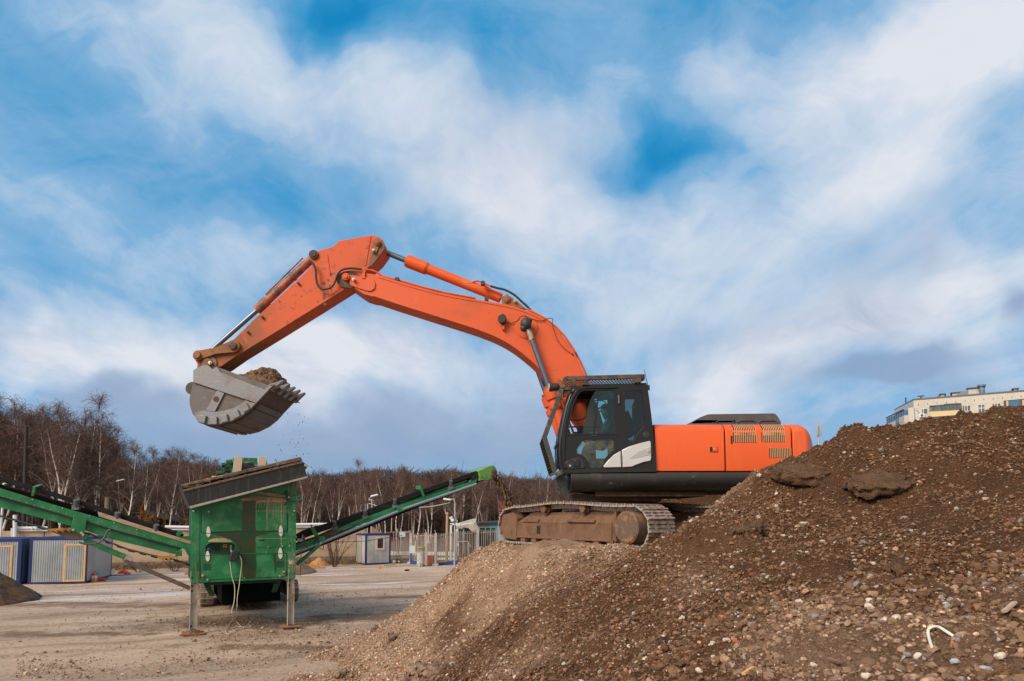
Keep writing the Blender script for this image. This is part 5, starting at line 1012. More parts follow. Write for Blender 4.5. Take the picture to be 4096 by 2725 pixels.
# doors with shadow gaps
def door(name, pts, gap):
    b = MB(); fplate(b, cG, gap, -.003, .004); g_ = b.obj('door_gap', DARK, scr)
    b = MB(); fplate(b, cG, pts, -.014, .016); return b.obj(name, GREEN, scr, bevel=.004)
d1 = door('upper_door', [(289,480),(918,462),(918,691),(289,703)], [(282,560),(288,560),(288,478),(919,460),(919,560),(925,560),(925,694),(282,707)])
d2 = door('lower_door', [(282,873),(914,858),(914,1010),(902,1024),(864,1028),(300,1050),(284,1044)], [(276,869),(918,853),(918,1014),(904,1028),(864,1031),(296,1054),(276,1040)])
b = MB(); fplate(b, cG, [(690,810),(915,806),(915,808),(690,813)], -.004, .006); fplate(b, cG, [(710,757),(745,754),(757,757),(745,763),(712,763)], -.004, .006); b.obj('seam_slot', DARK, scr)
for x, y0, y1, mid_ in ((339,658,735,708),(872,650,730,703),(333,838,915,873),(869,815,896,858)):
    b = MB(); h = y1-y0; fplate(b, cG, [(x-5,y0),(x+5,y0),(x+13,y0+h*.25),(x+16,mid_-2),(x+15,y1-h*.22),(x+6,y1),(x-5,y1),(x-14,y1-h*.22),(x-15,mid_-2),(x-12,y0+h*.25)], -.035, .022); hg = b.obj('hinge', WHITE, scr, bevel=.006)
    b = MB(); b.cyl(fp(cG, x-15, mid_, -.036), fp(cG, x+15, mid_-.6, -.036), .010, n=8); b.obj('hinge_pin', MUDDY, hg)
for (xa, xb, ya, yb, n) in ((300,361,932,984,8),(841,898,912,961,8)):
    b = MB()
    for i in range(n): y = ya+(yb-ya)*(i+.5)/n; s_ = -.01*(y-560)/500; fplate(b, cG, [(xa,y-1.6),(xb,y-1.6-1.5),(xb,y+1.6-1.5),(xa,y+1.6)], -.0165, .004)
    b.obj('vent', DARK, d2, smooth=0)
def bolt(x, y, r, k=-.014, h=.03, m=BOLT, par=None):
    b = MB(); p_ = fp(cG, x, y, k); b.cyl(p_, p_-NS*h, r, r*.75, n=14); return b.obj('bolt', m, par or scr, bevel=.004)
for x, y, r in ((230,543,.035),(341,548,.032),(972,543,.035),(333,1050,.035),(867,1023,.034),(780,808,.022),(885,803,.022),(344,781,.02),(605,1038,.018),(877,548,.03)): bolt(x, y, r)
for x, y in ((298,1020),(897,993)):
    b = MB(); p_ = fp(cG, x, y, -.014); b.cyl(p_, p_-NS*.04, .055, n=20); o = b.obj('door_latch', MUDDY, d2, bevel=.006); bolt(x, y, .03, -.05, .03, BOLT, d2)
b = MB(); fplate(b, cG, [(931,909),(971,908),(971,935),(931,936)], -.016, .004); b.obj('label_plate', mat('dusty_label', (.52, .40, .32), .8), scr)
for x, y in ((217,1035),(967,1000)): 
    b = MB(); p_ = fp(cG, x, y, -.013); b.cyl(p_, p_-NS*.003, .03, n=14); b.obj('pin_hole', DARK, scr)
# stain where water has run down the doors, the dirt ledge
STAIN = mat('wet_stain', (.008, .060, .018), .3, layers=[dict(c=(.055, .03, .018), s=(9, 9, 1), lo=.44, hi=.62, k=.85), dict(c=(.07, .035, .02), s=4, lo=.5, hi=.65, k=.8)])
def ragged(L, amp): return [(x+random.uniform(-amp, amp), y+random.uniform(-amp, amp)) for x, y in L]
b = MB(); fplate(b, cG, ragged([(590,472),(592,520),(584,560),(586,620),(580,660),(584,683),(470,690),(360,697),(356,700),(600,700),(918,690),(910,684),(780,688),(690,690),(682,640),(686,570),(684,510),(690,470)], 2), -.0162, .002)
fplate(b, cG, ragged([(370,708),(560,706),(690,703),(800,704),(760,715),(690,730),(684,745),(690,850),(560,853),(572,830),(560,800),(534,775),(512,755),(440,735),(400,722)], 2), -.0032, .003)
fplate(b, cG, ragged([(572,866),(690,862),(694,940),(686,1034),(596,1038),(590,980),(578,940)], 2), -.0162, .002); fplate(b, cG, ragged([(812,862),(838,861),(840,980),(830,1010),(824,930)], 2), -.0162, .002)
for i in range(46):
    x, y = random.choice([(random.uniform(540, 590), random.uniform(900, 1035)), (random.uniform(690, 770), random.uniform(960, 1030)), (random.uniform(690, 730), random.uniform(480, 680))]); r = random.uniform(1.5, 5); fplate(b, cG, [(x+r*math.cos(t)*.8, y+r*math.sin(t)) for t in np.linspace(0, 2*math.pi, 9)[:-1]], -.0161, .002)
b.obj('water_stain', STAIN, scr, smooth=0)
MUDRUN = mat('dried_mud_run', (.40, .27, .17), .9, layers=[dict(c=(.25, .16, .10), s=14, lo=.45, hi=.65)])
b = MB()
for x, y0, y1, w in [(695,465,500,4),(715,465,530,3),(728,465,520,2.5),(752,465,500,4),(770,462,690,4.5),(785,462,560,4),(800,462,540,3),(820,462,600,2.5),(838,462,585,3.5),(858,462,560,3),(876,460,690,5),(890,460,610,2.5),(903,460,560,3),(912,460,520,3),(845,640,690,2.5),(835,650,688,2),(812,520,600,2),(690,470,590,3),(763,840,915,3),(876,710,850,4)]:
    n = 7; xs = [x+random.uniform(-1.2, 1.2) for _ in range(n)]; ws = [w*(1-.6*i/(n-1))*random.uniform(.6, 1.2) for i in range(n)]; ys = [y0+(y1-y0)*i/(n-1) for i in range(n)]
    k = -.0163 if not (700 < y0 < 860) else -.003
    fplate(b, cG, [(xs[i]-ws[i], ys[i]) for i in range(n)] + [(xs[i]+ws[i], ys[i]) for i in range(n)][::-1], k, .002)
fplate(b, cG, ragged([(694,463),(760,461),(840,460),(916,460),(914,478),(880,474),(850,480),(810,473),(770,484),(730,474),(700,486)], 2), -.0165, .003)
for x0, x1, y in ((690,918,542),(690,915,745)): fplate(b, cG, [(x0,y-1),(x1,y-2),(x1,y+1),(x0,y+2)], -.0164 if y < 700 else -.003, .002)
for i in range(60): 
    x, y = random.uniform(925, 978), random.uniform(480, 1000); r = random.uniform(1, 4); fplate(b, cG, [(x+r*math.cos(t), y+2.2*r*math.sin(t)) for t in np.linspace(0, 2*math.pi, 7)[:-1]], -.0135, .002)
b.obj('mud_runs', MUDRUN, scr, smooth=0)
b = MB(); 
def ledge(u, v):
    x = 338 + u*176; h = np.sin(np.pi*np.clip(u, 0, 1))**.45; y = 770 - 28*h*np.sin(np.pi*np.clip(v*.5+.0, 0, .5)); P = np.array([fp(cG, a, c_, .0) for a, c_ in zip(x, y)]) + np.array(NS)[None]*(-.16+.17*v)[:, None]; P[:, 2] += .012*fbm(u*14, v*6, 3); return P - np.array(scr.location)
o = heap_mesh('dirt_ledge', ledge, 46, 14, mat('pale_ledge_earth', (.36, .22, .14), .95, bump=[(40, 1, .03)], layers=[dict(c=(.2, .12, .08), s=24, lo=.5, hi=.65)])); o.parent = scr
b = MB(); fplate(b, cG, [(318,792),(342,769),(512,769),(530,784),(530,790),(508,776),(344,776),(322,797)], -.17, .17); b.obj('recess_hood', GREEN, scr, bevel=.005)
# legs
def leg(top_a, top_b, bot_a, bot_b, plate_a, plate_b, kk):
    A = (fp(cG, *top_a)+fp(cG, *top_b))/2; B0, B1 = fp(cG, *bot_a), fp(cG, *bot_b); B = (B0+B1)/2; w = (B1-B0).length
    B = Vector((B.x, B.y, .07)); A = A + Z(0, 0, .35)
    b = MB(); b.beam(A+NS*.10, B+NS*.10, w, .10, NS); ch = NS*.035
    b.beam(A+NS*.04-ES*w*.46, B+NS*.04-ES*w*.46, .016, .11, NS); b.beam(A+NS*.04+ES*w*.46, B+NS*.04+ES*w*.46, .016, .11, NS)
    L = b.obj('leg', GALV, scr, bevel=.004)
    b = MB(); c_ = Vector((B.x, B.y, .045)) + NS*.05; b.box(c_, (.62, .55, .035), (ES.x, ES.y)); b.obj('foot_plate', MUDDY, L, bevel=.004)
    b = MB(); d = (B-A)
    for t in kk: p_ = A+d*t+NS*.045-ES*w*.0; b.cyl(p_-ES*w*.28-NS*.004, p_-ES*w*.28+NS*.02, .032, n=14)
    b.obj('pin_hole', DARK, L)
    p_ = A+d*.50; b = MB(); b.cyl(p_-ES*w*.62+NS*.0-Z(0, 0, .12), p_+ES*w*.55-NS*.0+Z(0, 0, .12), .018, n=10); b.obj('locking_pin', MUDDY, L)
    b = MB(); q0 = A+Z(0, 0, .28)-NS*.04+ES*w*.08; q1 = p_+ES*w*.5+Z(0, 0, .13)-NS*.01; n = 22
    for i in range(n):
        a_ = q0.lerp(q1, i/n); c2 = q0.lerp(q1, (i+1.25)/n); sdv = (ES if i % 2 else NS)*.012
        b.tube([a_-sdv, (a_+c2)/2-sdv*1.3, c2-sdv], .0045, 5); b.tube([a_+sdv, (a_+c2)/2+sdv*1.3, c2+sdv], .0045, 5)
    b.obj('chain', mat('rusty_chain', (.26, .19, .13), .6, .4) if 'rusty_chain' not in bpy.data.materials else bpy.data.materials['rusty_chain'], L)
    return c_
f1 = leg((205,1075),(262,1072), (198,1450),(255,1445), 0, 0, (.24,.32,.90)); f2 = leg((925,1045),(973,1040), (922,1398),(970,1395), 0, 0, (.22,.30))
for f_, lb, rr2 in ((f1, 'small mound of brown earth on the foot plate of the near screener leg', .30), (f2, 'thin cover of earth on the foot plate of the far screener leg', .22)):
    def fm(u, v, f_=f_, rr2=rr2):
        a = u*2*np.pi; r = v*rr2; return np.stack([f_.x+r*np.cos(a)*1.3+.05*fbm(a*1.5, r*9, 2), f_.y+r*np.sin(a), .055+(1-v**2)*(.10 if rr2 > .25 else .04)+.04*fbm(a*2, r*14, 3)*(1-v)-.05*v], -1)
    tag(heap_mesh('earth_mound', fm, 40, 16, EARTH, tuple(f_)), lb, 'earth')
# right hand lug, hose, chains
b = MB(); fplate(b, cG, [(935,432),(1005,428),(1018,440),(1015,460),(1000,465),(930,468)], -.10, .03); lug = b.obj('side_lug', GREEN, scr, bevel=.006)
b = MB(); p_ = fp(cG, 1007, 447, -.105); b.cyl(p_, p_+NS*.003, .028, n=14); b.obj('lug_hole', DARK, lug); bolt(932, 441, .035, -.10, .04)
b = MB(); b.tube(curve([fp(cG, x, y, -.12) for x, y in [(905,415),(908,395),(918,400),(922,440),(916,475),(905,495),(890,500)]], 5), .016, 8); b.tube(curve([fp(cG, x, y, -.09) for x, y in [(900,420),(912,402),(925,420),(918,470),(912,497)]], 5), .014, 8); b.obj('hydraulic_hose', HOSE, scr)
b = MB(); fplate(b, cG, [(686,402),(720,398),(900,425),(908,440),(840,442),(760,425),(690,410)], -.05, .3); fplate(b, cG, [(560,455),(660,430),(905,450),(920,460),(560,470)], -.03, .05); b.obj('hopper_pivot', mat('muddy_beam', (.22, .14, .09), .85, layers=[dict(c=(.36, .24, .15), s=6, lo=.45, hi=.65)]), scr, bevel=.01)
# hopper
HPn = -.42
def hp_(c_, x, y, k=0.): return FP.off(HPn).pt(*c_(x, y)) + NS*k
def hplate(b, c_, pts, k, th, holes=()): return b.prism([[hp_(c_, x, y, k) for x, y in L] for L in ([pts]+list(holes))], NS*th)
HB = [(128,735),(240,1000),(2080,505),(2010,262)]
b = MB(); hplate(b, cH, HB, 0, .04, ([(695,845),(705,835),(775,822),(792,830),(780,842),(705,860)], [(1572,625),(1585,612),(1655,596),(1668,604),(1655,618),(1590,634)])); hop = b.obj('hopper', PLATEB, scr, bevel=.006)
b = MB(); hplate(b, cH, [(122,708),(128,738),(2015,285),(2008,252)], -.03, .05); b.obj('hopper_rim', DUSTY, hop, bevel=.01); b = MB(); hplate(b, cH, [(228,968),(240,1002),(2082,520),(2076,492)], -.05, .05); b.obj('hopper_lip', GALV, hop, bevel=.006)
b = MB(); hplate(b, cH, [(128,735),(100,640),(1990,190),(2010,270)], .20, .04); b.obj('hopper_back', DARK, hop)
b = MB(); hplate(b, cH, [(95,622),(105,660),(2000,245),(1975,185)], -.02, .14); b.obj('hopper_rim', mat('dusty_rim', (.12, .09, .07), .85, layers=[dict(c=(.28, .18, .115), s=5, lo=.5, hi=.66), dict(c=(.05, .045, .04), s=4, lo=.52, hi=.68)], bump=[(25, .6, .02)]), hop, bevel=.02)
a0, a1, a2, a3 = (hp_(cH, x, y, .06) for x, y in ((105,650),(240,990),(2075,505),(1985,220)))
b = MB(); b.prism([[a0, a1, a1+NS*2.4, a0+NS*2.4]], ES*.04); b.prism([[a3, a2, a2+NS*2.4, a3+NS*2.4]], -ES*.04); b.prism([[a1, a2, a2+NS*2.4, a1+NS*2.4]], Z(0, 0, .04)); b.prism([[a0+NS*2.4, a3+NS*2.4, a2+NS*2.4, a1+NS*2.4]], NS*.05); b.obj('hopper_shell', PLATEB, hop)
def hl(u, v):
    A, B_ = np.array(a0), np.array(a3); P = A[None]*(1-u[:, None])+B_[None]*u[:, None]+np.array(NS)[None]*(v*2.3)[:, None]; P[:, 2] += -.06+.10*np.sin(np.pi*v)+.10*fbm(u*14, v*9, 4, .6); return P
tag(heap_mesh('earth_load', hl, 90, 50, EARTH, tuple(a0)), 'brown earth heaped in the tilted black hopper', 'earth')
for x, y in ((545,580),(1610,325),(280,680),(700,565),(1105,468),(1500,375),(1885,283)):
    b = MB(); p_ = hp_(cH, x, y, -.03); b.cyl(p_-NS*.05, p_+NS*.03, .022, n=10); b.obj('rim_bolt', DUSTY, hop)
b = MB(); hplate(b, cH, [(268,640),(300,632),(332,632),(335,655),(268,668)], .05, .1); hplate(b, cH, [(2010,262),(2090,315),(2088,345),(2055,385)], .05, .06); b.obj('hopper_bracket', GREEN, hop, bevel=.006)
b = MB(); p_ = hp_(cH, 2063, 322, .05); b.cyl(p_-NS*.06, p_, .06, n=16); b.obj('pivot_cap', BOLT, hop, bevel=.008)
b = MB()
for x0, y0, x1, y1 in ((1860,585,1815,850),(1790,610,1785,820)):
    q0, q1 = fp(cH, x0, y0, -.15), fp(cH, x1, y1, -.12); n = 18
    for i in range(n):
        a_ = q0.lerp(q1, i/n); c2 = q0.lerp(q1, (i+1.25)/n); sdv = (ES if i % 2 else NS)*.016; b.tube([a_-sdv, c2-sdv], .006, 5); b.tube([a_+sdv, c2+sdv], .006, 5)
b.beam(fp(cH, 1880, 560, -.12), fp(cH, 1845, 650, -.12), .05, .03); b.obj('chain', bpy.data.materials['rusty_chain'], scr)
# top conveyor head behind the hopper
KB = 2.75
def tp(x, y, k=0.): return FP.off(KB).pt(*cG(x, y)) + NS*k
def tplate(b, pts, k, th): return b.prism([[tp(x, y, k) for x, y in pts]], NS*th)
b = MB(); tplate(b, [(560,125),(736,132),(736,178),(560,168)], 1.4, .03); tplate(b, [(530,145),(516,265),(530,265),(543,150)], .0, 1.3); tplate(b, [(765,145),(775,200),(770,215),(758,150)], .0, 1.3); hd_ = b.obj('feeder_head', GREEN, scr, bevel=.005)
b = MB()
for x in (583,626,671):
    for y in (132, 138, 145): p_ = tp(x, y+2, 1.395); b.cyl(p_-NS*.01, p_, .014, n=8)
b.obj('head_bolts', BOLT, hd_)
for pp in ([(531,140),(565,138),(572,150),(590,150),(580,250),(516,258)], [(708,136),(716,136),(770,150),(765,205),(705,212)]):
    b = MB(); tplate(b, pp, -.03, .05); b.obj('side_board', bpy.data.materials.get('raw_timber') or mat('raw_timber', (.58, .45, .34), .85, layers=[dict(c=(.38, .25, .17), s=(6, 6, 2), lo=.52, hi=.7)]), hd_, bevel=.006)
b = MB(); q = [tp(585, 262, .1), tp(706, 256, .1), tp(700, 165, 1.35), tp(592, 170, 1.35)]; b.hexa(q + [p_+Z(0, 0, .03) for p_ in q]); n = (q[1]-q[0]).cross(q[3]-q[0]).normalized(); n = n if n.z > 0 else -n
blt = b.obj('feeder_belt', mat('muddy_belt', (.16, .11, .08), .9, layers=[dict(c=(.07, .055, .045), s=5, lo=.45, hi=.6)]), scr)
b = MB()
for i in range(7):
    t = .06+i*.135; L = q[0].lerp(q[3], t)+n*.04; R = q[1].lerp(q[2], t)+n*.04; M = q[0].lerp(q[3], t-.09).lerp(q[1].lerp(q[2], t-.09), .5)+n*.04
    b.beam(L.lerp(R, .05), M, .05, .035, n); b.beam(R.lerp(L, .05), M, .05, .035, n)
b.obj('chevron_cleat', BELT, blt, smooth=0)
b = MB()
for x0, y0, x1, y1, r in ((440,205,470,200,.09),(475,190,520,183,.12),(462,215,512,214,.13),(466,235,510,240,.11),(400,268,460,262,.10)): b.cyl(tp(x0, y0, .2), tp(x1, y1, .2), r, n=18)
b.tube(curve([tp(x, y, .1) for x, y in [(440,205),(480,198),(505,205),(515,220),(500,235)]], 4), .03, 8); b.obj('drive_motor', GREEND, scr, bevel=.01)
b = MB(); b.box(tp(384, 290, .0), (.16, .1, .05)); b.obj('marker_lamp', YEL, scr)
# chassis and crawlers
b = MB(); fplate(b, cD7, [(372,240),(1870,160),(1860,255),(382,325)], .55, .12); fplate(b, cD7, [(372,300),(500,310),(600,530),(480,525)], .57, .10); fplate(b, cD7, [(1870,240),(1730,275),(1690,460),(1780,450)], .57, .10); b.obj('chassis', GREEND, scr, bevel=.01)
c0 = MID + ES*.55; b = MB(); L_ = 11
b.hexa([c0+ES*x+NS*y+Z(0, 0, z) for z in (.34, 1.75) for x, y in ((-.85,4.6),(1.25,4.6),(1.6,L_),(-.85,L_))]); b.obj('chassis_box', UNDERS, scr)  # block closes the view underneath; the shade there is in its colour
b = MB(); b.hexa([MID+ES*x+NS*y+Z(0, 0, z) for z in (1.3, 3.4) for x, y in ((-1.2,2.6),(1.2,2.6),(1.2,7.2),(-1.2,7.2))]); b.obj('screen_box', GREEN, scr, bevel=.02)
for s_ in (-.68, 2.62):
    b = MB(); b.hexa([MID+ES*x+NS*y+Z(0, 0, z) for z in (.18, .8) for x, y in ((s_-.14,7.0),(s_+.14,7.0),(s_+.14,9.6),(s_-.14,9.6))])
    b.obj('undercarriage', TRK, scr, bevel=.01)
for s_ in (-.68, 2.62):
    cc_ = MID + NS*8.7 + ES*s_; track(scr, Vector((cc_.x, cc_.y, .0)), (-NS.x, -NS.y), 1.55, .43, .0, .48, .04, 40, (TRK, SHOE), detail=False)
# ---- left conveyor (rises towards the camera side) and right conveyor
def mk(plane):
    def pt(c_, x, y, k=0.): return plane.pt(*c_(x, y)) + NS*k
    def pl(b, c_, pts, k, th): return b.prism([[pt(c_, x, y, k) for x, y in pts]], NS*th)
    return pt, pl
LP = Plane(PL_ + NS*.9, (ES.x, ES.y)); lp, lpl = mk(LP)
EXT = lambda pts: pts
lc = None
b = MB(); lpl(b, cI, [(-900,60),(0,305),(400,430),(870,570),(1300,690),(1800,830),(2240,958),(2200,1030),(1800,920),(1300,785),(860,652),(400,515),(0,405),(-900,150)], 0, .06); lc = b.obj('side_conveyor', GREEN, scr, bevel=.006)
b = MB(); lpl(b, cI, [(-900,200),(0,438),(860,668),(1300,790),(2140,1030),(2080,1092),(1300,905),(830,752),(0,535),(-900,290)], .07, .05); lpl(b, cI, [(-900,60),(0,300),(0,310),(-900,90)], .0, .9); b.obj('lower_beam', GREEN, lc, bevel=.006)
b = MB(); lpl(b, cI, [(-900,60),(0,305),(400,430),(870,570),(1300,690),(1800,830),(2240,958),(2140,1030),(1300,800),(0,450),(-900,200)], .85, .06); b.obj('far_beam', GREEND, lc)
b = MB(); lpl(b, cI, [(-900,-100),(0,168),(200,222),(390,280),(640,352),(880,430),(1130,505),(1370,582),(1600,655),(1830,732),(2110,820),(2180,850),(2170,885),(2090,872),(1830,792),(1600,715),(1370,642),(1130,568),(870,490),(620,408),(380,332),(190,280),(0,230),(-900,-30)], .10, .05)
q = [lp(cI, -900, 10, .12), lp(cI, 2150, 870, .12)]; b.hexa([q[0]+Z(0,0,.0), q[1], q[1]+NS*.28-Z(0,0,.22), q[0]+NS*.28-Z(0,0,.22)]+[p_+Z(0,0,.03) for p_ in (q[0], q[1], q[1]+NS*.28-Z(0,0,.22), q[0]+NS*.28-Z(0,0,.22))])
b.obj('belt', BELT, lc, smooth=50, bevel=.02)
b = MB(); bl = [(-900,380),(0,640),(300,720),(560,792),(830,800),(1045,840),(1250,935),(1500,1030),(1800,1105),(2050,1150),(2250,1215)]
b.prism([[lp(cI, x, y, .12) for x, y in bl] + [lp(cI, x, y+9, .12) for x, y in bl[::-1]]], NS*.62); b.obj('return_belt', mat('brown_belt', (.055, .04, .033), .8, layers=[dict(c=(.11, .08, .06), s=4, lo=.45, hi=.65)]), lc)
b = MB(); 
for i in range(18):
    t = i/17; x = -100+2300*t; y = float(np.interp(x, [p_[0] for p_ in bl], [p_[1] for p_ in bl]))+12; b.beam(lp(cI, x, y, .12), lp(cI, x+60, y+22, .42), .05, .03)
b.obj('belt_cleat', BELT, lc, smooth=0)
for x, y in ((905,440),(1392,592),(1850,738)):
    b = MB(); b.cyl(lp(cI, x+3, y, .0), lp(cI, x-5, y+70, .06), .085, n=18); b.box(lp(cI, x-5, y+95, .1), (.22, .12, .14)); b.obj('idler_roller', mat('grey_roller', (.09, .09, .095), .5, .2) if 'grey_roller' not in bpy.data.materials else bpy.data.materials['grey_roller'], lc, bevel=.006)
b = MB(); lpl(b, cI, [(1158,587),(1190,592),(2262,932),(2250,968),(1170,640)], -.02, .05); b.obj('timber_board', WOOD, lc, bevel=.005)
b = MB(); lpl(b, cI, [(880,610),(1035,652),(1002,838),(968,852),(835,806)], -.06, .03); lpl(b, cI, [(990,836),(1052,858),(1032,914),(968,892)], -.05, .03); b.obj('bracket_plate', GREEN, lc, bevel=.008)
for x, y in ((870,797),(965,833),(985,855)):
    b = MB(); p_ = lp(cI, x, y, -.06); b.cyl(p_-NS*.025, p_, .035, .028, n=14); b.obj('bracket_bolt', BOLT, lc)
b = MB(); 
for i in range(24):
    x = 40+i*93; y = 410+(x-40)*.2815 - (6 if x > 1000 else 0); p_ = lp(cI, x, y-9, .0); b.cyl(p_-NS*.014, p_, .012, n=8)
for x, y in ((385,440),(740,542),(1063,632),(1350,715),(1620,795)): p_ = lp(cI, x, y, .0); b.cyl(p_-NS*.02, p_, .019, n=10)
b.obj('beam_bolts', BOLT, lc)
b = MB(); L = [(-200,355),(0,415),(430,525),(870,655),(1050,700),(1350,790),(1700,885),(2150,1010)]; b.tube([lp(cI, x, y+8, -.01) for x, y in L], .012, 6); b.tube([lp(cI, x, y+16, -.01) for x, y in L], .012, 6); b.obj('cable', HOSE, lc)
for pts in ([(555,790),(570,788),(840,772),(838,790),(815,800),(835,830),(790,800),(740,805),(765,835),(715,808),(665,808),(690,840),(640,812),(600,812),(620,830),(575,800)], [(1835,1105),(1870,1105),(2085,1105),(2108,1130),(2060,1125),(2045,1145),(2020,1128),(1990,1155),(1965,1130),(1945,1155),(1915,1130),(1895,1150)]):
    b = MB(); lpl(b, cI, pts, .0, .04); b.obj('toothed_bracket', mat('worn_yellow', (.42, .20, .035), .6, layers=[dict(c=(.10, .06, .03), s=6, lo=.5, hi=.65)]) if 'worn_yellow' not in bpy.data.materials else bpy.data.materials['worn_yellow'], lc)
b = MB(); lpl(b, cI, [(560,800),(840,785),(1000,860),(1030,915),(760,905),(700,860)], .08, .6); b.obj('lower_guard', mat('muddy_guard', (.12, .085, .06), .8), lc, bevel=.02)
b = MB(); b.beam(lp(cI, 385, 400, .0), lp(cI, 410, 290, .0), .07, .03, NS); b.beam(lp(cI, 410, 290, .0), lp(cI, 465, 255, .35), .12, .02); b.obj('belt_clip', GREEN, lc, bevel=.006); b = MB(); b.beam(lp(cI, 2100, 870, .0), lp(cI, 2140, 815, .0), .12, .03, NS); lpl(b, cI, [(2100,880),(2260,868),(2270,935),(2180,920)], .02, .04); b.obj('belt_clip', GREEN, lc, bevel=.006); b = MB(); lpl(b, cI, [(2085,1055),(2155,1035),(2155,1110),(2075,1110)], -.03, .04); b.obj('end_bracket', GREEN, lc, bevel=.006); b = MB(); lpl(b, cI, [(2150,965),(2270,985),(2250,1100),(2220,1095)], -.02, .04); b.obj('end_bracket', GREEN, lc, bevel=.006)
b = MB(); b.beam(lp(cI, 1000, 925, .2), lp(cI, 1475, 1125, .2), .16, .17, NS); st = b.obj('support_strut', GREEN, lc, bevel=.01)
b = MB(); b.beam(lp(cI, 1465, 1120, .2), lp(cI, 1560, 1158, .2), .15, .15, NS); b.obj('strut_collar', GALV, lc, bevel=.006)
b = MB(); A = lp(cI, 1470, 1165, .2); B = lp(cI, 2255, 1498, .2); b.beam(A, B, .12, .16, NS); b.obj('strut_tube', RUSTPIPE, lc, bevel=.01)
b = MB(); b.tube(curve([lp(cI, x, y, -.04) for x, y in [(1310,790),(1275,815),(1235,890),(1180,940),(1090,968),(1000,965),(940,945)]], 5), .028, 8); b.obj('corrugated_hose', mat('grey_hose', (.07, .07, .075), .6), lc)
b = MB(); b.tube([lp(cI, 1445, 1130, -.0), lp(cI, 1460, 1165, -.02), lp(cI, 1485, 1185, -.02)], .022, 8); b.obj('strut_pin', DUSTY, lc)
# right conveyor
RP = Plane(PR_ + NS*.9, (ES.x, ES.y)); rp, rpl = mk(RP)
b = MB(); rpl(b, cJ, [(60,1000),(300,922),(500,832),(690,752),(1100,602),(1400,508),(1885,340),(1870,372),(1400,556),(1100,656),(700,802),(380,952),(60,1062)], 0, .06); rc = b.obj('side_conveyor', GREEN, scr, bevel=.005)
b = MB(); rpl(b, cJ, [(90,885),(160,848),(240,818),(300,805),(480,752),(780,647),(1060,540),(1350,438),(1620,348),(1885,255),(1890,300),(1640,388),(1370,480),(1080,602),(790,707),(480,812),(290,880),(100,932)], .08, .05)
q = [rp(cJ, 100, 905, .12), rp(cJ, 1890, 270, .12)]; d_ = NS*.3-Z(0, 0, .20); b.hexa([q[0], q[1], q[1]+d_, q[0]+d_]+[p_+Z(0, 0, .03) for p_ in (q[0], q[1], q[1]+d_, q[0]+d_)])
b.obj('belt', BELT, rc, smooth=50, bevel=.02)
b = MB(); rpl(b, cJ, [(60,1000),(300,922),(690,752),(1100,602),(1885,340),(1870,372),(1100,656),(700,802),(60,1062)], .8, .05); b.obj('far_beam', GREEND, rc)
b = MB(); b.tube([rp(cJ, 60, 1085, -.0), rp(cJ, 1160, 634, -.0), rp(cJ, 1872, 388, -.0)], .052, 12); b.obj('stay_tube', TUBEB, rc)
b = MB(); b.tube([rp(cJ, 60, 1100, .3), rp(cJ, 1100, 680, .3), rp(cJ, 1880, 392, .3)], .06, 10); b.prism([[rp(cJ, x, y, .2) for x, y in [(60,1100),(700,850),(1150,665),(1500,535),(1890,390),(1890,400),(1150,685),(700,870),(60,1120)]]], NS*.5); b.obj('return_belt', BELT, rc)
b = MB(); rpl(b, cJ, [(1892,262),(1925,242),(2010,206),(2048,210),(2066,240),(2078,272),(2075,300),(2025,310),(2020,335),(1975,352),(1950,345),(1898,357),(1905,320)], -.06, 1.0); hb_ = b.obj('head_box', LIME, rc, bevel=.01)
b = MB(); p_ = rp(cJ, 2040, 272, -.07); b.cyl(p_-NS*.07, p_, .11, n=20); b.cyl(p_-NS*.10, p_-NS*.05, .05, n=12); b.obj('drum_bearing', GREASE, rc, bevel=.008)
b = MB(); rpl(b, cJ, [(1840,320),(1890,262),(1905,340),(1820,350)], .05, .7); rpl(b, cJ, [(1900,350),(1975,350),(2010,330),(1870,385)], .05, .6); b.obj('head_guard', DARK, rc)
for x, y in ((466,758),(772,648),(1067,540),(1624,355),(152,912)):
    b = MB(); b.cyl(rp(cJ, x, y, .0), rp(cJ, x+6, y+48, .06), .075, n=16); b.cyl(rp(cJ, x, y-2, -.005), rp(cJ, x, y+1, .0), .07, n=16); b.box(rp(cJ, x+8, y+68, .08), (.2, .12, .12)); b.beam(rp(cJ, x-18, y+92, -.02), rp(cJ, x+40, y+72, -.02), .03, .03); b.obj('idler_roller', bpy.data.materials['grey_roller'], rc, bevel=.006)
b = MB(); b.beam(rp(cJ, 240, 820, -.02), rp(cJ, 290, 905, -.02), .13, .03, NS); b.beam(rp(cJ, 240, 820, -.02), rp(cJ, 262, 812, .5), .02, .16); b.obj('belt_clip', GREEN, rc, bevel=.005); b = MB(); b.beam(rp(cJ, 1320, 425, -.02), rp(cJ, 1352, 515, -.02), .10, .03, NS); b.beam(rp(cJ, 1320, 425, -.02), rp(cJ, 1310, 418, .4), .02, .14); b.obj('belt_clip', GREEN, rc, bevel=.005)
b = MB(); rpl(b, cJ, [(300,910),(335,902),(358,912),(370,935),(320,975),(302,960)], -.10, .03); rpl(b, cJ, [(1080,620),(1112,612),(1155,652),(1100,672)], -.06, .03); rpl(b, cJ, [(690,760),(630,790),(650,800),(695,775)], -.04, .03); b.obj('bracket_plate', GREEN, rc, bevel=.006)
b = MB(); b.beam(rp(cJ, 85, 1185, -.12), rp(cJ, 312, 990, -.12), .10, .19, NS); b.obj('support_strut', GREEN, rc, bevel=.008)
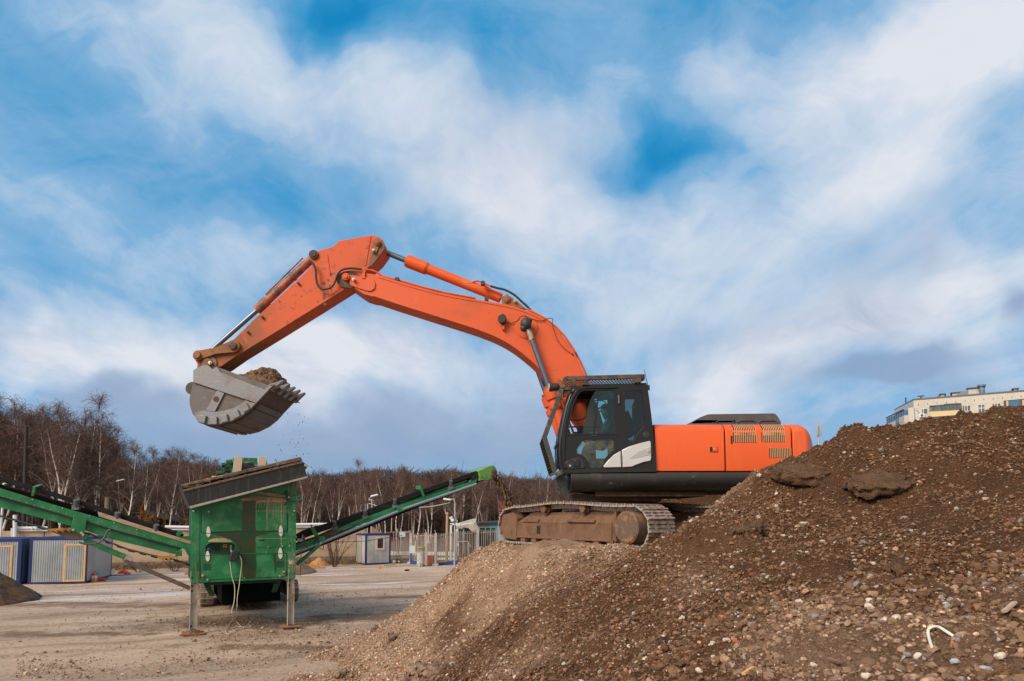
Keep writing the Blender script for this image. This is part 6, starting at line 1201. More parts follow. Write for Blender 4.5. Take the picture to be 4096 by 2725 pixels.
for x, y in ((298,997),(318,973)):
    b = MB(); p_ = rp(cJ, x, y, -.18); b.cyl(p_-NS*.03, p_, .045, .035, n=14); b.obj('strut_bolt', BOLT, rc)
b = MB(); rpl(b, cJ, [(300,925),(440,860),(520,850),(620,822),(600,842),(500,880),(430,925),(370,955)], -.03, .1); b.tube(curve([rp(cJ, x, y, -.10) for x, y in [(262,985),(262,955),(300,905),(310,900)]], 4), .025, 8); b.tube(curve([rp(cJ, x, y, -.06) for x, y in [(360,880),(420,895),(500,870),(540,842)]], 4), .012, 6); b.obj('telescopic_joint', GREASE, rc, bevel=.008)
b = MB(); b.tube([rp(cJ, 540, 848, -.03), rp(cJ, 640, 805, -.03)], .022, 8); b.obj('ram_rod', CHROME, rc)
b = MB(); rpl(b, cJ, [(84,925),(130,928),(135,890),(142,885),(138,955),(84,962)], -.25, .04); b.obj('end_bracket', GALV, rc, bevel=.005)
q0, q1 = rp(cJ, 122, 965, -.25), rp(cJ, 122, 1115, -.25); b = MB(); n = 20
for (q0, q1) in ((rp(cJ, 122, 965, -.25), rp(cJ, 122, 1110, -.25)), (rp(cJ, 117, 1180, -.25), rp(cJ, 113, 1300, -.25))):
    for i in range(n): a_ = q0.lerp(q1, i/n); c2 = q0.lerp(q1, (i+1.25)/n); sdv = (ES if i % 2 else NS)*.014; b.tube([a_-sdv, c2-sdv], .005, 5); b.tube([a_+sdv, c2+sdv], .005, 5)
b.obj('chain', bpy.data.materials['rusty_chain'], rc)
b = MB(); b.tube([rp(cJ, 310, 1015, -.2), rp(cJ, 313, 1030, -.2), rp(cJ, 342, 1032, -.2), rp(cJ, 346, 995, -.2)], .014, 6); b.obj('handle_bar', HOSE, rc)
# remote control pendant on its cable
b = MB(); fplate(b, cG, [(491,902),(500,846),(522,826),(560,842),(566,872),(532,914),(508,917)], -.20, .13); pen = b.obj('remote_pendant', mat('black_bag', (.014, .015, .02), .45, bump=[(9, .8, .05)]), None, bevel=.03)
tag(pen, 'black remote control box hanging by its pale cable from the control recess', 'remote control')
CAB_M = mat('pale_cable', (.50, .44, .33), .5)
b = MB(); L = [(497,915),(503,970),(515,1040),(530,1090),(533,1150),(527,1220),(513,1270),(516,1310),(540,1352),(570,1388)]; b.tube(curve([fp(cG, x, y, -.16-.0012*max(0, y-1050)) for x, y in L[:-2]] + [atZ(*cG(540, 1352), .12), atZ(*cG(575, 1390), .03)], 6), .011, 7)
L = [(562,866),(578,890),(584,940),(574,1020),(566,1090),(553,1170),(550,1230),(548,1262)]; b.tube(curve([fp(cG, x, y, -.16-.001*max(0, y-1050)) for x, y in L] + [atZ(*cG(520, 1340), .10), atZ(*cG(480, 1400), .04), atZ(*cG(468, 1438), .03), atZ(*cG(490, 1456), .03)], 6), .011, 7)
b.tube(curve([atZ(*cG(x, y), .025) for x, y in [(480,1452),(560,1428),(600,1405),(560,1395),(470,1425),(540,1400),(650,1398),(640,1385),(600,1388)]], 6), .010, 6)
b.tube([fp(cG, 505, 824, .04), fp(cG, 506, 840, -.08), fp(cG, 515, 850, -.12)], .018, 8)
o = b.obj('cable', CAB_M, pen)
# stream of screened soil from the conveyor head
bm_v = []; b = MB(); h0 = rp(cJ, 2072, 290, .35); h1 = rp(cJ, 2250, 620, .35)
vx = (h1-h0); hv = Vector((vx.x, vx.y, 0)); T0 = None
for i in range(1500):
    t = random.random()**.8; sp_ = .03+.09*t; p_ = h0 + hv*t + Z(0, 0, vx.z*(t**1.75)) + Vector((random.gauss(0, sp_*.7), random.gauss(0, .2), random.gauss(0, sp_*.5))); s = random.uniform(.012, .035)
    b.hexa([p_+Z(i2*s, j2*s, k2*s*1.8-i2*s*.5) for k2 in (-1, 1) for i2, j2 in ((-1,-.7),(.8,-1),(1,1),(-1,.8))])
tag(b.obj('falling_soil', EARTH, smooth=0), 'thin stream of screened soil pouring off the yellow-green conveyor head', 'soil', kind='stuff')
# ------------------------------------------------------------------ yard background
def gnd(u, v): return atZ(u, v, 0)
# concrete boundary wall: straight line through two ground points
W0, W1 = gnd(0, 2286), gnd(1470, 2249); WPl = Plane(W0, ((W1-W0).x, (W1-W0).y)); WN, WE = WPl.n, WPl.e
WALL = mat('beige_concrete', (.47, .345, .235), .9, layers=[dict(c=(.36, .25, .165), s=.9, lo=.42, hi=.66, k=.8), dict(c=(.58, .47, .36), s=(1, 1, 4), lo=.55, hi=.8, k=.5), dict(c=(.16, .11, .08), s=(2.2, 2.2, .5), lo=.66, hi=.74, k=.6), dict(c=(.20, .14, .09), s=1.3, lo=.30, hi=.55, k=.9, grad=(2, .75, .1))], bump=[(6, .3, .02)])
def wz(u, v, k=0): return WPl.off(k).pt(u, v)
wl_ = thing('concrete_wall', 'long stained beige concrete wall in front of the bare birch wood', 'wall', (W0+W1)/2)
us = [-700, -120, 170, 372, 760, 1180, 1352, 1462]; tops = [2152, 2150, 2125, 2120, 2114, 2108, 2100, 2098]
for i in range(len(us)-1):
    A, B_ = wz(us[i]+2, 2270), wz(us[i+1]-2, 2270); zt = wz((us[i]+us[i+1])/2, tops[i+1]).z
    b = MB(); b.hexa([A.xy.to_3d(), B_.xy.to_3d(), (B_+WN*.18).xy.to_3d(), (A+WN*.18).xy.to_3d()] + [Vector((p_.x, p_.y, zt)) for p_ in (A, B_, B_+WN*.18, A+WN*.18)]); b.obj('wall_panel', WALL, wl_, bevel=.02)
    b = MB(); b.hexa([Vector((p_.x, p_.y, z)) for z in (0, .42+.12*random.random()) for p_ in (A-WN*.22, B_-WN*.22, B_-WN*.01, A-WN*.01)]); b.obj('wall_footing', mat('footing', (.17, .12, .085), .95, layers=[dict(c=(.26, .19, .13), s=3, lo=.45, hi=.65)]) if 'footing' not in bpy.data.materials else bpy.data.materials['footing'], wl_, bevel=.03)
b = MB(); 
for u0, v0, u1, v1 in ((55,2113,190,2113),(660,2108,765,2110),(1180,2099,1462,2096)):
    b.cyl(wz(u0, v0, -.1), wz(u1, v1, -.1), .11, n=12); b.cyl(wz(u0, v0+10, -.1), wz(u1, v1+10, -.1), .05, n=8)
b.obj('white_pipe', mat('white_pipe', (.66, .66, .68), .45), None); tag(bpy.data.objects['white_pipe'], 'white insulated pipe running along the top of the beige wall', 'pipe')
b = MB(); b.tube([wz(48, 2113, -.3), wz(48, 2155, -.3)], .06, 8); b.tube([wz(60, 2060, -.3), wz(60, 2155, -.3)], .12, 8); b.tube([wz(128, 2108, -.3), wz(128, 2120, -.3)], .04, 8); b.tube([wz(143, 2108, -.3), wz(143, 2120, -.3)], .04, 8)
tag(b.obj('vent_pipe', mat('white_pipe2', (.6, .62, .64), .5)), 'white vent pipes standing at the wall behind the blue-framed cabins', 'pipe')
# dry weeds and litter along the foot of the wall
def tuft_mesh(name, pts, hmin, hmax, w, m, spread=.25):
    n = len(pts); P = np.array(pts); a = rng.uniform(0, 2*np.pi, n); h = rng.uniform(hmin, hmax, n); ln = rng.normal(0, spread, (n, 2))*h[:, None]
    s = np.stack([np.cos(a)*w, np.sin(a)*w, np.zeros(n)], -1); tip = P + np.stack([ln[:, 0], ln[:, 1], h], -1); mid = P*.5+tip*.5 + np.stack([0*h, 0*h, h*.15], -1)
    V = np.stack([P-s, P+s, mid+s*.7, mid-s*.7, tip+s*.15, tip-s*.15], 1).reshape(-1, 3); base = np.arange(n)[:, None]*6
    return mesh_np(name, V, np.concatenate([base+[0, 1, 2, 3], base+[3, 2, 4, 5]]), m)
pts = []
for i in range(9000):
    u = random.choice([random.uniform(420, 800), random.uniform(1180, 1440), random.uniform(-200, 1460)]); q = wz(u, 2270); d = abs(random.gauss(0, 1.0)); pts.append((q.x-WN.x*(d+.2), q.y-WN.y*(d+.2), 0.0))
tag(tuft_mesh('dry_weeds', pts, .05, .38, .012, mat('dry_weed', (.21, .125, .065), .95, layers=[dict(c=(.13, .08, .045), s=2, lo=.45, hi=.6)]), .8), 'dry brown weeds and leaf litter along the foot of the wall', 'weeds', kind='stuff')
# cone heaps
def cone(name, label, c, R, h, m, n=70, pk=.7, sq=(1, 1)):
    def f(u, v):
        a = u*2*np.pi; r = v*R*(1+.10*fbm(np.cos(a)*1.7+c[0], np.sin(a)*1.7, 3)); z = h*np.clip(1-v, 0, 1)**pk*1.0 + .10*fbm(r*np.cos(a)*1.6, r*np.sin(a)*1.6, 4, .6)*np.sin(np.pi*np.clip(v, .1, 1)) - .06*(v > .98)
        z = np.minimum(z, h*.94+.03*fbm(r*np.cos(a)*3, r*np.sin(a)*3, 2)); return np.stack([c[0]+sq[0]*r*np.cos(a), c[1]+sq[1]*r*np.sin(a), z], -1)
    o = heap_mesh(name, f, n*2, n, m, (c[0], c[1], 0)); return tag(o, label, 'soil heap')
p_ = gnd(-230, 2408); cone('soil_heap', 'dark conical heap of fine soil at the cut-off end of the green conveyor', (p_.x-.2, p_.y-.2), 3.7, 2.55, EARTHD, pk=1.0)
p_ = gnd(992, 2296); cone('soil_heap', 'smooth brown conical heap partly hidden behind the screening machine', (p_.x, p_.y+.8), 3.95, 2.6, mat('brown_heap_earth', (.20, .12, .075), .95, layers=[dict(c=(.14, .085, .055), s=3, lo=.42, hi=.62)], bump=[(9, .8, .05), (40, .5, .02)]), pk=1.0)
p_ = gnd(1278, 2262); cone('soil_heap', 'little orange sand heap at the foot of the wall', (p_.x, p_.y), .75, .62, SAND, n=30, pk=.8)
p_ = gnd(1215, 2272); cone('soil_heap', 'flat spread of orange sand beside the conveyor strut', (p_.x, p_.y), 1.0, .28, SAND, n=30, pk=.8, sq=(1.5, .8))
# metal site cabins
CORR = mat('corrugated_steel', (.40, .43, .46), .42, .45, layers=[dict(c=(.29, .32, .35), s=1.1, lo=.42, hi=.68, k=.7), dict(c=(.56, .54, .48), s=3, lo=.6, hi=.8, k=.5)])
CORRG = mat('bright_corrugated_steel', (.52, .51, .48), .38, .25, layers=[dict(c=(.34, .37, .42), s=.9, lo=.4, hi=.66, k=.9), dict(c=(.66, .62, .52), s=(2, 2, 1), lo=.55, hi=.8, k=.6)])
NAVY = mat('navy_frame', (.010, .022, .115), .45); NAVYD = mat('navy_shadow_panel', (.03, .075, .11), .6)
def corr(b, A, B, z0, z1, out, pitch=.11, dep=.022):
    L = (B-A).length; n = int(L/pitch); d = (B-A).normalized(); vs = []; xs = []
    for i in range(n+1): 
        for t, o in ((0, 0), (.12, 1), (.5, 1), (.62, 0)): xs.append(((i+t)*pitch, o))
    xs = [(x, o) for x, o in xs if x <= L] + [(L, 0)]
    for x, o in xs: p_ = A + d*x + out*(dep*o); vs += [Vector((p_.x, p_.y, z0)), Vector((p_.x, p_.y, z1))]
    b.add(vs, [(2*i, 2*i+2, 2*i+3, 2*i+1) for i in range(len(xs)-1)])
def cabin(name, label, A, B, depth, h, m, door=None, window=None, side_door=None, post=.14, sm_=None, group='site cabins'):
    """A-B = front foot line (seen face), depth away from it"""
    e = (B-A).normalized(); n = Vector((-e.y, e.x, 0)); L = (B-A).length
    c = thing(name, label, 'site cabin', (A+B)/2+n*depth/2, group); cor = [A, B, B+n*depth, A+n*depth]
    b = MB(); b.hexa([p_+Z(0, 0, .10) for p_ in [A+e*.03+n*.03, B-e*.03+n*.03, B-e*.03+n*(depth-.03), A+e*.03+n*(depth-.03)]]+[p_+Z(0, 0, h-.1) for p_ in [A+e*.03+n*.03, B-e*.03+n*.03, B-e*.03+n*(depth-.03), A+e*.03+n*(depth-.03)]]); b.obj('cabin_box', m, c)
    b = MB(); corr(b, A+e*post, B-e*post, .10, h-.12, -n); b.obj('front_cladding', m, c, smooth=0)
    for P_, Q_, o_ in ((B+n*post, B+n*(depth-post), e), (A+n*(depth-post), A+n*post, -e)):
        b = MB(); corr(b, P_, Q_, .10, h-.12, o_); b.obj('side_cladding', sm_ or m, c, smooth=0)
    for p_, s in zip(cor, ((1,1),(-1,1),(-1,-1),(1,-1))):
        q = p_ + e*s[0]*post/2 + n*s[1]*post/2; b = MB(); b.hexa([q+e*i*(post/2+.02)+n*j*(post/2+.02)+Z(0, 0, z) for z in (0, h) for i, j in ((-1,-1),(1,-1),(1,1),(-1,1))]); b.obj('corner_post', NAVY, c)
    b = MB()
    for z, hh in ((.055, .11), (h-.06, .13)):
        for P, Q in zip(cor, cor[1:]+cor[:1]): d = (Q-P).normalized(); k = Vector((-d.y, d.x, 0)); b.beam(P+d*(post+.03)+k*.05+Z(0, 0, z), Q-d*(post+.03)+k*.05+Z(0, 0, z), .13, hh)
    b.hexa([p_+Z(0, 0, z) for z in (h-.02, h+.03) for p_ in (A+e*.05+n*.05, B-e*.05+n*.05, B-e*.05+n*(depth-.05), A+e*.05+n*(depth-.05))])
    b.obj('base_frame', NAVY, c)
    def opening(P0, d, out, x0, x1, z0, z1, fw, fm, pm, nm, corrd):
        b = MB(); o = out*.035
        for (xa, xb, za, zb_) in ((x0, x1, z1-fw, z1), (x0, x0+fw, z0, z1-fw), (x1-fw, x1, z0, z1-fw)) + (((x0+fw, x1-fw, z0, z0+fw),)): b.hexa([P0+d*x+out*k+Z(0, 0, z) for z in (za, zb_) for x, k in ((xa, 0), (xb, 0), (xb, .05), (xa, .05))])
        f_ = b.obj(nm+'_frame' if nm == 'door' else 'window_frame', fm, c, bevel=.004)
        b = MB()
        if corrd: corr(b, P0+d*(x0+fw)+out*.03, P0+d*(x1-fw)+out*.03, z0+fw, z1-fw, out)
        else: b.hexa([P0+d*x+out*k+Z(0, 0, z) for z in (z0+fw, z1-fw) for x, k in ((x0+fw, 0), (x1-fw, 0), (x1-fw, .03), (x0+fw, .03))])
        b.obj(nm if nm == 'door' else 'window_pane', pm, f_, smooth=0)
        return f_
    if door: opening(A, e, -n, *door, WOODN, m, 'door', True)
    if window: opening(A, e, -n, *window[:5], window[5], window[6], 'window', False)
    if side_door: opening(A+n*depth, -n, -e, *side_door, mat('brown_door_trim', (.30, .2, .12), .7), mat('grey_door', (.26, .25, .235), .7), 'door', False)
    return c
A, B_ = gnd(112, 2338), gnd(340, 2333); 
cabin('metal_cabin', 'grey corrugated cabin with navy corners and a pine framed door, beside the fire extinguishers', A, B_, 4.2, 2.42, CORR, door=(1.62, 2.66, .10, 2.10, .09))
e_ = (B_-A).normalized(); B2 = gnd(78, 2340); A2 = B2 - e_*3.0 
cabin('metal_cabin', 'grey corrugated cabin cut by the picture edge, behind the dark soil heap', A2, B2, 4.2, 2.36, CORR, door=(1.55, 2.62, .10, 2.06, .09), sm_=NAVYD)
b = MB(); q = B2.lerp(A2, .15)+Z(0, -.07, 2.30); 
for i in range(9): b.box(q-e_*(.05+.09*i)+Z(0, 0, .0), (.06 if i % 3 else .03, .01, .07), (e_.x, e_.y))
A, B_ = gnd(1462, 2260), gnd(1561, 2255)
WCHK = mat('white_red_frame', (.70, .52, .48), .6, layers=[dict(c=(.55, .16, .13), s=26, lo=.5, hi=.6, k=.7)])
cabin('metal_kiosk', 'small shiny corrugated kiosk with navy edges and a white framed window', A, B_, 1.55, 2.24, CORRG, window=(.80, 1.52, 1.05, 2.02, .13, WCHK, mat('dark_window', (.02, .022, .025), .15)), side_door=(.25, 1.0, .10, 2.10, .07), post=.09)
b = MB(); kp = A.lerp(B_, .52); b.box(kp+Z(-.02, -.05, 1.22), (.10, .01, .07)); 
# extinguishers and canister
def lathe_thing(name, label, cat, p, prof_, m, ax=(0,0,1), group=None):
    b = MB(); ax = Vector(ax).normalized()
    for (r0, z0), (r1, z1) in zip(prof_, prof_[1:]): b.cyl(p+ax*z0, p+ax*z1, r0, r1, n=18)
    o = b.obj(name, m); return o
def exting(label, p, ax):
    ax = Vector(ax).normalized(); t = thing('fire_extinguisher', label, 'fire extinguisher', p, 'fire extinguishers by the cabin')
    b = MB(); 
    for (r0, z0), (r1, z1) in zip([(.10,0),(.13,.03),(.13,.62),(.10,.72),(.04,.78),(.04,.82)], [(.13,.03),(.13,.62),(.10,.72),(.04,.78),(.04,.82),(.03,.86)]): b.cyl(p+ax*z0, p+ax*z1, max(r0, .001), r1, n=18)
    b.obj('cylinder', RED, t, weld=True); b = MB(); sd = ax.orthogonal().normalized(); sd = Vector((ax.z, 0, -ax.x)) if abs(ax.z) > .5 else Vector((0, 0, 1)); b.beam(p+ax*.86-sd*.03, p+ax*.90+sd*.14, .03, .04, ax); b.tube([p+ax*.84, p+ax*.80+sd*.2, p+ax*.7+sd*.33], .015, 6); b.obj('valve_handle', HOSE, t)
    t.scale = (.6, .6, .6)
    if ax.z > .5: b = MB(); b.box(p+ax*.5+Z(.0, -.128, 0), (.10, .02, .14)); b.obj('paper_label', WHITE, t)
exting('red fire extinguisher standing at the corner of the grey cabin', gnd(372, 2327), (0, 0, 1))
q = gnd(388, 2325); exting('red fire extinguisher lying on the ground beside the standing one', q+Z(0, 0, .08), (1, .25, 0))
p_ = gnd(382, 2328); t = thing('plastic_canister', 'white canister half full of orange liquid in front of the fire extinguishers', 'canister', p_); t.scale = (.75, .75, .75)
b = MB(); b.box(p_+Z(0, -.15, .13), (.34, .22, .26)); b.obj('filled_body', mat('orange_fluid', (.62, .24, .07), .4), t, bevel=.03); b = MB(); b.box(p_+Z(0, -.15, .34), (.33, .21, .15)); b.cyl(p_+Z(.08, -.15, .40), p_+Z(.08, -.15, .49), .05, n=12); b.beam(p_+Z(-.12, -.15, .44), p_+Z(.02, -.15, .44), .05, .05); b.obj('clear_body', mat('milky_plastic', (.62, .56, .5), .45), t, bevel=.03)
p_ = gnd(485, 2298); b = MB(); b.prism([[p_+Z(x*.62, 0, z*.62) for x, z in [(-.45,0),(-.30,.28),(.05,.42),(.35,.22),(.62,.06),(.62,0)]]], (0, .4, 0)); tag(b.obj('red_tarp', mat('red_tarp', (.52, .04, .03), .6, bump=[(8, .6, .05)]), bevel=.05, seg=3), 'crumpled bright red plastic lying by the wall', 'tarp')
p_ = gnd(440, 2300); b = MB(); b.tube(curve([p_+Z(x, y, z) for x, y, z in [(-.2,0,.05),(0,.1,.25),(.25,0,.3),(.2,-.1,.06),(.5,-.2,.03),(.9,-.1,.03),(-.1,-.3,.03)]], 5), .05, 8); tag(b.obj('hose_coil', mat('pale_hose', (.55, .5, .44), .6)), 'loose pale hose lying behind the grey cabin', 'hose')
# steel picket fence
FENCE = mat('grey_fence_paint', (.30, .29, .28), .6, layers=[dict(c=(.34, .18, .10), s=(3, 3, 1), lo=.5, hi=.72, k=.8), dict(c=(.48, .47, .47), s=2, lo=.5, hi=.75)])
RUSTF = mat('rusty_picket', (.36, .31, .27), .7, layers=[dict(c=(.30, .13, .06), s=(4, 4, .8), lo=.45, hi=.7, k=.9), dict(c=(.42, .40, .39), s=3, lo=.5, hi=.7)])
fposts = [(1642,2256,2133),(1703,2260,2130),(1742,2263,2133),(1822,2257,2124),(1911,2253,2118),(2000,2250,2112)]
PT = [gnd(u, v) for u, v, t in fposts]; HTS = [atY(u, t, p_.y).z for (u, v, t), p_ in zip(fposts, PT)]
fn = thing('picket_fence', 'grey and rusty steel picket fence between the kiosk and the gravel hill', 'fence', PT[2])
for p_, h in zip(PT, HTS):
    b = MB(); b.box(p_+Z(0, 0, h/2), (.16, .16, h)); b.box(p_+Z(0, 0, .08), (.42, .42, .16)); b.beam(p_+Z(0, 0, h), p_+Z(-.08, 0, h+.22), .04, .04); b.obj('fence_post', FENCE, fn)
def pickets(A, B, h0, h1, par, nm, m, gap=.145, z0=.14, top=True):
    L = (B-A).length; n = max(2, int(L/gap)); e = (B-A).normalized(); b = MB()
    for i in range(1, n):
        t = i/n; p_ = A.lerp(B, t); h = h0+(h1-h0)*t-.14-.06*math.sin(t*3.14); b.beam(p_+Z(0, 0, z0), p_+Z(0, 0, h), .036, .03, (e.x, e.y, 0))
        if top: b.beam(p_+Z(0, 0, h), p_+Z(-.05, -.02, h+.12), .03, .03, (e.x, e.y, 0))
    for f in (.10, .90): b.beam(A+e*.08+Z(0, .03, h0*f), B-e*.08+Z(0, .03, h1*f), .03, .05)
    b.obj(nm, m, par, smooth=0)
for i in range(len(PT)-1): pickets(PT[i], PT[i+1], HTS[i], HTS[i+1], fn, 'picket_panel', RUSTF)
g0, g1, g2 = gnd(1566, 2240), gnd(1600, 2238), gnd(1642, 2241); gt = thing('steel_gate', 'grey steel picket gate behind the shiny kiosk', 'gate', g1)
for p_ in (gnd(1586, 2238), gnd(1602, 2238)): 
    b = MB(); b.box(p_+Z(0, 0, 1.25), (.10, .10, 2.5)); b.obj('gate_post', FENCE, gt)
pickets(g0, g1, 2.5, 2.5, gt, 'gate_leaf', FENCE, .17, top=False); pickets(g1, g2, 2.5, 2.5, gt, 'gate_leaf', FENCE, .17, top=False)
b = MB(); b.box(gnd(1609, 2239)+Z(0, -.05, 2.05), (.5, .02, .4)); b.obj('gate_sign', mat('faded_sign', (.42, .46, .50), .6), gt)
p_ = gnd(1649, 2262); b = MB(); b.box(p_+Z(0, -.03, 1.15), (.42, .02, .55)); 
for i in range(5): pass
nt = tag(b.obj('paper_notice', mat('notice_paper', (.45, .46, .50), .7)), 'pale paper notice tied to the fence beside the concrete tube', 'notice')
# concrete tube with a slanted grille
p_ = gnd(1682, 2266); t = thing('concrete_tube', 'grey upright concrete tube with a yellowish grille on top, by the fence', 'bollard', p_)
CONC = mat('tube_concrete', (.40, .385, .37), .85, layers=[dict(c=(.25, .22, .19), s=4, lo=.48, hi=.7), dict(c=(.10, .09, .08), s=6, lo=.45, hi=.6, grad=(2, .35, .05))])
b = MB(); b.cyl(p_+Z(0, 0, .14), p_+Z(0, 0, .98), .27, n=24); b.obj('tube', CONC, t); b = MB(); b.cyl(p_, p_+Z(0, 0, .14), .33, n=12); b.obj('base_block', CONC, t, bevel=.02)
b = MB(); 
for i in range(14): a = i*math.pi/7; b.beam(p_+Z(.25*math.cos(a), .25*math.sin(a), .98), p_+Z(.25*math.cos(a)+.05, .25*math.sin(a), 1.34), .03, .02)
b.cyl(p_+Z(.03, 0, 1.33), p_+Z(.03, 0, 1.37), .31, n=20); b.obj('top_grille', mat('ochre_grille', (.36, .28, .14), .7), t)
# blue troughs, red box, caster cart, planks
p_ = gnd(1760, 2262); q = gnd(1828, 2262); t = tag(None or (lambda b: (b.prism([[p_+Z(-.4, .5, 0), p_+Z(-.4, .5, .16), q+Z(0, .4, .26), q+Z(0, .4, 0)]], (0, .9, 0)), b.obj('blue_trough', mat('blue_paint', (.008, .055, .25), .5, layers=[dict(c=(.01, .03, .12), s=4, lo=.45, hi=.62)])))[1])(MB()), 'long low blue steel trough lying behind the fence pickets', 'trough')
p_ = gnd(1632, 2262)+Z(0, 1.0, 0); q = gnd(1672, 2265)+Z(0, 1.2, 0); b = MB(); b.prism([[p_+Z(0, .3, 0), p_+Z(0, .3, .26), q+Z(0, .3, .2), q+Z(0, .3, 0)]], (0, .6, 0)); b.box(p_+Z(0, .3, .55), (.09, .06, 1.1)); tag(b.obj('blue_trough', bpy.data.materials['blue_paint']), 'dark blue steel trough behind the concrete tube', 'trough')
p_ = gnd(1711, 2268); b = MB(); p_ = p_+Z(.05, 1.4, 0); b.box(p_+Z(0, .35, .33), (.58, .5, .66)); b.box(p_+Z(0, .35, .68), (.64, .56, .05)); tag(b.obj('red_bin', mat('red_brown_paint', (.33, .065, .03), .7), bevel=.02), 'red-brown steel bin behind the fence posts', 'bin')
p_ = gnd(1592, 2253); t = thing('caster_cart', 'two black caster wheels on a small frame in front of the gate', 'cart', p_)
for dx, dy in ((-.06, 0), (.12, -.25)):
    b = MB(); c_ = p_+Z(dx, dy, .15); b.cyl(c_-Z(0, .05, 0), c_+Z(0, .05, 0), .15, n=18); w_ = b.obj('wheel', HOSE, t, bevel=.02); b = MB(); b.cyl(c_-Z(0, .055, 0), c_+Z(0, .055, 0), .07, n=12); b.obj('hub', GALV, w_)
b = MB(); b.box(p_+Z(.03, -.1, .34), (.36, .4, .05)); b.obj('cart_frame', GREASE, t)
p_ = gnd(1575, 2254); b = MB(); b.box(p_+Z(0, 0, .12), (.22, .18, .24)); b.cyl(p_+Z(.1, -.12, .1), p_+Z(.1, -.05, .1), .1, n=14); tag(b.obj('concrete_lump', CONC, bevel=.05), 'small round concrete lump lying next to the kiosk', 'rubble')
for (u0, v0, u1, v1, lb) in ((1535, 2262, 1582, 2260, 'weathered plank on the ground in front of the kiosk'), (640, 2286, 765, 2284, 'long plank on the ground by the wall behind the conveyor strut')):
    b = MB(); b.beam(gnd(u0, v0)+Z(0, 0, .05), gnd(u1, v1)+Z(0, 0, .05), .15, .06); tag(b.obj('plank', WOOD), lb, 'plank')
b = MB(); p_ = gnd(1628, 2284); b.box(p_+Z(0, 0, .05), (.28, .2, .10)); tag(b.obj('black_block', DARK, bevel=.02), 'small black block lying alone on the icy yard', 'debris')
b = MB(); p_ = gnd(1520, 2275); b.box(p_+Z(0, 0, .04), (.18, .1, .08)); tag(b.obj('brick', ST3, bevel=.01), 'reddish brick lying on the yard in front of the kiosk', 'brick')
# lamps and poles
LAMPG = mat('grey_pole', (.36, .36, .37), .5, .3); LHEAD = mat('lamp_head', (.60, .63, .66), .4)
def lamp(label, u, vb, vt, Y, hu, hv, poles=1):
    p_ = atY(u, vb, Y); p_.z = 0; zt = atY(u, vt, Y).z; t = thing('street_lamp', label, 'street lamp', p_, 'street lamps along the yard edge')
    b = MB()
    for k in range(poles): b.cyl(p_+Z(.32*k, 0, 0), p_+Z(.32*k, 0, zt+.35*k), .065, .05, n=10)
    h = atY(hu, hv, Y); b.tube(curve([p_+Z(.32*(poles-1), 0, zt+.3*(poles-1)), p_+Z((h.x-p_.x)*.2, 0, zt+.3), Vector((h.x, Y, h.z))], 5), .035, 8); b.obj('lamp_post', LAMPG, t)
    b = MB(); d = Vector((1 if hu > u else -1, 0, .25 if hu > u else .1)).normalized(); b.beam(h-d*.1, h+d*.48, .28, .13, (0, 0, 1)); b.obj('lamp_head', LHEAD, t, bevel=.05, seg=3); b = MB(); b.beam(h+d*.03-Z(0, 0, .075), h+d*.44-Z(0, 0, .075), .2, .04, (0, 0, 1)); b.obj('lamp_glass', mat('lamp_glass', (.20, .2, .2), .2) if 'lamp_glass' not in bpy.data.materials else bpy.data.materials['lamp_glass'], t)
lamp('street lamp on double grey poles behind the kiosk, head turned upward', 1467, 2262, 2015, 52, 1488, 1985, 2)
lamp('street lamp with curved neck and a second small floodlight, at the picket fence', 1818, 2255, 2015, 48.5, 1800, 1999)
b = MB(); p_ = atY(1808, 2074, 48.3); b.cyl(p_+Z(-.1, 0, .12), p_+Z(.02, 0, -.12), .15, .10, n=14); b.ball(p_+Z(.05, 0, -.15), .13, 7); fl = tag(b.obj('floodlight', LHEAD), 'small round floodlight with orange rim fixed to the lamp post at the fence', 'floodlight'); b = MB(); b.cyl(p_+Z(-.12, 0, .15), p_+Z(-.1, 0, .12), .16, n=14); b.obj('lamp_rim', mat('orange_rim', (.45, .15, .06), .5), fl) if False else None
p_ = atY(428, 2000, 62); t = thing('street_lamp', 'wooden lamp pole with a slanted white lamp head among the birches', 'street lamp', Vector((p_.x, 62, 0)), 'street lamps along the yard edge')
b = MB(); b.cyl(Vector((p_.x, 62, 0)), Vector((p_.x, 62, atY(428, 1990, 62).z)), .20, .18, n=10); b.obj('wooden_pole', mat('old_pole', (.33, .25, .16), .85), t); b = MB(); b.cyl(Vector((p_.x, 62, atY(428, 1990, 62).z)), Vector((p_.x+.1, 62, atY(440, 1935, 62).z)), .05, n=8); b.tube([Vector((p_.x+.1, 62, atY(440, 1935, 62).z)), atY(470, 1924, 62)], .04, 8); b.obj('lamp_arm', GREASE, t)
b = MB(); b.beam(atY(468, 1925, 62), atY(499, 1918, 62), .25, .10); b.obj('lamp_head', LHEAD, t, bevel=.03)
p_ = atY(75, 1940, 40); b = MB(); b.cyl(Vector((p_.x-.9, 40, 0)), Vector((p_.x-.9, 40, p_.z+.1)), .06, n=8); b.beam(p_-Z(.9, 0, -.1), p_-Z(.2, 0, -.05), .05, .05); b.beam(p_-Z(.28, 0, 0), p_+Z(.2, 0, .03), .2, .10); tag(b.obj('street_lamp', LHEAD, bevel=.02), 'lamp showing as a small white tip above the green conveyor', 'street lamp', 'street lamps along the yard edge')
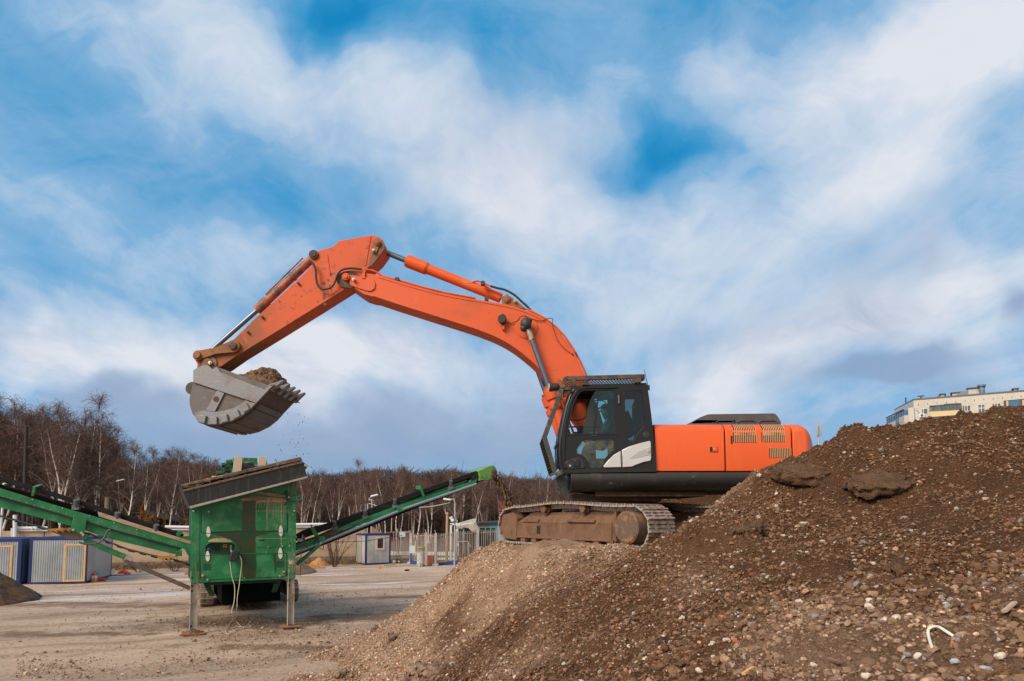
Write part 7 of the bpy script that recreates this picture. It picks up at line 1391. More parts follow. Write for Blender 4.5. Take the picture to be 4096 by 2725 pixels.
# utility pole
u0 = 103; Yp = 56; t = thing('utility_pole', 'dark utility pole with two crossarms rising among the birches', 'pole', Vector((atY(u0, 2000, Yp).x, Yp, 0)))
POLE = mat('dark_pole', (.022, .018, .016), .8); b = MB(); b.cyl(Vector((atY(104, 2000, Yp).x, Yp, 0)), Vector((atY(106, 1704, Yp).x, Yp, atY(106, 1704, Yp).z)), .18, .13, n=10); b.obj('pole', POLE, t)
b = MB(); b.beam(atY(79, 1792, Yp), atY(135, 1786, Yp), .12, .10); b.beam(atY(95, 1705, Yp), atY(119, 1705, Yp), .12, .08); b.obj('crossarm', POLE, t)
b = MB(); b.cyl(Vector((atY(1788, 2100, 53).x, 53, 0)), atY(1789, 2056, 53), .11, .10, n=10); b.ball(atY(1789, 2056, 53), .13, 6); tag(b.obj('utility_pole', bpy.data.materials['old_pole']), 'short brown wooden post standing behind the picket fence', 'pole')
b = MB(); b.cyl(Vector((atY(2012, 2100, 58).x, 58, 0)), atY(2015, 2030, 58), .06, n=8); b.box(atY(2015, 2025, 58), (1.0, .05, .8)); tag(b.obj('red_signboard', REDTIN), 'small rust red signboard on a post in front of the birch trunks', 'sign')
# wires
b = MB(); P0 = atY(1475, 2014, 52); P1 = atY(1640, 2030, 50); P2 = atY(1800, 2011, 48.5); b.tube(curve([P0, P0.lerp(P1, .5)-Z(0, 0, .25), P1, P1.lerp(P2, .5)-Z(0, 0, .12), P2], 6), .028, 6); tag(b.obj('power_cable', mat('pale_wire', (.42, .36, .29), .6)), 'pale sagging cable strung between the two street lamps', 'cable')
b = MB(); b.tube(curve([atY(1320, 2169, 47), atY(1455, 2165, 47), atY(1510, 2156, 46.8), atY(1560, 2150, 46.6), atY(1610, 2142, 46.4)], 5), .022, 6); tag(b.obj('black_cable', HOSE), 'thin black cable hanging across the front of the kiosk', 'cable')
# sheds beyond the fence
p0, p1 = gnd(1905, 2240), gnd(2080, 2236); Yb = 57
BLUEW = mat('blue_boards', (.10, .30, .42), .7, layers=[dict(c=(.13, .36, .48), s=(5, 5, .5), lo=.42, hi=.66), dict(c=(.25, .30, .32), s=2, lo=.6, hi=.75)]); GREYW = mat('grey_boards', (.22, .25, .285), .8, layers=[dict(c=(.30, .32, .34), s=(5, 5, .5), lo=.42, hi=.66)])
x0, x1, x2 = atY(1905, 2100, Yb).x, atY(1957, 2100, Yb).x, atY(2090, 2100, Yb).x; zt = atY(1990, 2090, Yb).z
bh = thing('blue_hut', 'low hut of blue and grey boards with a dark triple window behind the picket fence', 'hut', Vector(((x0+x2)/2, Yb+2, 0)))
b = MB(); b.hexa([Vector(p_) for p_ in [(x0,Yb,0),(x1,Yb,0),(x1,Yb+4,0),(x0,Yb+4,0),(x0,Yb,zt-.15),(x1,Yb,zt-.05),(x1,Yb+4,zt-.05),(x0,Yb+4,zt-.15)]]); b.obj('grey_wall', GREYW, bh); b = MB(); b.hexa([Vector(p_) for p_ in [(x1+.01,Yb-.02,0),(x2+4,Yb-.02,0),(x2+4,Yb+4,0),(x1+.01,Yb+4,0),(x1+.01,Yb-.02,zt-.05),(x2+4,Yb-.02,zt+.15),(x2+4,Yb+4,zt+.15),(x1+.01,Yb+4,zt-.05)]]); b.obj('blue_wall', BLUEW, bh)
b = MB(); b.beam((x0-.5, Yb+1.9, zt-.05), (x2+4.2, Yb+1.9, zt+.32), 4.6, .14); b.obj('roof', mat('tar_roof', (.045, .042, .04), .8), bh)
for k in range(3):
    ua = 1920+k*21.5; a_ = atY(ua, 2112, Yb-.05); c_ = atY(ua+18.5, 2190, Yb-.05); b = MB(); b.hexa([Vector((x, y, z)) for z in (max(c_.z, .3), a_.z) for x, y in ((a_.x,Yb-.06),(c_.x,Yb-.06),(c_.x,Yb-.005),(a_.x,Yb-.005))]); w_ = b.obj('window', bpy.data.materials['dark_window'], bh)
    b = MB(); b.beam(Vector((c_.x+.05, Yb-.05, max(c_.z, .3))), Vector((c_.x+.05, Yb-.05, a_.z)), .08, .05, (0, 1, 0)); b.obj('window_post', BLUEW, w_)
Ya = 54; aw = thing('tin_awning', 'rusty sagging tin awning with a grey cut-off end, left of the blue hut' .replace(', left of', ' beside'), 'awning', Vector((atY(1860, 2100, Ya).x, Ya, 0)))
TIN = mat('rusty_tin', (.36, .33, .29), .7, layers=[dict(c=(.28, .16, .09), s=1.6, lo=.48, hi=.7), dict(c=(.22, .2, .18), s=3, lo=.52, hi=.7)])
pa = [cL(565,710), cL(600,680), cL(860,605), cL(935,598), cL(800,705), cL(720,690), cL(640,712)]; b = MB(); b.prism([[atY(u, v, Ya) for u, v in pa]], (0, 1.6, .3)); pb2 = [cL(795,700), cL(940,598), cL(1005,745), cL(980,775), cL(870,775)]; b.prism([[atY(u, v, Ya-.05) for u, v in pb2]], (0, .06, 0)); b.obj('tin_sheet', TIN, aw)
b = MB()
for u in (1855, 1905): p_ = atY(u, 2110, Ya+.2); b.cyl(Vector((p_.x, p_.y, 0)), p_, .06, n=8)
b.obj('awning_post', LAMPG, aw)
b = MB(); x0, x1 = atY(1806, 2100, 55.5).x, atY(1905, 2100, 55.5).x; b.hexa([Vector((x, y, z)) for z in (0, atY(1850, 2118, 55.5).z) for x, y in ((x0+.6,55.5),(x1,55.5),(x1,57),(x0+.6,57))]); b.obj('dark_interior', mat('dark_boards', (.035, .032, .03), .9), aw)
b = MB(); wf = mat('white_frame', (.56, .56, .57), .5); A = atY(1804, 2097, 53); B_ = atY(1842, 2097, 53); b.beam(Vector((A.x, 53, 0)), A, .16, .16, (0, 1, 0)); b.beam(A+Z(-.08, 0, 0), B_, .16, .16, (0, 1, 0)); b.beam(Vector((A.x+.45, 53.1, 0)), Vector((A.x+.45, 53.1, A.z-.4)), .14, .14, (0, 1, 0)); b.beam(B_+Z(0, 0, -.05), atY(1890, 2093, 53), .08, .08); tag(b.obj('steel_gateway', wf), 'white square steel frame standing in front of the tin awning', 'frame')
b = MB(); A = atY(1830, 2166, 52); b.beam(A, atY(1872, 2166, 52), .05, .05); b.beam(atY(1872, 2166, 52), atY(1884, 2190, 52), .05, .05); b.beam(Vector((atY(1873, 2200, 52).x, 52, 0)), atY(1873, 2166, 52), .05, .05, (0, 1, 0)); b.beam(Vector((A.x, 52, 0)), A, .05, .05, (0, 1, 0)); tag(b.obj('pipe_railing', mat('rail_paint', (.45, .42, .40), .6)), 'thin pale pipe railing behind the fence pickets', 'railing')
b = MB(); P0, P1 = atY(1545, 2215, 56), atY(1860, 2215, 56); b.beam(Vector((P0.x, 56, .5)), Vector((P1.x, 56, .45)), .3, .30); b.beam(Vector((P0.x+3, 55, .12)), Vector((P1.x, 55, .12)), .3, .16); tag(b.obj('white_kerb', mat('white_kerb', (.60, .56, .50), .7)), 'long whitish concrete rail lying behind the picket fence', 'kerb')
b = MB(); P0 = atY(1548, 2131, 60); P1 = atY(1646, 2126, 60); b.beam(P0, P1, .5, .12); b.beam(P0-Z(0, 0, .75), P1-Z(0, 0, .75), .3, .12); b.beam(P0+Z(0, .3, -.38), P1+Z(0, .3, -.38), .1, .62)
for k in range(3): q = P0.lerp(P1, (.0, .38, .98)[k]); b.beam(Vector((q.x, 60, 0)), Vector((q.x, 60, q.z)), .12, .12, (0, 1, 0))
tag(b.obj('rust_canopy', REDTIN), 'low rust red canopy edge behind the kiosk and gate', 'canopy')
BRK = mat('red_brick', (.30, .115, .065), .9, layers=[dict(c=(.42, .22, .14), s=(9, 9, 14), lo=.5, hi=.62), dict(c=(.5, .4, .34), s=2.2, lo=.62, hi=.7)]); b = MB(); b.prism([[atY(*cK(495, 516), 53), atY(*cK(525, 530), 53), atY(*cK(700, 655), 53), Vector((atY(1523, 2200, 53).x, 53, 0)), Vector((atY(1481, 2200, 53).x, 53, 0))]], (0, .4, 0)); tag(b.obj('brick_gable', BRK), 'sloping end of an old red brick wall above the kiosk roof', 'wall')
# dark open shed with blue posts behind the wall
Ys = 62; sh = thing('dark_shed', 'dark open shed with blue posts behind the beige wall', 'shed', Vector((atY(640, 2100, Ys).x, Ys, 0))); x0, x1 = atY(545, 2100, Ys).x, atY(744, 2100, Ys).x
b = MB(); b.prism([[atY(*cI(x, y), Ys+.5) for x, y in [(1560,590),(1640,580),(1760,640),(2180,680),(2210,700),(2200,760),(1560,760)]]], (0, 3, 0)); b.obj('shed_body', mat('black_shed', (.008, .010, .012), .9), sh)
b = MB(); b.beam(atY(*cI(1480, 590), Ys), atY(*cI(1640, 580), Ys), 2, .15); b.beam(atY(*cI(1640, 580), Ys+1), atY(*cI(2210, 692), Ys+1), 4, .12); b.obj('shed_roof', mat('shed_roof', (.03, .022, .02), .8), sh)
for x in (1850, 2037):
    b = MB(); b.beam(Vector((atY(*cI(x, 760), Ys).x, Ys, 0)), atY(*cI(x, 665), Ys), .16, .16, (0, 1, 0)); b.obj('shed_post', BLUEP, sh)
b = MB(); a_ = atY(*cI(2060, 690), Ys+.3); c_ = atY(*cI(2195, 755), Ys+.3); corr(b, Vector((a_.x, Ys+.3, 0)), Vector((c_.x, Ys+.3, 0)), 1.5, a_.z-.1, Vector((0, -1, 0)), .25, .05); b.obj('teal_sheet', mat('teal_sheet', (.012, .05, .055), .7), sh, smooth=0)
# mast beside the knob on the crest
p_ = atY(3274, 1750, 46); b = MB(); zt = atY(3274, 1692, 46).z; b.tube([Vector((p_.x, 46, 0)), Vector((p_.x, 46, zt))], .07, 8); b.tube([Vector((p_.x, 46, zt)), Vector((p_.x, 46, zt+.35))], .015, 6); m_ = thing('antenna_mast', 'thin grey telecom mast with white panel antennas rising behind the crest', 'mast', Vector((p_.x, 46, 0))); b.obj('mast_pole', LAMPG, m_)
for dx, dy in ((-.10, -.1), (.12, -.08), (0, .12)):
    b = MB(); b.box(Vector((p_.x+dx, 46+dy, zt-.55)), (.11, .08, .72)); b.obj('panel_antenna', LAMPG, m_, bevel=.02)
# ------------------------------------------------------------------ apartment block
dA, dB, dC = 180., 167., 198.
FA, FB = atY(3654, 1601, dA), atY(4096, 1566, dB); FA0, FB0 = Vector((FA.x, FA.y, 0)), Vector((FB.x, FB.y, 0)); SA = atY(3577, 1644, dC); SA0 = Vector((SA.x, SA.y, 0))
AP = Plane(FA0, ((FB-FA).x, (FB-FA).y)); AE, AN = AP.e, AP.n; ZR = FA.z
SPl = Plane(SA0, ((FA-SA).x, (FA-SA).y))
APW = mat('block_panel', (.50, .47, .425), .85, layers=[dict(c=(.48, .42, .35), s=.25, lo=.42, hi=.66), dict(c=(.42, .36, .30), s=(.5, .5, .06), lo=.62, hi=.74, k=.6)])
APS = mat('block_side_panel', (.40, .43, .46), .8); APY = mat('block_yellow', (.58, .45, .26), .8); APD = mat('block_dark', (.06, .055, .05), .6); WG = mat('window_glass', (.085, .105, .125), .12, layers=[dict(c=(.2, .22, .23), s=.8, lo=.5, hi=.7)]); WF = mat('window_frame_white', (.62, .61, .6), .5); ROOFB = mat('roof_box', (.46, .43, .38), .8); ROOFD = mat('roof_dark', (.10, .11, .13), .7); BLG = mat('blue_glazing', (.05, .14, .26), .15)
ap = thing('apartment_block', 'cream panel apartment block with glazed balconies showing above the dark crest', 'apartment block', FA0.lerp(FB0, .5)+AN*6)
LEN = 62; FR = FA0 + AE*LEN
b = MB(); b.hexa([p_+Z(0, 0, z) for z in (0, ZR) for p_ in (FA0, FR, FR+AN*14, SA0)]); b.obj('wall', APW, ap)
b = MB(); b.hexa([p_+Z(0, 0, z) for z in (ZR+.003, ZR+.35) for p_ in (FA0-AN*.15, FR-AN*.15, FR+AN*14, SA0+AN*.1)]); b.obj('parapet', ROOFD, ap)
def ax_(x, y, k=0.): return AP.off(-k).pt(*cM(x, y))
def apl(b, pts, k, th): return b.prism([[AP.pt(*cM(x, y)) - AN*k for x, y in pts]], AN*-th)
def win(x0, y0, x1, y1, mull=(.5,), hz_=None):
    b = MB(); apl(b, [(x0,y0),(x1,y0-(x1-x0)*.06),(x1,y1-(x1-x0)*.02),(x0,y1)], .02, .10); w_ = b.obj('window', WF, ap)
    xs = [0]+list(mull)+[1]; b = MB()
    for a, c_ in zip(xs, xs[1:]):
        xa, xb = x0+(x1-x0)*a+6, x0+(x1-x0)*c_-4; segs = [(y0, y1)] if hz_ is None else [(y0, y0+(y1-y0)*hz_), (y0+(y1-y0)*hz_, y1)]
        for ya, yb in segs: apl(b, [(xa, ya+6-(xa-x0)*.06),(xb, ya+6-(xb-x0)*.06),(xb, yb-6-(xb-x0)*.02),(xa, yb-6-(xa-x0)*.02)], .12, .02)
    b.obj('window_pane', WG, w_)
for a in ((618,488,720,580,(.3,)),(1312,435,1447,530,(.3,.62)),(1578,418,1690,556,(.5,),.45),(1816,400,1958,492,(.28,.62)),(628,668,733,765,(.25,)),(842,655,946,745,(.4,)),(1070,640,1180,730,(.5,)),(1320,620,1450,715,(.3,.62)),(1585,600,1695,740,(.5,),.45),(1820,585,1960,690,(.3,.62)),(640,850,745,950,(.3,)),(1325,800,1455,900,(.3,.62))): win(*a)
# glazed loggias
for dy, dx in ((0, 0), (172, 8)):
    b = MB(); apl(b, [(765+dx,545+dy),(1290+dx,518+dy),(1293+dx,600+dy),(770+dx,640+dy)], .0, 1.3); bl_ = b.obj('balcony', APY, ap)
    b = MB(); apl(b, [(760+dx,455+dy),(1290+dx,412+dy),(1292+dx,512+dy),(765+dx,552+dy)], .1, 1.0); b.obj('balcony_glass', WG, bl_); b = MB()
    for i in range(9): t = i/8; x = 760+530*t+dx; y0, y1 = 453-43*t+dy, 552-38*t+dy; b.beam(AP.pt(*cM(x, y0))-AN*1.15, AP.pt(*cM(x, y1))-AN*1.15, .10, .10, AN)
    b.beam(AP.pt(*cM(755+dx, 455+dy))-AN*1.15, AP.pt(*cM(1293+dx, 411+dy))-AN*1.15, .2, .22); b.beam(AP.pt(*cM(755+dx, 552+dy))-AN*1.2, AP.pt(*cM(1293+dx, 514+dy))-AN*1.2, .2, .22); b.obj('balcony_frame', APD, bl_)
b = MB(); apl(b, [(2010,360),(2600,305),(2600,430),(2020,470)], .0, 1.0); bl_ = b.obj('balcony', APD, ap); b = MB(); apl(b, [(2095,372),(2270,352),(2275,440),(2100,455)], 1.0, .05); b.obj('balcony_glass', BLG, bl_); b = MB(); apl(b, [(2050,365),(2085,362),(2090,450),(2055,455)], 1.0, .05); apl(b, [(2320,350),(2400,342),(2405,440),(2325,445)], 1.0, .05); b.obj('balcony_panel', mat('balcony_tan', (.52, .36, .22), .8), bl_)
b = MB(); apl(b, [(1000,416),(1255,400),(1255,406),(1000,422)], .01, 1.0); b.obj('canopy_slab', APD, ap)
b = MB()
for i in range(12): x = 566+i*158.5 if i else 566; y = 420-(x-566)*.0785; apl(b, [(x-6,y-13),(x+6,y-14),(x+6,y+13),(x-6,y+14)], .002, .02)
b.obj('roof_vent', APD, ap)
b = MB(); 
for y in (500, 660): apl(b, [(490,y-20),(2600,y-20-2110*.07),(2600,y-16-2110*.07),(490,y-16)], .002, .012)
for x in (680,830,985,1130,1285,1440,1590,1750,1905,2070): apl(b, [(x,345-(x-485)*.081),(x+3,345-(x-485)*.081),(x+5,420-(x-485)*.06),(x+2,420-(x-485)*.06)], .002, .012)
b.obj('panel_joint', mat('panel_joint', (.40, .35, .30), .9), ap)
b = MB(); q_ = ax_(628, 605, .5); b.box(q_, (1.3, .5, .95), (AE.x, AE.y)); ac = b.obj('air_conditioner', WF, ap, bevel=.05); b = MB(); b.cyl(q_-AN*.27, q_-AN*.25, .36, n=18); b.obj('fan', APD, ac)
b = MB(); b.tube(curve([ax_(x, y, .1) for x, y in [(605,595),(585,570),(560,535),(535,508)]], 4), .06, 6); b.obj('coolant_pipe', APD, ap)
# projecting wall strip and side facade
def sp2(x, y, k=0.): return SPl.off(-k).pt(*cM(x, y))
def spl(b, pts, k, th): return b.prism([[SPl.pt(*cM(x, y)) - SPl.n*k for x, y in pts]], -SPl.n*th)
b = MB(); apl(b, [(395,482),(492,470),(518,1100),(412,1100)], .2, .5); b.obj('corner_wall', APW, ap)
b = MB(); spl(b, [(165,528),(480,350),(480,470),(168,605)], .02, .05); b.obj('attic_panel', APS, ap)
for (pts, m, nm) in (([(100,655),(235,600),(240,680),(103,748)], BLG, 'balcony_glass'), ([(245,585),(390,510),(398,600),(248,668)], BLG, 'balcony_glass'), ([(98,752),(240,685),(245,770),(98,825)], APW, 'balcony'), ([(310,640),(400,598),(403,690),(315,725)], APW, 'balcony'), ([(245,672),(308,642),(312,720),(248,755)], BLG, 'balcony_glass'), ([(120,830),(245,770),(248,900),(120,930)], BLG, 'balcony_glass'), ([(255,760),(405,690),(412,1000),(258,1000)], APW, 'balcony')):
    b = MB(); spl(b, pts, .1, 1.0); o = b.obj(nm, m, ap)
b = MB()
for i in range(8): t = i/7; x = 103+290*t; y = 655-145*t; b.beam(SPl.pt(*cM(x, y))-SPl.n*1.15, SPl.pt(*cM(x, y+88))-SPl.n*1.15, .10, .10, SPl.n)
b.beam(SPl.pt(*cM(92, 645))-SPl.n*1.2, SPl.pt(*cM(395, 500))-SPl.n*1.2, .3, .25); b.obj('balcony_frame', APD, ap)
# roof boxes, chimney, railing
def rbox(x0, x1, yb, yt, dep, k, m, nm, lid=True):
    a_, c_ = AP.off(k).pt(*cM(x0, yb)), AP.off(k).pt(*cM(x1, yb)); zt = AP.off(k).pt(*cM(x0, yt)).z; b = MB(); b.hexa([Vector((p_.x, p_.y, z)) for z in (ZR+.2, zt) for p_ in (a_, c_, c_+AN*dep, a_+AN*dep)]); o = b.obj(nm, m, ap)
    if lid: b = MB(); b.hexa([Vector((p_.x, p_.y, z)) for z in (zt+.003, zt+.25) for p_ in (a_-AE*.4-AN*.4, c_+AE*.4-AN*.4, c_+AE*.4+AN*(dep+.3), a_-AE*.4+AN*(dep+.3))]); b.obj('lid', ROOFD, o)
rbox(945, 1005, 290, 248, 3, 2.5, ROOFB, 'roof_box'); rbox(1415, 1672, 250, 150, 5, 3, ROOFB, 'roof_box'); rbox(1140, 1290, 275, 225, 5, 9, ROOFB, 'roof_box'); rbox(2185, 2240, 190, 158, 3, 2.5, ROOFB, 'roof_box')
for pts in ([(815,312),(930,248),(945,250),(945,300)], [(1160,282),(1290,205),(1415,155),(1418,262)], [(2050,212),(2165,155),(2185,160),(2185,200)]):
    b = MB(); b.prism([[AP.off(3).pt(*cM(x, y)) for x, y in pts]], AN*2); b.obj('roof_slope', bpy.data.materials.get('roof_slope') or mat('roof_slope', (.16, .19, .23), .7), ap)
b = MB(); b.cyl(AP.off(2).pt(*cM(1652, 250)), AP.off(2).pt(*cM(1636, 108)), .62, n=14); b.cyl(AP.off(2).pt(*cM(1637, 112)), AP.off(2).pt(*cM(1636, 84)), .95, n=16); b.obj('chimney', mat('blue_grey_flue', (.13, .20, .27), .5, .3), ap)
b = MB()
for i in range(60): p_ = FA + AE*(1+i*1.0) + AN*.5; b.beam(p_, p_+Z(0, 0, 1.5), .03, .03, (1, 0, 0))
b.beam(FA+AN*.5+Z(0, 0, 1.5), FA+AE*61+AN*.5+Z(0, 0, 1.5), .04, .04); b.obj('roof_railing', LAMPG, ap, smooth=0)
b = MB(); p_ = AP.off(1).pt(*cM(612, 325)); q = AP.off(1).pt(*cM(608, 275)); b.beam(p_, q, .25, .25, (1, 0, 0)); b.beam(q-AE*.8, q+AE*.8, .3, .3); p_ = SPl.off(1).pt(*cM(355, 405)); b.beam(p_, p_+Z(0, 0, 1.8), .25, .25, (1, 0, 0)); b.obj('roof_mast', APD, ap)
b = MB(); b.tube(curve([SA+Z(0, 0, -8), SA+Z(-9, 0, -13), SA+Z(-22, 0, -20)], 5), .06, 6); tag(b.obj('power_cable', LAMPG), 'thin cable sloping down from the apartment block corner', 'cable')
# ------------------------------------------------------------------ birches
BIRCH = bpy.data.materials.new('birch_bark'); BIRCH.use_nodes = True; T = NT(BIRCH.node_tree); bs = BIRCH.node_tree.nodes['Principled BSDF']
tc = T.node('ShaderNodeTexCoord').outputs['Object']; att = T.node('ShaderNodeVertexColor', layer_name='tint').outputs[0]
c = T.mix(T.maprange(T.noise(tc, (3.2, 3.2, 2.6), 4, .6), .54, .62), att, (.030, .024, .020)); c = T.mix(T.math('MULTIPLY', T.maprange(T.noise(tc, .6, 3), .45, .7), .5), c, (.20, .135, .10)); T.link(c, bs.inputs['Base Color']); bs.inputs['Roughness'].default_value = .9; bs.inputs['Specular IOR Level'].default_value = .1
def twig_mat(n, c1, c2):
    return mat(n, c1, .95, layers=[dict(c=c2, s=.35, lo=.4, hi=.65)], spec=.05)
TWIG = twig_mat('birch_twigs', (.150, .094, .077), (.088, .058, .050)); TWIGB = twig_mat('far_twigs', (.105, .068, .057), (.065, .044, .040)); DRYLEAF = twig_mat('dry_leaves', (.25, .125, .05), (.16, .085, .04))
def npz(v): return v/np.linalg.norm(v)
def np_tube(pts, rad, n, col):
    pts = np.array(pts); m = len(pts); vs = []
    for i in range(m):
        d = npz(pts[min(i+1, m-1)]-pts[max(i-1, 0)]); a = npz(np.cross(d, [.3, .9, .2])); bb = np.cross(d, a)
        for k in range(n): t = 2*np.pi*k/n; vs.append(pts[i]+(a*np.cos(t)+bb*np.sin(t))*rad[i])
    fs = [(i*n+k, i*n+(k+1) % n, (i+1)*n+(k+1) % n, (i+1)*n+k) for i in range(m-1) for k in range(n)]
    return vs, fs, [col]*len(vs)
def ribbons(S, M_, E_, w):
    """three-point flat twigs: start, bend, end"""
    n = len(S); r = rng.normal(size=(n, 3)); d = E_-S; s = np.cross(d, r); s /= np.maximum(np.linalg.norm(s, axis=1), 1e-6)[:, None]; s = s*w[:, None]
    V = np.stack([S-s, S+s, M_+s*.8, M_-s*.8, E_+s*.35, E_-s*.35], 1).reshape(-1, 3); b = np.arange(n)[:, None]*6
    return V, np.concatenate([b+[0, 1, 2, 3], b+[3, 2, 4, 5]])
def make_tree(seed, H, lean, fork, r0, dens=1., bare=.35, spread=1., white=(.68, .61, .54), tw=.013):
    R = np.random.default_rng(seed); V, F, C = [], [], []
    def put(t):
        o = len(V); V.extend(t[0]); F.extend([[i+o for i in f] for f in t[1]]); C.extend(t[2])
    stems = []
    def stem_(base, dirn, L, r, n=9):
        pts = [np.array(base, float)]; d = np.array(dirn, float)
        for i in range(n): d = npz(d + R.normal(0, .055, 3) + np.array([0, 0, .035])); pts.append(pts[-1]+d*L/n)
        rad = [r*(1-.95*i/n) for i in range(n+1)]; put(np_tube(pts, rad, 6, white)); return np.array(pts), rad
    d0 = npz(np.array([lean[0], lean[1], 1.]))
    if fork:
        p, r_ = stem_((0, 0, 0), d0, H*fork, r0, 5)
        for s in (-1, 1): a = R.uniform(0, 6.28); stems.append(stem_(p[-1], npz(d0+np.array([math.cos(a)*.30*s+.12*s, math.sin(a)*.2*s, 0])), H*(1-fork)*R.uniform(.88, 1), r0*.66))
        stems.append((p, r_)) if False else None
    else: stems.append(stem_((0, 0, 0), d0, H, r0, 11))
    TS, TM, TE, TWd = [], [], [], []
    for pts, rad in stems:
        n = len(pts)-1; Ls = np.linalg.norm(pts[-1]-pts[0])
        for k in range(int(22/len(stems)*1.25)):
            t = R.uniform(bare if not fork else .12, .97); x = t*n; i = min(int(x), n-1); base = pts[i]+(pts[i+1]-pts[i])*(x-i)
            a = R.uniform(0, 6.28); el = R.uniform(.45, 1.05)+.25*t; L = ((1-t)*.42*Ls+.9)*R.uniform(.6, 1.1)*spread
            d = np.array([math.cos(a)*math.cos(el), math.sin(a)*math.cos(el), math.sin(el)]); q = [base]; m = 5
            for j in range(m): d = npz(d+R.normal(0, .10, 3)+np.array([0, 0, .10-.10*j])); q.append(q[-1]+d*L/m)
            q = np.array(q); rb = max(.018, rad[i]*.42); lc_ = tuple(np.array(white)*(R.uniform(.35, .85)))
            put(np_tube(q, [rb*(1-.8*j/m) for j in range(m+1)], 4, lc_))
            nt = int((16+9*L)*dens)
            for _ in range(nt):
                x2 = R.uniform(.15, 1.)*m; j = min(int(x2), m-1); s = q[j]+(q[j+1]-q[j])*(x2-j); dd = npz(npz(q[j+1]-q[j])*.7+R.normal(0, .55, 3)+np.array([0, 0, .15])); l = R.uniform(.45, 1.25)*(.6+.5*spread)
                mid = s+dd*l*.5; e = mid+dd*l*.4+np.array([0, 0, -R.uniform(.05, .5)*l]); TS.append(s); TM.append(mid); TE.append(e); TWd.append(R.uniform(.6, 1.2)*tw)
                for _2 in range(2):
                    f = R.uniform(.3, 1.); s2 = mid+(e-mid)*f; d2 = npz(dd*.5+R.normal(0, .6, 3)+np.array([0, 0, -.15])); l2 = l*R.uniform(.35, .7); TS.append(s2); TM.append(s2+d2*l2*.5+np.array([0, 0, .03])); TE.append(s2+d2*l2+np.array([0, 0, -.3*l2])); TWd.append(R.uniform(.5, .9)*tw)
    cv, cf = ribbons(np.array(TS), np.array(TM), np.array(TE), np.array(TWd))
    return (np.array(V), np.array(F), np.array(C)), (cv, cf)
def tree_meshes(args, nm, crown_m=TWIG):
    (v, f, c_), (cv, cf) = make_tree(*args[0], **args[1]); t = mesh_np(nm+'_trunk', v, f, BIRCH, c_, smooth=True); cr = mesh_np(nm+'_crown', cv, cf, crown_m); mt, mc = t.data, cr.data
    bpy.data.objects.remove(t); bpy.data.objects.remove(cr); return mt, mc
KINDS = {}
spec = [('slim', [((11, 14.5, (.02, 0), 0, .125), {}), ((12, 15.5, (-.04, .02), 0, .13), {}), ((13, 13.5, (.09, 0), 0, .115), {}), ((14, 15, (-.10, 0), 0, .12), {})]),
        ('forked', [((21, 15, (.03, 0), .38, .16), {}), ((22, 14.5, (-.06, 0), .30, .15), {}), ((23, 15.5, (.12, 0), .42, .165), {})]),
        ('leaning', [((31, 14, (.28, .05), 0, .125), {}), ((32, 13.5, (-.30, 0), .5, .13), {})]),
        ('dark', [((41, 14, (.04, 0), 0, .075), dict(white=(.15, .115, .095), dens=1.2)), ((42, 13, (-.08, 0), .35, .085), dict(white=(.17, .13, .11), dens=1.2)), ((43, 14.5, (.0, .05), 0, .08), dict(white=(.13, .10, .085), dens=1.2))])]
for k, L in spec: KINDS[k] = [tree_meshes((a, kw), 'birch_%s' % k) for a, kw in L]
LAB = {'slim': 'slender white birch with bare brown twigs in the wood behind the yard', 'forked': 'forked white birch with two pale stems in the wood behind the yard', 'leaning': 'leaning white birch trunk among the straight ones behind the yard', 'dark': 'dark barked bare tree between the white birches behind the yard'}
GRP = {'slim': 'slender birches of the wood', 'forked': 'forked birches of the wood', 'leaning': 'leaning birches of the wood', 'dark': 'dark bare trees of the wood'}
def plant(kind, x, y, s, rz, label=None, var=None, sz=None):
    mt, mc = KINDS[kind][var if var is not None else random.randrange(len(KINDS[kind]))]
    t = thing('birch_tree' if kind != 'dark' else 'bare_tree', label or LAB[kind], 'tree', (x, y, 0), None if label else GRP[kind]); t.rotation_euler.z = rz; t.scale = (s, s, sz or s)
    for nm, me in (('trunk', mt), ('crown', mc)): o = bpy.data.objects.new(nm, me); COL.objects.link(o); o.parent = t
    return t
# top edge of the wood as it stands against the sky: (pixel column, pixel row of the tree tops) for the near left stand and the far stand
topl = np.array([(-200,1560),(0,1565),(60,1570),(160,1590),(250,1680),(330,1640),(400,1640),(470,1700),(530,1790),(620,1790),(700,1795),(780,1830),(860,1850)])
topr = np.array([(700,1800),(860,1835),(1000,1870),(1100,1885),(1230,1880),(1330,1875),(1450,1862),(1600,1862),(1750,1865),(1900,1870),(2000,1880),(2150,1895),(2300,1900),(2700,1900)])
def top_z(u, Y): 
    T_ = topl if (Y < 92 and u < 780) else topr; v = float(np.interp(u, T_[:, 0], T_[:, 1])); return atY(u, v, Y).z
random.seed(21)
# nearer stand at the far end of the wall
for i in range(58):
    u = random.uniform(-160, 780); Y = random.uniform(58, 78); zt = top_z(u, Y)*random.uniform(.78, 1.05); k = random.choices(['slim', 'forked', 'leaning', 'dark'], [4, 3, 1.6, 3])[0]
    s = zt/14.5; x = atY(u, 2000, Y).x; plant(k, x, Y, s, random.uniform(0, 6.28))
for i in range(125):
    u = random.uniform(640, 2650); Y = random.uniform(84, 112) if u > 780 else random.uniform(76, 100); zt = top_z(u, Y)*random.uniform(.72, 1.04); k = random.choices(['slim', 'forked', 'leaning', 'dark'], [5, 2.4, 1.0, 2.2])[0]
    x = atY(u, 2000, Y).x; plant(k, x, Y, zt/14.5*.98, random.uniform(0, 6.28))
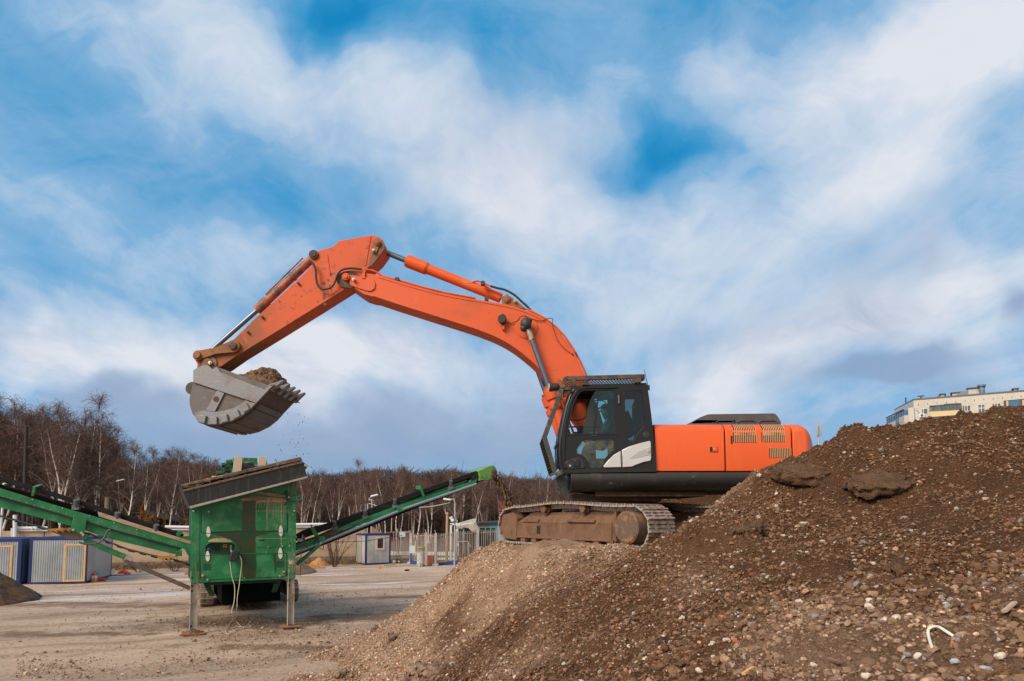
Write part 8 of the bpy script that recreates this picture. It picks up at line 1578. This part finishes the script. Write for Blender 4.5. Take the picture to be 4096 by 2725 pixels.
# birches one can pick out
for (u, vt, Y, kind, rz, var, lb) in [(225, 1690, 55, 'forked', .2, 0, 'big forked birch with a broad white trunk above the green conveyor'), (475, 1735, 56, 'leaning', .2, 0, 'white birch leaning strongly towards the street lamp over the conveyor'), (285, 1740, 57, 'leaning', .5, 1, 'white birch with a crooked trunk behind the idler rollers of the conveyor'), (1545, 1890, 80, 'slim', 1.0, 0, 'white birch standing directly above the kiosk roof'), (1838, 1900, 62, 'slim', 2.0, 1, 'thin white birch close behind the street lamp at the fence'), (1660, 1905, 74, 'leaning', .1, 0, 'curved white birch trunk above the fence gate')]:
    plant(kind, atY(u, 2000, Y).x, Y, atY(u, vt, Y).z/14.5, rz, lb, var)
# bare shrubs
def shrub(label, p, h, n, m, seed, leaf=False, spread=.5):
    R = np.random.default_rng(seed); t = thing('bare_shrub', label, 'shrub', p, None); V, F, C = [], [], []; TS, TM, TE, W = [], [], [], []
    for k in range(n):
        a = R.uniform(0, 6.28); d = npz(np.array([math.cos(a)*spread, math.sin(a)*spread*.7, 1.])); q = [np.array([math.cos(a)*.1, math.sin(a)*.1, 0])]; L = h*R.uniform(.6, 1)
        for j in range(6): d = npz(d+R.normal(0, .12, 3)); q.append(q[-1]+d*L/6)
        r = .03*h/3; tb = np_tube(q, [r*(1-.8*j/6) for j in range(7)], 4, (.085, .06, .048)); o = len(V); V.extend(tb[0]); F.extend([[i+o for i in f] for f in tb[1]]); C.extend(tb[2]); q = np.array(q)
        for _ in range(int(14*h)):
            x = R.uniform(1, 6); j = min(int(x), 5); s = q[j]+(q[j+1]-q[j])*(x-j); dd = npz(npz(q[j+1]-q[j])*.6+R.normal(0, .5, 3)); l = R.uniform(.15, .45)*h/2.5
            TS.append(s); TM.append(s+dd*l*.5); TE.append(s+dd*l+R.normal(0, .04, 3)); W.append(.008 if not leaf else .04)
    o = mesh_np('stems', np.array(V), np.array(F), BIRCH if False else m, None); o.parent = t; cv, cf = ribbons(np.array(TS), np.array(TM), np.array(TE), np.array(W)); o = mesh_np('twigs', cv, cf, DRYLEAF if leaf else m); o.parent = t
shrub('bare shrub with dark stems growing against the beige wall beside the kiosk', gnd(1335, 2266)-WN*.4, 3.3, 12, TWIGB, 1, spread=.35)
shrub('tangled bare bush by the wall under the conveyor', gnd(700, 2284)-WN*.6, 1.4, 14, TWIGB, 2, spread=.8)
shrub('small bare bush at the wall behind the lying red plastic', gnd(560, 2287)-WN*.6, 1.1, 12, TWIGB, 3, spread=.8)
shrub('bush with dry orange-brown leaves standing in front of the birches', Vector((atY(640, 2000, 60).x, 60, 0)), 5.2, 16, TWIGB, 4, leaf=True, spread=.35)
shrub('dark bare bush rising behind the crawler track and cab guard', Vector((atY(2200, 2000, 34).x, 34, 0)), atY(2200, 1835, 34).z, 22, TWIGB, 5, spread=.35)
shrub('bare twiggy bush behind the picket fence near the kerb', Vector((atY(1850, 2200, 53).x, 52.5, 0)), 1.6, 18, DRYLEAF, 6, spread=.6)
# depth of the wood: countless twigs and trunks behind the single trees
def wood(name, n, u0, u1, Y0, Y1, m, wmin, wmax, lmin, lmax, label, zlow=0., fade=.97):
    u = rng.uniform(u0, u1, n); Y = rng.uniform(Y0, Y1, n); x = np.array([(a-2048)/FOC*y/CP for a, y in zip(u, Y)])
    uu = x/Y*FOC*CP+2048; tl = np.interp(uu, topl[:, 0], topl[:, 1]); trr = np.interp(uu, topr[:, 0], topr[:, 1]); v = np.where((Y < 92) & (uu < 780), tl, trr)
    zt = EYE + (HZ-v)/FOC*Y*1.0; zt = zt*(fade+.10*np.array(fbm(x*.16, Y*.1, 3))); z = zlow + (zt-zlow)*rng.random(n)**.85
    S = np.stack([x, Y, z], -1); d = rng.normal(0, .55, (n, 3)); d[:, 2] = np.abs(d[:, 2])+.55; d /= np.linalg.norm(d, axis=1)[:, None]; l = rng.uniform(lmin, lmax, n)[:, None]; M_ = S+d*l*.5; E_ = M_+(d+rng.normal(0, .3, (n, 3)))*l*.5
    E_[:, 2] = np.minimum(E_[:, 2], zt+.2); V, F = ribbons(S, M_, E_, rng.uniform(wmin, wmax, n)); return tag(mesh_np(name, V, F, m), label, 'wood', kind='stuff')
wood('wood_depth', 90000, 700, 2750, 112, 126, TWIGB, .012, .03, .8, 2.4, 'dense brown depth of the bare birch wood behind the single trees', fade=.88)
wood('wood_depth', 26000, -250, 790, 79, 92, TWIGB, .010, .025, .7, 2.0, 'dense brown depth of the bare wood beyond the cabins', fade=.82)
# unlit undergrowth and trunks deeper in
def trunks(name, n, u0, u1, Y0, Y1, label):
    V, F = [], []
    for i in range(n):
        u, Y = random.uniform(u0, u1), random.uniform(Y0, Y1); x = atY(u, 2000, Y).x; h = top_z(u, Y)*random.uniform(.6, .85); r = random.uniform(.05, .12); lx = random.gauss(0, .05)*h; b = len(V)
        for z, rr_ in ((0, r), (h, r*.4)):
            for k in range(4): V.append((x+lx*(z/h)+rr_*math.cos(k*1.5708), Y+rr_*math.sin(k*1.5708), z))
        F += [(b+k, b+(k+1) % 4, b+4+(k+1) % 4, b+4+k) for k in range(4)]
    c_ = np.repeat(np.array([(lambda w: (.42*w, .36*w, .31*w))(random.choice([.25, .35, .5, .9])) for _ in range(n)]), 8, 0); return tag(mesh_np(name, np.array(V), np.array(F), BIRCH, c_), label, 'wood', kind='stuff')
trunks('wood_trunks', 700, 700, 2750, 112, 135, 'many thin trunks standing deep in the birch wood'); trunks('wood_trunks', 260, -250, 790, 79, 95, 'many thin trunks standing deep in the wood beyond the cabins')
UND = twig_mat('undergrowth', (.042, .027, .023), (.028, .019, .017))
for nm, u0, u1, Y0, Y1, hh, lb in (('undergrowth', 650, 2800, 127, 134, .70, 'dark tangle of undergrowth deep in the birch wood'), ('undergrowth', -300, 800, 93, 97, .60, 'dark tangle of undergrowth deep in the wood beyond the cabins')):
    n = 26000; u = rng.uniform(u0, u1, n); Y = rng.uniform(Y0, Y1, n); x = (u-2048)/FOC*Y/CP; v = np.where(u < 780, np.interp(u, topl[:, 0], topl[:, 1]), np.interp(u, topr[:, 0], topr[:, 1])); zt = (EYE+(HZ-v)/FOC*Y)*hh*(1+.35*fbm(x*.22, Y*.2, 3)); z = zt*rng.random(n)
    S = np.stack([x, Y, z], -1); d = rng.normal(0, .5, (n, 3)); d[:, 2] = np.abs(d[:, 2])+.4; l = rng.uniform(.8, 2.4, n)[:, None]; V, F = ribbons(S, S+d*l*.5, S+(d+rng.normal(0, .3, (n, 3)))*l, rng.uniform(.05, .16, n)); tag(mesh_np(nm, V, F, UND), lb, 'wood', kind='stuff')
structure(tag((lambda b: (b.hexa([Vector((x, y, z)) for z in (0, 2.6) for x, y in ((-150,136),(60,136),(60,300),(-150,300))]), b.obj('hill', mat('wood_floor', (.05, .034, .026), .95)))[1])(MB()), 'low dark rise behind the wood'))
